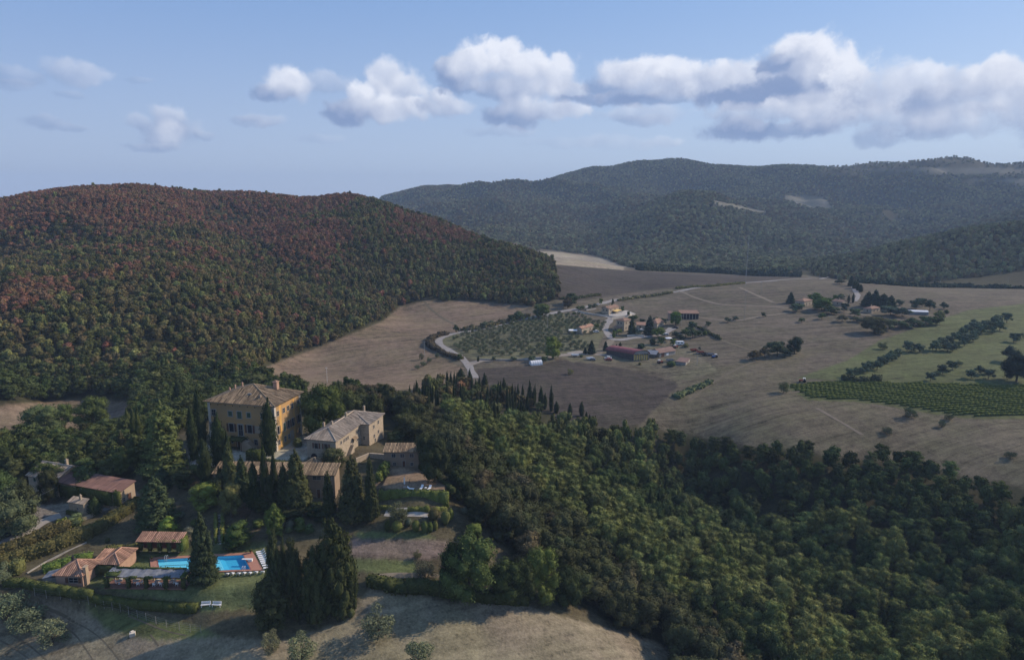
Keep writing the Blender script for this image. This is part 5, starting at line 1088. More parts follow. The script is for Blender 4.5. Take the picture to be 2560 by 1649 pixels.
    # ---- fence below the hedge
    t=thing('wire_fence','thin wire fence on grey posts below the long clipped hedge','fence',G(*z3(300,990))); o=Vector(t.location); pts=[G(*z3(x,y)) for x,y in ((300,990),(400,1010),(520,1020),(610,1040),(680,1052),(760,1064),(820,1080),(895,1100),(965,1110),(1035,1125),(1105,1150),(1180,1180),(1255,1205),(1340,1235),(1430,1262),(1540,1285),(1635,1300),(1725,1310))]; 
    for p in pts: b=MB(); q=p-o; b.tube(q-Vector((0,0,.2)),q+Vector((0,0,1.9)),.045,.045,5); b.build('post',M['conc'],t)
    b=MB()
    for a,c in zip(pts,pts[1:]):
        for k in(.5,1.0,1.5,1.85): b.tube(a-o+Vector((0,0,k)),c-o+Vector((0,0,k)),.012,.012,3)
    b.build('wire',M['grey'],t)
    # ---- tracks
    for k,pp in enumerate(([(430,1160),(560,1250),(650,1320),(720,1420),(800,1540)],[(380,1090),(560,1150),(700,1240),(850,1340),(940,1420),(1020,1540)],[(-40,1350),(100,1420),(250,1530)],[(1290,1320),(1360,1420)],[(60,1300),(240,1400),(400,1540)],[(1100,1160),(1250,1220),(1400,1290),(1600,1330)])): ribbon('wheel_rut',[z3(*q) for q in pp],.26,M['rut'],.03,step=1)
    ribbon('gravel_road',[z3(-150,640),z3(0,590),z3(150,500),z3(300,400),z3(380,330),z3(520,300)],3.6,mat('pale_gravel',(.34,.31,.28),.95,.2,.8),.05,step=1.5)
    ribbon('garden_path',[z3(1170,150),z3(1060,180),z3(880,245)],2.4,M['road'],.05,step=1.5)
    ribbon('garden_path',[z2(470,1180),z2(620,1190),z2(1040,1240),z2(1290,1245)],1.8,mat('pink_gravel',(.32,.22,.18),.95,.2,.8),.05,step=1.5)
    ribbon('garden_path',[z5(10,505),z5(160,510),z5(310,515)],2.6,M['paving'],.06,step=1.5)
    ribbon('garden_path',[z5(-40,335+620),z5(40,940),z5(200,945),z5(560,965)],1.2,M['roadg'],.05,step=1.5)
    # stepping steps between two little hedges
    for x,l in ((205,'left'),(262,'right')): hedge('narrow upright hedge on the %s of the garden steps'%l,[z4(x,320),z4(x+2,540)],.7,1.5,(.11,.12,.04),seed=95+x)
    b=MB(); a=G(*z4(236,300)); c=G(*z4(240,540)); 
    for i in range(16): q=c.lerp(a,i/15); b.box(q.x-.6,q.y-.3,float(zat(q.x,q.y))-.2,q.x+.6,q.y+.3,float(zat(q.x,q.y))+.12)
    tag(b.build('garden_steps',M['dark'] if 0 else M['conc']),'dark flight of garden steps descending to the pool','steps')
def car(name,label,p,rz,paint,L=4.1,h=1.45):
    t=thing(name,label,'car',p,rz); prof=[(-L/2,.35),(-L/2,.75),(-L*.32,.88),(-L*.18,h),(L*.22,h),(L*.40,.92),(L/2,.82),(L/2,.35)]
    b=MB(); n_=len(prof); w=.82
    b.add([(x,-w*(1 if z<1 else .86),z) for x,z in prof]+[(x,w*(1 if z<1 else .86),z) for x,z in prof],[tuple(range(n_)),tuple(range(n_,2*n_))[::-1]]+[(i,i+n_,(i+1)%n_+n_,(i+1)%n_) for i in range(n_)]); b.build('body',paint,t)
    b=MB()
    for s in(-1,1): b.add([(-L*.27,s*.83,.93),(L*.34,s*.83,.93),(L*.20,s*.75,h-.08),(-L*.17,s*.75,h-.08)],[(0,1,2,3)])
    for x0,x1 in((-L*.325,-L*.2),(L*.41,L*.235)): b.add([(x0,-.68,.93),(x0,.68,.93),(x1,.66,h-.06),(x1,-.66,h-.06)],[(0,1,2,3)])
    b.build('window',M['glass'],t)
    for x in(-L*.31,L*.31):
        for y in(-.8,.8): b=MB(); b.tube((x,y-.1,.31),(x,y+.1,.31),.31,.31,12); b.build('wheel',M['black'],t)
    return t
def build_garden_trees():
    T=ptree
    # cypresses round the villa: base, top row, width px
    cyps=[((688,760),262,120,'broad dark cypress standing before the right corner of the ochre villa'),((250,885),392,128,'stout cypress before the front wall of the ochre villa'),((128,1025),612,112,'leafy cypress left of the forecourt with a rounded top'),
      ((655,1215),640,62,'thin tall cypress crossing the garden building front, left one'),((737,1200),688,50,'thin dark cypress crossing the garden building front, right one'),((85,720),150,92,'tall cypress against the left wall of the ochre villa'),((330,900),560,60,'short cypress beside the stout cypress'),
      ((20,800),330,80,'dark cypress at the left of the villa, next to the giant cedar'),((875,215),50,36,'small lone cypress peeping over the villa roof, taller one'),((776,180),95,20,'small lone cypress peeping over the villa roof, thinner one'),((930,190),100,26,'tiny cypress right of the one peeping over the villa roof')]
    for b_,tp,w,l in cyps:
        if b_[1]<250: 
            p=PH(*z2(*b_),19); T_=tree('cypress','cypress_tree',l,'cypress tree',p-Vector((0,0,5)),5+Hat(p,z2(0,tp)[1]),w/3.516*mpx(p),'cyp')
        else: T('cypress','cypress_tree',l,'cypress tree',z2(*b_),z2(0,tp)[1],w/3.516*1.2,'cyp')
    for b_,tp,w,l in (((2045,640),195,150,'tall dense cypress above the giant cedar'),((2290,880),280,110,'tall dark cypress between giant cedar and villa'),((1600,1080),525,85,'tall narrow cypress with a sunlit edge left of the giant cedar'),((1470,920),550,110,'dark cypress left of the sunlit narrow cypress'),((1690,960),770,45,'short slim cypress in front of the giant cedar'),((1540,1000),520,80,'pointed cypress behind the sunlit narrow cypress')):
        T('cypress','cypress_tree',l,'cypress tree',z1(*b_),z1(0,tp)[1],w/4.529,'cyp' if 'sunlit' not in l else (.05,.06,.026))  # lighter tint where the label says sunlit: sunlight put into the crown colour
    T('cedar','cedar_tree','giant spreading cedar with layered light green branches left of the villa','cedar tree',z1(1880,1260),z1(0,440)[1],500/4.529,'cedar')
    # foreground dark group
    for b_,tp,w,l,k in (((1250,1140),325,340,'widest dark cypress of the big clump below the pool','spike'),((1060,1215),560,240,'front dark cypress of the big clump below the pool','spike'),((890,1185),495,170,'inner dark cypress of the big clump below the pool','spike'),((735,1190),420,150,'spiky topped dark cypress beside the pool loungers','spike'),((690,1255),790,300,'low bushy conifer at the left foot of the big clump','spike'),((1370,1120),640,130,'right edge dark cypress of the big clump','spike'),((815,1150),480,90,'narrow dark cypress behind the pool loungers','cypress')):
        T(k,'cypress_tree' if 'conifer' not in l else 'conifer_tree',l,'cypress tree' if 'conifer' not in l else 'conifer',z4(*b_),z4(0,tp)[1],w/3.431,(.040,.048,.024))
    for b_,tp,w,l,k,fr,ti in (((1350,395),-40,380,'large dark fir above the yellow green bush','conifer',z3,(.042,.056,.03)),((110,880),262,270,'dark pointed fir cutting across the pool','conifer',z4,(.030,.040,.024)),((930,1240),700,300,'big cedar hiding the middle of the garden building','conifer',z2,(.05,.055,.026)),((1420,1330),755,330,'large dark cedar below the farmhouse','conifer',z2,(.042,.048,.024)),((1580,1330),770,170,'slim dark cedar joined to the large one below the farmhouse','conifer',z2,(.042,.048,.024)),((455,1190),755,190,'dark fir at the left end of the garden building','conifer',z2,(.035,.045,.024)),((340,1100),650,190,'olive green cedar beside the stout cypress','conifer',z2,(.05,.055,.028)),((1700,1330),980,190,'small fir right of the giant cedar foot','conifer',z1,(.045,.055,.03)),((1850,1450),1200,230,'small fir at the corner of the garden drive','conifer',z1,(.04,.055,.035)),((1400,1150),790,170,'brown green conifer left of the slim cypress','conifer',z1,(.06,.058,.034))):
        T(k,'fir_tree' if 'fir' in l else 'cedar_tree' if 'cedar' in l else 'conifer_tree',l,'conifer',fr(*b_),fr(0,tp)[1],w/{z3:3.431,z4:3.431,z2:3.516,z1:4.529}[fr],ti)
    for b_,tp,w,l,k,fr,ti in (((120,1235),1015,230,'yellow green bushy tree below the forecourt','broad_hi',z2,(.10,.12,.035)),((350,1300),1000,190,'olive brown rounded tree before the garden building','broad_hi',z2,(.10,.10,.045)),
      ((715,470),205,170,'bright green feathery conifer below the thin cypresses','spike',z4,(.085,.115,.035)),((1435,475),325,180,'bright yellow green round bush beside the large fir','shrub',z3,(.12,.15,.035)),((390,540),365,270,'dark glossy green shrub mass above the pool','shrub',z4,(.04,.055,.022)),((335,590),510,140,'low rounded bush near the pool corner','shrub',z4,(.055,.065,.03)),((840,425),345,62,'silvery ball bush on the dry bank','topiary',z4,'grey'),((830,440),395,80,'spiky pale plant under the silvery ball','shrub',z4,(.10,.12,.07)),((930,440),320,120,'green bush right of the silvery ball','shrub',z4,(.06,.08,.03)),((1000,450),380,110,'low dark green bush beside the big clump','shrub',z4,(.05,.07,.03)),
      ((570,400),330,110,'leafy low shrub on the dry bank','shrub',z4,(.07,.09,.035)),((450,330),200,100,'bare reddish shrub on the shaded bank','olive',z4,(.08,.06,.05)),((1360,1180),1100,60,'small round bush at the right foot of the big clump','topiary',z4,(.06,.075,.035)),
      ((1550,320),270,65,'grey green round bush in the garden shade','topiary',z3,'grey'),((1680,390),340,80,'clipped low bush at the garden corner','topiary',z3,(.08,.10,.035)),((1540,470),410,70,'dark bush right of the bright yellow green bush','topiary',z3,'oak'),((1620,470),400,110,'grey flowering shrub border beside the loggia','shrub',z3,(.12,.12,.09)),((925,530),495,35,'tiny round bush on the grass slope','topiary',z3,'oak'),
      ((820,290),140,110,'dark rounded cypress bush beside the stone tower','cypress',z3,(.035,.048,.022)),((650,375),285,130,'grey green bush under the stone tower','shrub',z3,(.08,.10,.055)),((150,470),60,330,'big grey green evergreen at the left edge by the yard','broad_hi',z3,(.075,.09,.055)),((20,360),-110,260,'tall green tree at the far left edge of the yard','broad_hi',z3,(.055,.08,.035)),((240,420),-20,150,'dark tree crown before the stone roofed house','broad_hi',z3,(.045,.055,.028)),
      ((250,1275),1055,250,'left round olive bush in the dry meadow, middle of three','olive',z3,'olive'),((450,1405),1185,230,'nearest of the three olive bushes in the dry meadow','olive',z3,'olive'),((60,1190),925,240,'olive bush at the left border of the dry meadow','olive',z3,'olive'),((20,900),700,120,'pale feathery tree at the left end of the long hedge','olive',z3,'olive'),
      ((1600,1355),1085,270,'olive tree on the meadow right of the big clump','olive',z4,'olive'),((680,1480),1300,150,'faint small olive at the foot of the dry bank','olive',z4,(.13,.13,.085)),((945,1580),1330,230,'olive tree at the bottom edge left of centre','olive',z4,'olive'),
      ((245,1600),1390,200,'round olive tree at the bottom edge of the meadow','olive',z5,'olive'),((290,965),845,170,'spreading dark olive tree above the lower hedge line','olive',z5,(.06,.065,.045)),((235,830),770,60,'tiny bush on the dry bank','olive',z5,(.09,.085,.045)),
      ((600,1120),660,380,'tallest oak of the three at the meadow corner','broad_hi',z5,(.06,.075,.028)),((1110,1130),760,250,'bright green oak at the right of the meadow corner','broad_hi',z5,(.085,.10,.035)),((860,1140),825,260,'dark oak between the two taller ones','broad_hi',z5,(.045,.058,.024)),((470,1080),700,160,'shaded left side oak beside the tallest one','broad_hi',z5,(.035,.045,.02)),((980,1140),840,190,'dark crown behind the bright green oak','broad_hi',z5,(.04,.05,.022)),((1290,1160),880,200,'very dark oak where wood and meadow meet','broad_hi',z5,(.035,.042,.02)),((1270,1140),870,120,'narrow shaded tree beside the bright green oak','broad_hi',z5,(.04,.05,.022)),
      ((1160,600),140,380,'big leafy tree between villa and farmhouse','broad_hi',z2,(.055,.072,.026)),((1400,470),190,200,'round tree beyond the farmhouse roof','broad_hi',z2,(.065,.075,.032)),((1300,400),110,110,'narrow dark tree behind the leafy one','cypress',z2,(.04,.05,.026)),((1600,500),220,190,'dark round tree above the farmhouse ridge','broad_hi',z2,(.045,.055,.026)),((1250,900),700,210,'green tree before the farmhouse arches','broad_hi',z2,(.055,.062,.03)),((930,690),610,100,'small shrub at the villa side door','shrub',z2,(.08,.09,.04)),((1690,960),820,110,'ivy green bush at the left of the terrace','shrub',z2,(.06,.08,.03)),((1810,1330),1180,170,'grey green olive below the ivy wall','olive',z2,(.08,.09,.06)),
      ((2060,900),560,210,'dark oak rising over the right end of the outbuilding','broad_hi',z2,(.04,.048,.024)),((2140,1000),600,260,'dark oak overhanging the upper right terrace corner','broad_hi',z2,(.038,.045,.023)),((2290,960),520,320,'broad grey green oak on the ridge beside the terrace','broad_hi',z2,(.05,.055,.032)),((2360,1150),850,260,'dark oak at the right corner of the terrace','broad_hi',z2,(.032,.04,.02)),((1900,640),500,250,'grey green oak behind the outbuilding roof','broad_hi',z2,(.055,.06,.03)),((1790,660),560,180,'low dark oak behind the outbuilding','broad_hi',z2,(.04,.05,.024)),
      ((560,1230),800,150,'dark fir at the left corner of the cedar group','conifer',z2,(.032,.042,.022)),((820,1245),820,170,'dark cedar between the thin cypresses and the big cedar','conifer',z2,(.042,.048,.024)),((1210,1330),900,170,'dark cedar hiding the right end door of the garden building','conifer',z2,(.036,.044,.022)),((640,1290),1120,150,'low dark yew before the garden building','broad_hi',z2,(.028,.036,.018)),((520,1140),880,120,'dark pointed fir above the garden drive','conifer',z2,(.03,.04,.022)),((230,1160),960,130,'dark evergreen below the stout cypress','broad_hi',z2,(.03,.038,.02)),((1080,1300),1180,160,'round dark bush before the garden building door','broad_hi',z2,(.03,.04,.02)),((880,1330),1240,190,'dark low evergreen on the slope below the big cedar','broad_hi',z2,(.03,.036,.02)),((1150,1336),1250,170,'dark evergreen shrub left of the large dark cedar','broad_hi',z2,(.03,.038,.02)),((1840,1420),1290,200,'dark low tree beside the garden drive corner','broad_hi',z1,(.035,.042,.022)),((2080,1440),1250,230,'dark round tree on the far garden drive','broad_hi',z1,(.035,.045,.025)),((1200,1330),1020,260,'dark bushy tree behind the red barn roof','broad_hi',z1,(.03,.038,.02)),((940,1300),1130,230,'dark tree behind the chimney of the stone roofed house','broad_hi',z1,(.035,.045,.022)),
      ((700,1255),940,150,'dark bushy evergreen right of the thin cypresses','broad_hi',z2,(.028,.036,.018)),((260,1120),860,110,'dark narrow evergreen at the left roof end of the garden building','cypress',z2,(.03,.038,.02)),((560,1600),1250,200,'dark tree hiding the barn front beside the tower','broad_hi',z1,(.032,.04,.022)),((600,720),600,0,'',None,None,None),
      ((1060,790),410,330,'big round tree standing above the left field edge','broad_hi',z1,(.065,.085,.03)),((490,880),515,350,'wide pale green tree left of the big round tree','broad_hi',z1,(.07,.085,.042)),((735,760),488,200,'dark green tree between the two wide ones','broad_hi',z1,(.055,.075,.03)),((1930,520),330,140,'shaggy tree crown over the giant cedar','broad_hi',z1,(.05,.06,.03)),((560,170+60),60,230,'spreading trees over the left of the villa roof','broad_hi',z2,(.055,.065,.03))):
        if k is None: continue
        nm={'broad_hi':'leafy_tree','olive':'olive_tree','shrub':'shrub','topiary':'round_bush','cypress':'cypress_tree','spike':'conifer_tree','conifer':'fir_tree' if ' fir' in l else 'cedar_tree'}[k]
        T(k,nm,l,nm.replace('_',' '),fr(*b_),fr(0,tp)[1],w/{z3:3.431,z4:3.431,z2:3.516,z1:4.529,z5:2.805}[fr],ti)
    hedge('wild hedge line under the oaks at the meadow edge',[z5(-110,1010),z5(0,1030),z5(160,1050),z5(400,1070),z5(700,1120),z5(1000,1140)],3.0,2.3,(.045,.052,.022),seed=101,size=.25,wob=.3,dens=5)
    # mast
    p=G(1290,1100) if 0 else PH(818,955,12); t=thing('mast','tall thin pale mast rising behind the leafy trees','mast',p-Vector((0,0,6))); b=MB(); b.tube((0,0,0),(0,0,6+Hat(p,918)),.09,.06,6); b.build('pole',M['white'],t); b=MB(); b.box(-.5,-.04,5.6+Hat(p,918),.5,.04,5.75+Hat(p,918)); b.build('crossarm',M['white'],t)
    # cypress row above the dark ploughed field (frame z6)
    rr=random.Random(4)
    for x,tp,bs,w in ((235,1000,1170,38),(335,970,1150,36),(375,975,1180,38),(412,975,1200,34),(440,985,1200,30),(480,935,1120,100),(575,940,1130,48),(600,1010,1250,36),(640,1050,1230,30),(678,1020,1220,36),(735,990,1200,74),(765,1130,1330,36),(710,1120,1300,30),(795,1150,1280,18),(880,1075,1310,36),(905,1065,1320,38),(940,1040,1250,62),(975,1110,1400,34),(1000,1170,1400,34),(1030,1100,1290,30),(1060,1120,1370,34),(1090,1100,1330,38),(1140,1110,1300,34),(1215,1070,1330,52),(1255,1150,1350,40),(1272,1100,1330,28),(1335,1130,1370,58),(1380,1200,1380,44),(1445,1120,1400,48),(1500,1290,1420,60),(1645,1310,1450,50),(1770,1290,1450,56),(1820,1400,1500,32),(1855,1430,1520,26),(1885,1450,1530,22),(160,1100,1300,30),(180,1110,1310,30),(130,1150,1320,28),(110,1140,1300,26),(45,1150,1330,28),(12,1120,1310,24),(215,1150,1400,24),(430,1200,1400,34),(600,1230,1400,34),(1190,1200,1400,40)):
        ptree('cypress','cypress_tree','dark cypress in the spiky row between the wood and the ploughed field','cypress tree',z6(x,bs),z6(0,tp)[1],w/4.277*1.1,(.028,.037,.02),group='cypresses of the row above the ploughed field')
    for x,tp,bs,w,fr,l in ((1395,1180,1420,50,z9,'lone tall dark cypress in the bottom right wood'),(1165,1030,1160,36,z9,'slim cypress up the slope from the lone tall one'),(1275,1280,1400,24,z9,'thin brownish cypress beside the lone tall one'),(395,560,690,30,z9,'slim cypress beside the pale pine at the valley edge'),(935,60,170,30,z5,'slim cypress high on the ridge wood, first of a pair'),(1145,80,260,34,z5,'slim cypress high on the ridge wood, with pale left neighbour'),(1555,250,410,52,z5,'stout cypress halfway down the ridge wood'),(1850,250,430,42,z5,'dark twin cypress on the ridge wood, left'),(1965,280,460,34,z5,'dark twin cypress on the ridge wood, right'),(1465,380,460,34,z5,'short pointed cypress left of the stout one')):
        ptree('cypress','cypress_tree',l,'cypress tree',fr(x,bs),fr(0,tp)[1],w/(2.78 if fr is z9 else 2.805)*1.15,(.028,.038,.022))
# ================================================================ the valley: hamlets, orchard, vineyard, roads
def build_valley():
    T=ptree
    # ---- roads
    rd=M['road']
    ribbon('road',[(1185,945),(1172,912),(1150,892),(1120,874),(1098,860),(1094,852),(1103,844),(1122,836),(1150,831),(1200,824),(1250,812),(1300,800),(1350,789),(1400,779),(1440,773),(1480,765),(1530,752),(1560,745),(1620,738),(1700,728),(1760,716),(1850,708),(1930,702),(2020,697),(2070,690)],4.6,rd,.15)
    ribbon('road',[(1172,912),(1200,900),(1300,900),(1370,893),(1405,887),(1450,885),(1500,885),(1530,890)],4.5,mat('farm_track',(.25,.22,.19),.95,.2,.4),.15)
    ribbon('road',[z7(20,910),z7(100,880),z7(230,870)],5,mat('farm_track_pale',(.27,.25,.23),.95,.2,.4),.15)
    ribbon('road',[z7(120,235),z7(300,275),z7(480,300),z7(700,330),z7(620,420),z7(560,520),z7(640,600),z7(680,690),z7(800,700),z7(960,670),z7(1100,640),z7(1300,640),z7(1500,600),z7(1650,500)],5,rd,.15)
    ribbon('road',[z7(680,690),z7(650,760),z7(600,850),z7(480,900)],4,M['roadg'],.15)
    ribbon('dirt_track',[(1700,728),(1740,745),(1800,762),(1900,765),(1970,770),(2080,775),(2180,790)],3.5,M['roadg'],.15)
    ribbon('dirt_track',[z8(150,120),z8(260,170),z8(420,240)],3.5,M['roadg'],.15)
    ribbon('dirt_track',[z8(1000,60),z8(1050,130),z8(1090,190),z8(1060,230)],4,rd,.15)
    ribbon('dirt_track',[z8(-350,330),z8(100,390),z8(340,345),z8(560,320)],3.,M['roadg'],.15)
    ribbon('dirt_track',[z8(-500,420),z8(0,530),z8(230,610)],2.5,M['rut'],.12)
    ribbon('dirt_track',[z8(760,1070),z8(900,1150),z8(1120,1280)],1.8,mat('pale_soil',(.155,.13,.10),.95,.2,.3),.1)
    ribbon('dirt_track',[z8(-250,1020),z8(-100,900),z8(60,800),z8(250,710),z8(500,660)],1.8,M['rut'],.12)
    ribbon('dirt_track',[z8(60,1080),z8(250,1010),z8(420,965),z8(680,935)],2.6,M['rut'],.1)
    ribbon('dirt_track',[(1060,752),(1100,790),(1145,815)],1.8,M['rut'],.1)
    # ---- paved yard and its walls
    def low_wall(label,pts,h=1.1,w=.35,m='quoin'):
        P=[G(*q) for q in pts]; o=P[0]; b=MB()
        for a,c in zip(P,P[1:]):
            a=a-o;c=c-o; n_=Vector((-(c-a).y,(c-a).x,0)).normalized()*w/2; z=Vector((0,0,1)); b.add([a-n_-z,a+n_-z,c+n_-z,c-n_-z,a-n_+z*h,a+n_+z*h,c+n_+z*h,c-n_+z*h],[(0,1,2,3),(4,7,6,5),(0,4,5,1),(1,5,6,2),(2,6,7,3),(3,7,4,0)])
        q=b.build('boundary_wall',M[m]); q.location=o; return tag(q,label,'wall')
    low_wall('long white boundary wall curving round the cream house yard',[z7(150,240),z7(330,285),z7(500,310),z7(635,318)],1.0)
    low_wall('short white wall behind the shaded strip left of the cream house',[z7(290,228),z7(440,208)],1.0)
    low_wall('pale retaining wall under the paved yard of the cream house',[z7(680,372),z7(800,352),z7(960,330),z7(1000,310)],1.9)
    low_wall('white garden wall behind the round shrubs of the hamlet',[z7(930,640),z7(1060,630),z7(1200,640)],1.3)
    low_wall('rough low wall along the bottom of the olive grove',[z6(680,855),z6(900,862),z6(1160,858)],.9,m='conc')
    yd=[G(*z7(*q)) for q in ((640,325),(650,250),(800,225),(900,215),(1060,295),(990,312),(800,345))]; b=MB(); zz=max(p.z for p in yd)-.2; b.prism([(p.x,p.y) for p in yd],zz-3.0,zz); q=b.build('paved_yard',M['paving']); tag(q,kind='structure')
    # ---- houses of the hamlet
    t,W,D,H,rf=hpx('cream_house','cream house with red shutters above a white paved yard','house',z7(640,292),z7(530,0)[0],z7(795,0)[0],z7(640,200)[1],-48,'gx',1.6,.5,'cream','tilefar') if 0 else hpx('cream_house','cream house with red shutters above a white paved yard',z7(640,292),z7(528,0)[0],z7(795,0)[0],z7(640,200)[1],-40,'gy',1.6,.5,'cream','tilefar'); print('cream',W,D,H)
    for y in (.2,.62): win(t,(W,0),90,D*y,H-1.3,1.0,1.2,'wood',fr=.1)
    win(t,(W,0),90,D*.42,1.4,1.1,2.2,'wood',fr=.1,name='door'); 
    for x in(.3,.7): win(t,(0,0),0,W*x,H-1.4,1.0,1.2,'glass',fr=.1)
    b=MB(); b.slab([(W+.05,D*.35,2.6),(W+3.2,D*.35,2.3),(W+3.2,D*.95,2.3),(W+.05,D*.95,2.6)],.15); b.build('porch_roof',M['yellow'],t)
    b=MB(); 
    for y in(.37,.93): b.box(W+2.9,D*y-.15,-.5,W+3.15,D*y+.15,2.2)
    b.build('porch_post',M['cream'],t)
    t,W,D,H,rf=hpx('orange_roof_cottage','small cottage with bright orange roof beside the olive grove',z7(216,602),z7(128,0)[0],z7(397,0)[0],z7(216,512)[1],-38,'gy',1.3,.4,'cream','tilered'); print('cottage',W,D,H)
    win(t,(W,0),90,D*.25,1.3,1.1,2.0,'glass',fr=.1,name='door'); win(t,(W,0),90,D*.72,H*.55,1.2,1.2,'wood',fr=.1); chimney(rf,W*.7,D*.5,H+.7,H+1.9,.5)
    p=G(*z7(75,590)); t=thing('carport','pale flat roofed carport left of the orange roofed cottage','carport',p,R(-5)); b=MB(); b.slab([(-3,-2,2.4),(3,-2,2.4),(3,2,2.7),(-3,2,2.7)],.12); b.build('roof',M['white'],t)
    for x in(-2.8,2.8):
        for y in(-1.8,1.8): b=MB(); b.tube((x,y,-.4),(x,y,2.3),.1); b.build('post',M['grey'],t)
    t,W,D,H,rf=hpx('two_storey_house','two storey stone house in the middle of the hamlet',z7(880,552),z7(760,0)[0],z7(988,0)[0],z7(880,392)[1],-42,'hip',1.5,.4,'cream','tilefar'); print('2st',W,D,H)
    for y in(.3,.75):
        for z in(.28,.75): win(t,(W,0),90,D*y,H*z,.95,1.3,'wood',fr=.1)
    for x in(.25,.6): win(t,(0,0),0,W*x,H*.75,1.0,1.2,'glass',fr=.1)
    b=MB(); b.slab([(-1.0,-3.2,2.5),(W*.8,-3.2,2.5),(W*.8,.0,3.1),(-1.0,0,3.1)],.15); b.build('porch_roof',M['tilefar'],t); b=MB()
    for x in(-.8,W*.35,W*.75): b.box(x-.15,-3.1,-.8,x+.15,-2.8,2.4)
    b.build('porch_post',M['cream'],t)
    t,W,D,H,rf=hpx('hip_roof_house','house with brown hipped roof behind the tall dark fir of the hamlet',z7(1400,502),z7(1250,0)[0],z7(1520,0)[0],z7(1400,482)[1],-35,'hip',2.2,.5,'cream','tilefar',H=3.3); win(t,(W,0),90,D*.5,1.6,1.1,1.2,'glass',fr=.1); chimney(rf,W*.5,D*.4,4.6,6.2,.6)
    t,W,D,H,rf=hpx('pink_roof_annex','low annex with pale pink roof left of the tall dark fir',z7(1215,520),z7(1080,0)[0],z7(1260,0)[0],z7(1215,480)[1],-10,'sf',1.2,.3,'cream','tilered',H=3,D=5); win(t,(0,0),0,W*.4,1.4,1.0,1.9,'wood',fr=.1,name='door')
    # arched shed
    p=G(*z7(1028,1012)); q=G(*z7(1268,1005)); W=(q-p).length; ang=math.atan2(q.y-p.y,q.x-p.x); t=thing('arched_shed','farm shed with a rounded red metal roof and yellow bales in its open end','shed',p,ang); L=along(q,math.degrees(ang)+118,z7(860,0)[0]) if 0 else 19.; hh=Hat(p,z7(1028,915)[1]); print('arch',W,math.degrees(ang),hh)
    dx,dy=-.62*L,.78*L   # the shed runs back and to the left
    def arch(b,r0,y0,y1,inner=False,n_=14):
        vs=[];fs=[]
        for k,(yy) in enumerate((y0,y1)):
            for i in range(n_+1):
                a=math.pi*(1-i/n_); vs.append((W/2+(W/2+r0)*math.cos(a)+dx*yy,dy*yy,hh+ (W*.22+r0)*math.sin(a)))
        fs=[(i,i+1,i+n_+2,i+n_+1) for i in range(n_)]; b.add(vs,fs)
    b=MB(); arch(b,.35,-.03,1.02); arch(b,.2,-.03,1.02); b.build('roof',M['redmetal'],t)
    b=MB(); vs=[(W/2+W/2*math.cos(math.pi*(1-i/14)),0,hh+W*.22*math.sin(math.pi*(1-i/14))) for i in range(15)]; b.add([(v[0],v[1],v[2]) for v in vs]+[(v[0],.15,v[2]) for v in vs],[tuple(range(15))[::-1],tuple(range(15,30))]); b.build('gable_panel',M['conc'],t)
    b=MB(); b.add([(0,0,-1.5),(dx,dy,-1.5),(dx,dy,hh),(0,0,hh)],[(0,3,2,1)]); b.add([(W,0,-1.5),(W+dx,dy,-1.5),(W+dx,dy,hh),(W,0,hh)],[(0,1,2,3)]); b.add([(dx,dy,-1.5),(W+dx,dy,-1.5),(W+dx,dy,hh),(dx,dy,hh)],[(0,3,2,1)]); b.build('wall',mat('dim_metal_wall',(.09,.075,.07),.8,.3,1),t)
    for i in range(7): b=MB(); x=.15+(W-.5)*i/6; b.box(x,-.05,-1,x+.22,.2,hh); b.build('post',M['cream'],t)
    for i in range(6):
        s=MB(); x=.5+(W-.5)*i/6; s.box(x,.5,-.5,x+(W/6)*.62,2.0,hh*random.uniform(.78,.95)); o=s.build('straw_bale_stack',M['yellow']); o.location=p; o.rotation_euler=(0,0,ang); tag(o,'upright stack of yellow straw bales in the open end of the arched shed','straw bales','straw bale stacks in the arched shed')
    t,W,D,H,rf=hpx('brown_roof_shed','long farm shed with a brown roof joined to the arched shed',z7(1440,965),z7(1290,0)[0],z7(1688,0)[0],z7(1440,895)[1],-58,'gy',1.9,.4,'conc','brown'); print('brown',W,D,H)
    win(t,(W,0),90,D*.2,H*.42,2.6,2.6,'wood',fr=.1,name='door'); win(t,(W,0),90,D*.5,H*.5,2.2,1.6,'white',fr=.1)
    p=G(*z7(1320,965)); t=thing('lean_to','pale blue metal lean to between the two farm sheds','lean to',p,R(-25)); b=MB(); b.slab([(-3.2,-2.5,2.6),(3.2,-2.5,2.6),(3.2,2.5,4.0),(-3.2,2.5,4.0)],.1); b.build('roof',M['white'] if 0 else M['grey'],t)
    for x in(-3,3): b=MB(); b.tube((x,-2.3,-.5),(x,-2.3,2.5),.1); b.build('post',M['dark'],t)
    t,W,D,H,rf=hpx('open_barn','long open fronted barn with a low red brown roof at the field edge',z7(2055,362),z7(1765,0)[0],0,z7(2055,272)[1],-4,'sf',1.2,.4,'cream','tilefar',D=8); print('openbarn',W,H)
    for i in range(6): b=MB(); b.box(W*(i+.08)/6,-.06,-.2,W*(i+.92)/6,.03,H-.5); b.build('bay_opening',M['glass'] if 0 else mat('dark_opening',(.035,.03,.03),.9,.2),t)
    t,W,D,H,rf=hpx('brick_end_shed','dark roofed shed with brick end left of the round tree',z7(1660,380),z7(1585,0)[0],0,z7(1660,270)[1],-4,'sf',.8,.3,'pinkst','brown',D=6); win(t,(0,0),0,W*.5,1.2,1.,2.,'wood',fr=.1,name='door')
    t,W,D,H,rf=hpx('garden_shack','patched shack with a grey sheet roof among weeds',z7(1850,1090),z7(1700,0)[0],z7(1915,0)[0],z7(1850,1040)[1],-30,'sf',.6,.3,'conc','brown'); win(t,(W,0),90,D*.5,1.,.9,1.5,'wood',fr=.08,name='door')
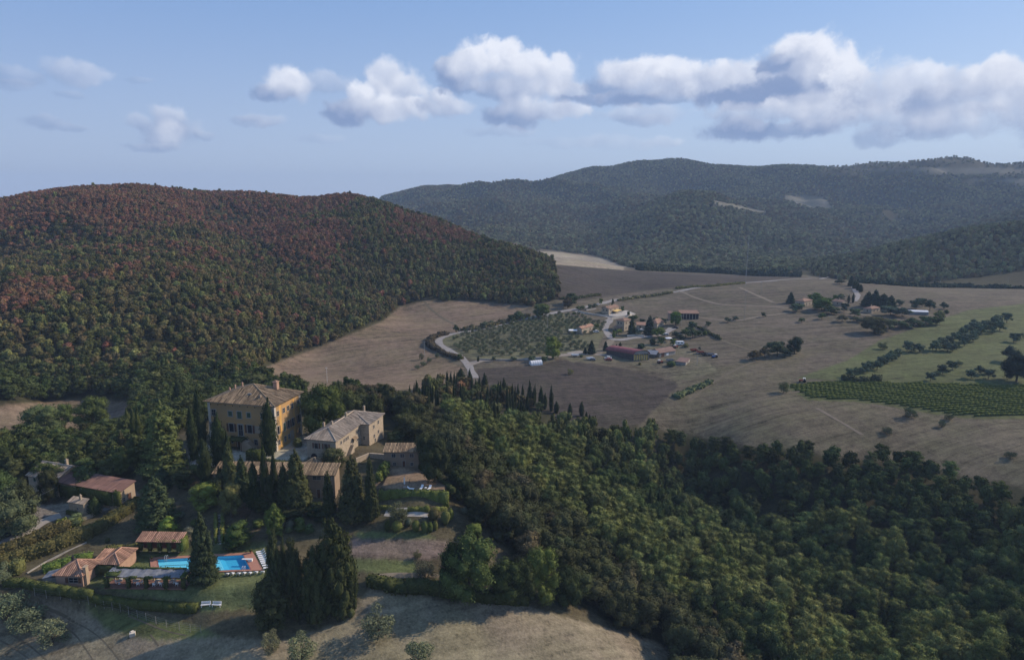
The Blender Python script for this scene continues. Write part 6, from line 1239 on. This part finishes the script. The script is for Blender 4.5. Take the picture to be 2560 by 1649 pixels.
    # polytunnel
    p=G(*z6(1235,916)); q=G(*z6(1355,908)); L=(q-p).length; t=thing('polytunnel','white plastic polytunnel on the edge of the dark ploughed field','polytunnel',p,math.atan2(q.y-p.y,q.x-p.x)); b=MB(); n_=8; vs=[]; 
    for x in(0,L):
        for i in range(n_+1): a=math.pi*i/n_; vs.append((x,1.9-1.9*math.cos(a),2.5*math.sin(a)**.8))
    b.add(vs,[(i,i+n_+1,i+n_+2,i+1) for i in range(n_)]+[tuple(range(n_+1)),tuple(range(n_+1,2*n_+2))[::-1]]); b.build('cover',M['white'],t)
    for i in range(6): b=MB(); x=L*i/5; [b.tube((x,1.9-1.95*math.cos(math.pi*k/8),2.55*math.sin(math.pi*k/8)**.8),(x,1.9-1.95*math.cos(math.pi*(k+1)/8),2.55*math.sin(math.pi*(k+1)/8)**.8),.05,.05,4) for k in range(8)]; b.build('hoop',M['grey'],t)
    # cars
    for n_,(x,y,a,l,m) in enumerate(((440,568,10,'white car parked beside the orange roofed cottage','white'),(630,985,-8,'white car parked in front of the arched shed','white'),(1535,612,12,'white van like car on the hamlet yard behind the white parasol','white'),(640,1012,-5,'red and black small vehicle next to the white car by the arched shed','rustred'),(1150,545,20,'pale car half hidden behind the dark fir','white'),(1690,505,-30,'dark car at the top of the hamlet yard','dark'),(380,1008,0,'small silver car at the end of the farm track','grey'))): car('parked_car',l,G(*z7(x,y)),R(a),M[m])
    def tractor(label,p,rz,m,s=1):
        t=thing('tractor',label,'tractor',p,rz); t.scale=(s,s,s); b=MB(); b.box(-.2,-.45,.7,1.9,.45,1.35); b.box(-1.1,-.5,.7,-.2,.5,1.1); b.build('body',M[m],t); b=MB(); b.box(-1.2,-.6,2.2,.1,.6,2.32); [b.box(x-.05,y-.05,1.05,x+.05,y+.05,2.2) for x in(-1.1,0) for y in(-.5,.5)]; b.build('cab',M['white'],t)
        for y in(-.75,.75): b=MB(); b.tube((-.7,y-.2,.75),(-.7,y+.2,.75),.75,.75,12); b.build('wheel',M['black'],t); b=MB(); b.tube((1.5,y*.8-.13,.42),(1.5,y*.8+.13,.42),.42,.42,10); b.build('wheel',M['black'],t)
        b=MB(); b.tube((1.3,0,1.3),(1.3,0,2.1),.05); b.build('exhaust',M['dark'],t)
    tractor('red tractor with white cab at the tip of the vineyard',G(*z8(652,865)),R(160),'rustred'); tractor('rusty red tractor in the weeds beside the farm sheds',G(*z7(1445,1058)),R(20),'rustred'); tractor('blue tractor right of the scrap rows',G(*z7(2310,968)),R(200),'blue')
    tractor('orange loader beside the caravan behind the sheds',G(*z7(1690,815)),R(40),'rustred')
    def trailer(label,p,rz,m,L=4.5):
        t=thing('trailer',label,'trailer',p,rz); b=MB(); b.box(-L/2,-1,.8,L/2,1,1.0); b.box(-L/2,-1,1.0,L/2,-.94,1.5); b.box(-L/2,.94,1.0,L/2,1,1.5); b.box(-L/2,-1,1,-L/2+.06,1,1.5); b.build('bed',M[m],t)
        for x in(-.6,.6):
            for y in(-.95,.95): b=MB(); b.tube((x,y-.12,.4),(x,y+.12,.4),.4,.4,10); b.build('wheel',M['black'],t)
        b=MB(); b.tube((L/2,0,.85),(L/2+1.2,0,.5),.06); b.build('drawbar',M['dark'],t)
    for x,y,a,m,l in ((1980,870,15,'rustred','red farm trailer at the head of the scrap row'),(2080,905,-10,'rustred','rusty trailer in the middle of the scrap row'),(2150,930,30,'dark','dark trailer at the lower end of the scrap row'),(2230,935,0,'grey','grey trailer beside the blue tractor'),(110,950,0,'white','white flat trailer beside the farm track'),(1600,1030,10,'grey','pale trailer left of the patched shack'),(690,905,0,'white','white trailer left of the arched shed'),(350,1000,20,'white','low white trailer at the track end')): trailer(l,G(*z7(x,y)),R(a),m)
    t=thing('caravan','white caravan parked among the trees behind the sheds','caravan',G(*z7(1755,770)),R(10)); b=MB(); b.box(-2.6,-1.1,.5,2.6,1.1,2.5); b.box(-2.3,-1.0,2.49,2.3,1.0,2.65); b.build('body',M['white'],t); b=MB(); b.box(-1.8,-1.13,1.4,-.6,-1.08,2.0); b.box(.4,-1.13,1.4,1.6,-1.08,2.0); b.build('window',M['glass'],t)
    for y in(-1,1): b=MB(); b.tube((0,y-.1,.35),(0,y+.1,.35),.35,.35,10); b.build('wheel',M['black'],t)
    t=thing('open_parasol','big white square parasol open in the hamlet yard','parasol',G(*z7(1580,715)),0); b=MB(); b.tube((0,0,0),(0,0,2.9),.05); b.build('pole',M['grey'],t); b=MB(); b.add([(-2.1,-2.1,2.4),(2.1,-2.1,2.4),(2.1,2.1,2.4),(-2.1,2.1,2.4),(0,0,3.1)],[(0,1,4),(1,2,4),(2,3,4),(3,0,4),(0,3,2,1)]); b.build('canopy',M['white'],t); b=MB(); b.box(-.4,-.4,-.1,.4,.4,.1); b.build('base',M['conc'],t)
    # ---- houses of the right hamlet
    for c,ul,ur,vt,a,k,rh,l,tm in ((z8(660,272),z8(588,0)[0],z8(725,0)[0],z8(0,232)[1],-50,'hip',1.6,'pale house between conifer and round trees in the right hamlet','tilefar'),(z8(1190,325),z8(1125,0)[0],z8(1258,0)[0],z8(0,290)[1],-55,'hip',1.4,'small pale house below the dark conifer clump','tilefar'),(z8(960,268),z8(885,0)[0],z8(1000,0)[0],z8(0,245)[1],-52,'gx',1.4,'low house with tan roof in the middle of the right hamlet','tilefar')):
        t,W,D,H,rf=hpx('farm_house',l,c,ul,ur,vt,a,k,rh,.4,'cream',tm,H=3.4 if 'low' in l else 4.2); win(t,(W,0),90,D*.3,1.8,1,1.3,'glass',fr=.1); win(t,(W,0),90,D*.7,1.8,1,1.3,'glass',fr=.1); win(t,(0,0),0,W*.5,1.8,1,1.3,'wood',fr=.1); chimney(rf,W*.4,D*.5,H+.8,H+2.2,.6)
    p=G(*z8(1485,332)); q=G(*z8(1640,338)); L=(q-p).length; t=thing('glasshouse','long white topped greenhouse in the right hamlet garden','greenhouse',p,math.atan2(q.y-p.y,q.x-p.x)); b=MB(); b.slab([(0,0,2.2),(L,0,2.2),(L,2.5,3.2),(0,2.5,3.2)],.08); b.slab([(0,5,2.2),(L,5,2.2),(L,2.5,3.2),(0,2.5,3.2)],.08); b.build('roof',M['white'],t); b=MB(); b.box(0.05,.05,-.5,L-.05,4.95,2.1); b.build('wall',M['grey'],t)
    # tiny house on the hill shoulder
    hx=G(1287,622); t=thing('ridge_house','tiny pale house on the shoulder of the wooded hill','house',hx+Vector((0,0,3)),R(-30)); house(t,-4,-4,4,4,6,'hip',1.8,.4,M['cream'],M['tilefar'],None,base=-5); win(t,(-4,-4),0,4,3.5,1.2,1.6,'glass')
    # ---- olive grove
    P=wpoly([(1122,852),(1155,832),(1400,784),(1450,788),(1520,812),(1500,828),(1430,850),(1495,872),(1300,890),(1190,892),(1150,875)]); pr=[(math.sin(a)*math.exp(b_),math.cos(a)*math.exp(b_)) for a,b_ in P]; xs=[p[0] for p in pr]; ys=[p[1] for p in pr]
    r=random.Random(3); n_=0; s=5.3; ca,sa=math.cos(.5),math.sin(.5); C_=[]
    for i in range(-60,60):
        for j in range(-60,60):
            x=np.mean(xs)+(i*ca-j*sa)*s+r.uniform(-.7,.7); y=np.mean(ys)+(i*sa+j*ca)*s*1.1+r.uniform(-.7,.7)
            if inpoly(np.array([x]),np.array([y]),pr)[0] and r.random()<.88: C_.append((math.hypot(x,y),x,y))
    C_.sort(); print('grove',len(C_))
    for _,x,y in C_[:300]: tree('olive','olive_tree','small grey green olive tree in the grove inside the road bend','olive tree',(x,y,float(zat(x,y))),r.uniform(2.2,3.7),r.uniform(2.6,3.9),(.10,.115,.075),group='olives of the grove inside the road bend')
    # ---- vineyard rows
    P=wpoly([(1962,962),(2110,955),(2700,967),(2700,1042),(2400,1040),(2250,1015),(2150,1001),(2020,995)]); pr=[(math.sin(a)*math.exp(b_),math.cos(a)*math.exp(b_)) for a,b_ in P]
    an=R(4); ca,sa=math.cos(an),math.sin(an); uv=[(x*ca+y*sa,-x*sa+y*ca) for x,y in pr]; v0=min(b_ for a,b_ in uv); v1=max(b_ for a,b_ in uv); k=0; vv=v0+1; rows=0
    while vv<v1:
        xs=[]
        for i in range(len(uv)):
            (a0,b0),(a1,b1)=uv[i],uv[(i+1)%len(uv)]
            if (b0-vv)*(b1-vv)<0: xs.append(a0+(a1-a0)*(vv-b0)/(b1-b0))
        xs.sort()
        if len(xs)>=2 and xs[-1]-xs[0]>6:
            bx=[]; n_=int((xs[-1]-xs[0])/2.4)
            for i in range(n_):
                u_=xs[0]+(i+.5)*2.4+(rows*1.37)%2.4; x=u_*ca-vv*sa; y=u_*sa+vv*ca; bx.append(((x,y,float(zat(x,y))+.5+.12*math.sin(u_*.31+vv*3)),(1.45,.32,.55+.1*math.sin(u_*.9+rows*2.1)),an,float(zat(x+.5*ca,y+.5*sa)-zat(x-.5*ca,y-.5*sa))))
            o=leafbox('vine_row',bx,3.5,.2,(.080,.096,.032),seed=200+rows,rough=.2,core=True,run=True); tag(o,'long row of green vines in the vineyard on the right','vine row','vine rows of the vineyard'); rows+=1
        vv+=2.5
    print('vine rows',rows)
    # ---- trees: (base, top, width, kind, tint, frame, scale, label)
    def many(lst,fr,sc_,group=None):
        for b_,tp,w,k,ti,l in lst:
            if not w or l=='x' or tp==0: continue
            nm={'broad_hi':'leafy_tree','broad_lo':'leafy_tree','olive':'olive_tree','shrub':'shrub','topiary':'round_bush','cypress':'cypress_tree','conifer':'fir_tree','pine':'umbrella_pine'}[k]
            T(k,nm,l,nm.replace('_',' '),fr(*b_),fr(0,tp)[1],w/sc_,ti,group=group)
    dk=(.028,.042,.03); md=(.055,.075,.035); ol=(.085,.10,.065)
    many([((1280,600),300,230,'conifer',dk,'tall dark fir in the middle of the hamlet'),((1000,610),340,170,'conifer',(.035,.045,.025),'dark fir right of the two storey house'),((950,330),240,60,'broad_lo',md,'small tree on the paved yard'),((855,245),155,70,'broad_lo',md,'round tree right of the cream house'),((1030,380),300,190,'broad_lo',md,'flat topped trees above the dark fir'),((1415,640),490,240,'broad_lo',(.07,.10,.03),'wide umbrella shaped pine in the hamlet'),((1100,620),530,150,'broad_lo',ol,'grey round shrubs below the two storey house'),((1690,460),240,190,'broad_hi',(.065,.10,.028),'big bright green tree before the red roofed barn'),
      ((370,905),690,170,'conifer',dk,'dark fir left of the arched shed'),((270,905),800,90,'conifer',dk,'low dark fir beside the larger one'),((590,860),705,110,'conifer',dk,'single dark fir behind the track'),((760,850),750,70,'conifer',dk,'small fir behind the arched shed'),((820,800),720,50,'cypress','cyp','slim fir next to the small one'),((700,170),40,45,'broad_lo',md,'little tree on the road bank'),((420,200),110,110,'broad_lo',ol,'row tree left of the cream house'),((340,205),130,90,'broad_lo',ol,'second row tree left of the cream house'),((220,210),150,110,'broad_lo',md,'low tree at the white wall corner'),((160,220),160,80,'broad_lo',md,'shrub at the road end of the white wall'),((515,130),40,80,'broad_lo',(.09,.11,.04),'bright tree on the road bank'),((100,285),250,90,'shrub',md,'bush on the yard wall outside'),
      ((800,600),520,140,'broad_lo',(.09,.11,.035),'bright shrub under the two storey house'),((720,660),530,70,'shrub',(.08,.10,.03),'hedge like shrub at the road corner'),((450,520),440,100,'broad_lo',(.08,.10,.035),'light green tree right of the orange roof'),((1940,560),400,190,'broad_lo',(.06,.08,.05),'wide grey tree above the hamlet garden'),((1850,640),520,180,'broad_lo',(.055,.07,.03),'round tree in the hamlet garden, left'),((1960,660),500,160,'broad_lo',md,'round tree in the hamlet garden, right'),((2060,640),540,120,'broad_lo',md,'smaller tree right of the hamlet garden'),((1700,660),560,150,'broad_lo',dk,'dark tree behind the white parasol'),((1780,700),600,140,'broad_lo',dk,'dark bush row behind the caravan'),((1650,790),670,110,'broad_lo',(.09,.12,.04),'bright round tree under the white parasol'),((1460,760),640,170,'broad_lo',(.06,.08,.035),'spreading tree over the yard wall'),((1330,760),660,130,'shrub',dk,'dark low shrub below the tall fir'),((1150,820),740,150,'shrub',dk,'dark shrub behind the arched roof'),((2200,480),400,110,'broad_lo',md,'round tree at the field corner'),((2150,620),540,100,'shrub',(.08,.10,.03),'green bush on the ditch'),
      ((1380,440),330,160,'broad_lo',(.05,.07,.05),'grey tree behind the hip roofed house'),((1500,450),350,130,'broad_lo',(.05,.07,.05),'tree right of the hip roofed house'),((1160,430),360,120,'broad_lo',dk,'dark tree above the pink annex'),((2070,850),800,50,'broad_lo',dk,'small dark tree by the scrap row'),((1620,1100),1020,170,'shrub',(.06,.09,.035),'weedy green bush left of the patched shack'),((1850,800),740,120,'shrub',(.11,.11,.05),'yellowish bush beside the caravan'),((210,960),920,70,'shrub',md,'bush on the farm track verge'),((1130,1080),1040,60,'shrub',(.1,.1,.045),'weeds tuft below the arched shed')],z7,6.292)
    many([((1465,835),595,200,'broad_hi',(.11,.135,.035),'pale yellow green tree standing alone at the grove edge'),((430,560),475,75,'broad_lo',md,'small tree above the road bend'),((730,510),440,90,'broad_lo',ol,'round tree on the road bank'),((1020,450),370,110,'broad_lo',(.04,.055,.03),'dark tree above the straight road'),((1100,430),330,130,'broad_lo',(.05,.065,.035),'taller dark tree above the straight road'),((1340,400),250,200,'broad_hi',(.065,.085,.03),'bright oak at the hill corner by the road'),((1665,260),135,150,'broad_hi',(.055,.07,.035),'round oak at the hill foot'),((1620,300),180,110,'broad_lo',(.06,.045,.03),'brown tree beside the round oak'),((800,480),430,80,'broad_lo',ol,'small tree on the bank'),((600,500),470,60,'shrub',ol,'low bush on the roadside bank'),
      ((60,850),780,60,'olive',ol,'olive in the tan field, upper left'),((225,830),770,50,'olive',ol,'olive in the tan field, nearest the road bend'),((140,880),820,60,'olive',ol,'olive in the tan field, middle'),((80,920),860,70,'olive',ol,'olive in the tan field, lower'),((15,950),900,60,'olive',ol,'olive in the tan field, lowest'),((470,860),790,70,'broad_lo',md,'bush at the road fork'),((665,870),810,30,'cypress','cyp','tiny dark cypress at the road fork'),((830,870),810,60,'broad_lo',ol,'bush on the wall below the grove'),((1040,860),815,90,'broad_lo',ol,'bush beside the wall below the grove'),((1240,880),810,110,'broad_lo',(.06,.08,.05),'bush behind the white polytunnel'),((1380,880),815,90,'broad_lo',md,'green bush right of the white polytunnel'),((1650,1010),945,75,'olive',(.12,.12,.05),'lone yellowish tree on the dark ploughed field'),((1770,780),700,0,'olive',ol,'x'),((1120,100+170),170,0,'olive',ol,'x'),
      ((100,1180),1070,180,'broad_lo',(.08,.10,.06),'grey green thicket left of the cypress row'),((1700,860),0,0,'olive',ol,'x')][:22],z6,4.277)
    many([((555,245),155,85,'conifer',dk,'dark conifer at the left end of the right hamlet'),((740,240),160,110,'broad_lo',(.06,.09,.03),'flat crowned pine over the right hamlet house'),((800,300),195,160,'broad_hi',(.06,.09,.028),'big round green tree of the right hamlet'),((875,330),265,120,'broad_lo',(.04,.055,.03),'dark tree beneath the big round one'),((600,310),250,130,'broad_lo',(.045,.065,.04),'dark tree below the pale house'),((975,310),245,70,'broad_lo',(.04,.055,.04),'dark tree between the hamlet houses'),((1045,240),165,22,'cypress','cyp','right slim cypress of the hamlet pair'),((1010,245),175,22,'cypress','cyp','left slim cypress of the hamlet pair'),((905,225),180,60,'broad_lo',(.07,.10,.03),'bright small tree near the hamlet road'),((950,225),170,60,'broad_lo',ol,'grey small tree near the hamlet road'),((1160,270),150,120,'conifer',dk,'left of the dark conifers clump'),((1215,280),135,130,'conifer',dk,'tallest of the dark conifers clump'),((1280,285),165,130,'conifer',dk,'middle right of the dark conifers clump'),((1340,280),180,100,'conifer',dk,'right end of the dark conifers clump'),
      ((1060,130),60,60,'cypress','cyp','dark cypress top of the lane'),((1085,145),85,40,'cypress','cyp','dark cypress middle of the lane'),((1105,155),95,34,'cypress','cyp','dark cypress bottom of the lane'),((1030,110),25,60,'conifer',dk,'bushy conifer at the lane top'),((940,95),55,80,'broad_lo',(.05,.06,.035),'low dark bush at the lane top'),
      ((1540,290),205,80,'broad_lo',(.05,.07,.05),'grey olive tree above the greenhouse, left'),((1590,270),205,60,'broad_lo',(.05,.07,.05),'grey olive tree above the greenhouse, centre'),((1650,300),215,80,'broad_lo',(.045,.065,.045),'grey olive tree above the greenhouse, right'),((1760,290),235,60,'broad_lo',(.05,.07,.05),'detached grey tree right of the greenhouse'),((1410,260),215,60,'broad_lo',(.07,.09,.07),'pale bush on the hamlet field edge'),((1720,380),300,80,'broad_lo',(.12,.13,.05),'yellowing tree at the hamlet garden end'),((1780,325),295,40,'shrub',md,'small bush behind the yellowing tree'),
      ((1210,480),350,190,'broad_hi',(.065,.06,.035),'wide brownish tree below the hamlet'),((1330,450),370,120,'broad_lo',(.09,.10,.05),'pale tree right of the brownish one'),((1340,340),270,150,'broad_lo',(.05,.07,.06),'grey trees under the conifers clump'),((1430,350),275,130,'broad_lo',(.05,.07,.055),'grey tree left of the greenhouse'),((1430,440),390,140,'broad_lo',(.045,.065,.04),'green hedge tree, left of the hamlet garden row'),((1520,425),360,120,'broad_lo',(.04,.06,.035),'green hedge tree, middle of the hamlet garden row'),((1620,415),350,130,'broad_lo',(.045,.065,.035),'green hedge tree, right of the hamlet garden row'),((1700,410),355,100,'broad_lo',(.04,.055,.03),'dark hedge tree, end of the hamlet garden row'),((960,390),330,90,'broad_lo',(.11,.10,.06),'straw coloured bush below the hamlet'),((800,370),320,60,'broad_lo',(.06,.09,.035),'green bush below the round tree'),((1080,390),350,100,'broad_lo',(.07,.08,.05),'bushes in the hamlet garden'),((1060,350),290,90,'broad_lo',(.06,.08,.045),'garden tree between houses'),
      ((640,395),360,60,'broad_lo',(.07,.09,.04),'isolated round bush in the field'),((342,355),318,40,'broad_lo',(.05,.07,.04),'small round tree on the dirt track'),((60,395),355,60,'broad_lo',(.06,.07,.05),'left bush on the dirt track'),((120,380),345,50,'broad_lo',(.07,.08,.06),'right bush on the dirt track'),
      ((585,640),505,120,'broad_hi',(.03,.04,.025),'tall dark tree at the right of the field thicket'),((450,660),545,140,'broad_lo',(.05,.06,.04),'grey green tree in the field thicket'),((390,620),550,90,'broad_lo',(.06,.08,.045),'small pale tree in the field thicket'),((350,670),590,90,'broad_lo',(.10,.075,.04),'orange brown bush in the field thicket'),((270,690),610,120,'broad_lo',(.085,.06,.035),'brown bush at the left of the field thicket'),((510,665),590,100,'broad_lo',(.035,.045,.03),'dark bush under the tall tree of the thicket'),
      ((1280,605),550,65,'olive',(.05,.07,.04),'lone olive between the hamlet and the hedgerow'),((500,945),855,80,'olive',(.08,.09,.04),'leaning small tree at the vineyard tip'),((1495,1140),1065,95,'olive',(.07,.09,.06),'olive at the lower edge of the vineyard'),((1745,1215),1165,50,'olive',(.07,.09,.05),'thin olive sapling below the vineyard'),((1315,1270),1215,75,'olive',(.045,.06,.04),'dark olive in the lower field'),((2280,1460),1405,70,'olive',(.045,.06,.04),'small dark bush by the bottom right track'),((1800,1160),1110,60,'olive',(.08,.09,.05),'faint sapling on the vineyard edge'),
      ((2330,860),640,190,'broad_hi',(.022,.03,.022),'tall very dark tree at the right edge above the vineyard'),((2285,700),580,100,'broad_lo',(.04,.055,.045),'dark olive left of the tall right edge tree'),((2310,550),480,80,'broad_lo',(.05,.07,.055),'grey olive higher on the green meadow'),((2360,520),475,50,'olive',ol,'pale olive beside the grey one on the green meadow'),
      ((1655,855),790,75,'broad_lo',(.055,.075,.06),'first olive of the short meadow row'),((1705,810),775,50,'olive',ol,'small olive in the short meadow row'),((1750,800),730,80,'broad_lo',(.05,.065,.05),'third olive of the short meadow row'),((1825,770),700,80,'broad_lo',(.05,.065,.05),'largest olive of the short meadow row'),((1880,735),690,45,'olive',ol,'last pale olive of the short meadow row'),((1975,835),770,80,'broad_lo',(.05,.07,.055),'left olive of the meadow trio'),((2045,800),735,75,'broad_lo',(.055,.07,.055),'middle olive of the meadow trio'),((2110,840),765,85,'broad_lo',(.05,.07,.055),'right olive of the meadow trio')],z8,3.146)
    r=random.Random(9)
    for x,y in ((1020,800),(1060,785),(1100,775),(1140,765),(1180,750),(1205,735),(1235,745),(1260,710),(1290,700),(1320,690),(1350,670),(1390,650),(1400,635),(1470,600),(1500,610),(1540,600),(1570,605),(1670,600),(1700,590),(1750,560),(1740,545),(1790,600),(1830,600),(1810,560),(1860,580),(1880,530),(1840,500),(1920,560),(1900,480),(1950,530),(1940,460),(1990,520),(2010,480),(1980,440),(2000,420),(2050,470),(2090,450),(2110,420),(2140,460),(2170,400),(2200,440),(2190,390),(2255,375),(2150,410)):
        p=G(*z8(x,y+22)); w=r.uniform(52,86)/3.146*mpx(p); tree('broad_lo','olive_tree','round olive in the long hedgerow climbing across the right fields','olive tree',p,w*r.uniform(.8,1.),w,(.075,.095,.068),group='olives of the long hedgerow across the right fields')
    hedge('dark bramble thicket at the upper edge of the vineyard',[z8(960,855),z8(1060,860),z8(1160,862),z8(1255,860)],5,2.6,(.045,.05,.03),name='bramble_thicket',cat='thicket',seed=301,size=.5,dens=1.5,wob=.3)
    hedge('scrubby bank hedge above the straight road',[z6(480,540),z6(650,520),z6(850,480),z6(1000,440),z6(1200,390)],5,2.0,(.085,.075,.045),seed=302,size=.45,dens=1.8,wob=.4)
    hedge('dark scrub hedge round the outside of the road bend',[z6(480,850),z6(300,790),z6(180,730),z6(130,680),z6(180,620),z6(330,580)],4,2.2,(.055,.045,.032),seed=303,size=.4,dens=2,wob=.35)
    hedge('yellowish roadside hedge along the upper road',[(1690,722),(1780,716),(1860,708)],3,1.6,(.11,.11,.05),seed=304,size=.4,dens=2,wob=.3)
    hedge('roadside scrub left of the upper road',[(1545,752),(1600,744),(1680,732)],3,1.8,(.09,.09,.05),seed=305,size=.4,dens=2,wob=.4)
    hedge('dark ditch hedge running down beside the hamlet',[z7(2050,500),z7(2200,580),z7(2400,690)],2.5,1.5,(.045,.05,.03),seed=306,size=.4,dens=2,wob=.4)
    hedge('reedy green hedge at the lower tip of the dark field',[(1690,995),(1730,975),(1775,958)],4,1.5,(.075,.09,.05),seed=307,size=.5,dens=1.4,wob=.3)
    hedge('dark hedge at the foot of the upper ploughed field',[(1400,748),(1450,745),(1500,738)],3,1.6,(.06,.065,.035),seed=308,size=.4,dens=2,wob=.3)
    hedge('distant tree belt behind the crest of the fields',[(1600,676),(1700,678),(1800,684),(1900,690),(2000,692)],10,6,(.04,.05,.035),name='tree_belt',cat='tree belt',seed=309,size=1.2,dens=.35,wob=.5)
    hedge('distant dark tree belt behind the right field crest',[(2150,706),(2250,714),(2400,718),(2560,722),(2700,725)],10,3,(.035,.045,.03),name='tree_belt',cat='tree belt',seed=310,size=1.2,dens=.3,wob=.6)
    # ---- poles and wires
    def pole(label,base,top,n=1,frame=False,r_=.16):
        p=G(*base); h=Hat(p,top); t=thing('utility_pole',label,'utility pole',p); b=MB(); b.tube((0,0,-.5),(0,0,h),r_,r_*.6,6); b.build('pole',M['conc'],t); b=MB(); b.box(-1.1,-.1,h-.7,1.1,.1,h-.5); b.build('crossarm',M['grey'],t)
        for x in(-.95,.95): b=MB(); b.tube((x,0,h-.5),(x,0,h-.2),.09,.09,5); b.build('insulator',M['dark'],t)
        return p+Vector((0,0,h-.2))
    tp=[]
    for b_,t_,l in ((z6(1405,545),z6(0,375)[1],'utility pole over the top of the olive grove'),(z6(92,830),z6(0,650)[1],'utility pole in the tan field left of the road bend'),(z8(190,378),z8(0,150)[1],'utility pole at the field track'),(z8(200,110),z8(0,28)[1],'utility pole on the skyline of the ploughed field'),(z8(322,185),z8(0,75)[1],'faint utility pole right of the skyline one'),(z8(1730,118),z8(0,35)[1],'left pylon before the dark wooded ridge'),(z8(2260,128),z8(0,45)[1],'right pylon before the dark wooded ridge'),(z7(630,318),z7(0,110)[1],'utility pole beside the cream house'),(z7(2030,1080),z7(0,880)[1],'utility pole beside the patched shack'),(z7(1780,480),z7(0,300)[1],'utility pole right of the bright green tree')): tp.append(pole(l,b_,t_))
    def cable(label,a,c,sag=1.5,r_=.035):
        b=MB(); a=Vector(a);c=Vector(c); n_=10; pr_=a
        for i in range(1,n_+1): t=i/n_; q=a.lerp(c,t)-Vector((0,0,sag*4*t*(1-t))); b.tube(pr_,q,r_,r_,3); pr_=q
        return tag(b.build('overhead_cable',M['grey']),label,'cable')
    cable('thin cable from the skyline pole up to the right',tp[3],tp[3]+Vector((90,260,25)),4,.12)
    cable('overhead cable crossing the yard to the stone roofed house',PH(*z3(-60,215),24.5),PH(*z3(125,85),26.5),.4,.04); cable('overhead cable rising from the yard to the barn roof',PH(*z3(250,160),24.5),PH(*z3(470,62),26),.3,.04)
build_pads()
RID=build_ground()
build_estate()
build_garden_trees()
build_valley()
make_woods(RID)
# ---------------------------------------------------------------- air
def make_haze():
    b=MB(); b.box(-6600,-6600,-205,6600,6600,330)
    m=bpy.data.materials.new('haze'); m.use_nodes=True; t=NT(m.node_tree); m.node_tree.nodes.clear()
    o=t.n('ShaderNodeOutputMaterial'); pv=t.n('ShaderNodeVolumePrincipled'); t.l(pv.outputs[0],o.inputs['Volume'])
    pv.inputs['Color'].default_value=(.52,.70,.98,1); pv.inputs['Density'].default_value=HAZE; pv.inputs['Anisotropy'].default_value=0
    h=b.build('haze',m); tag(h,kind='stuff'); h['label']='pale blue haze filling the air over the valley'; h['category']='haze'
HAZE=.00013
make_haze()
print('script done',len(bpy.data.objects))
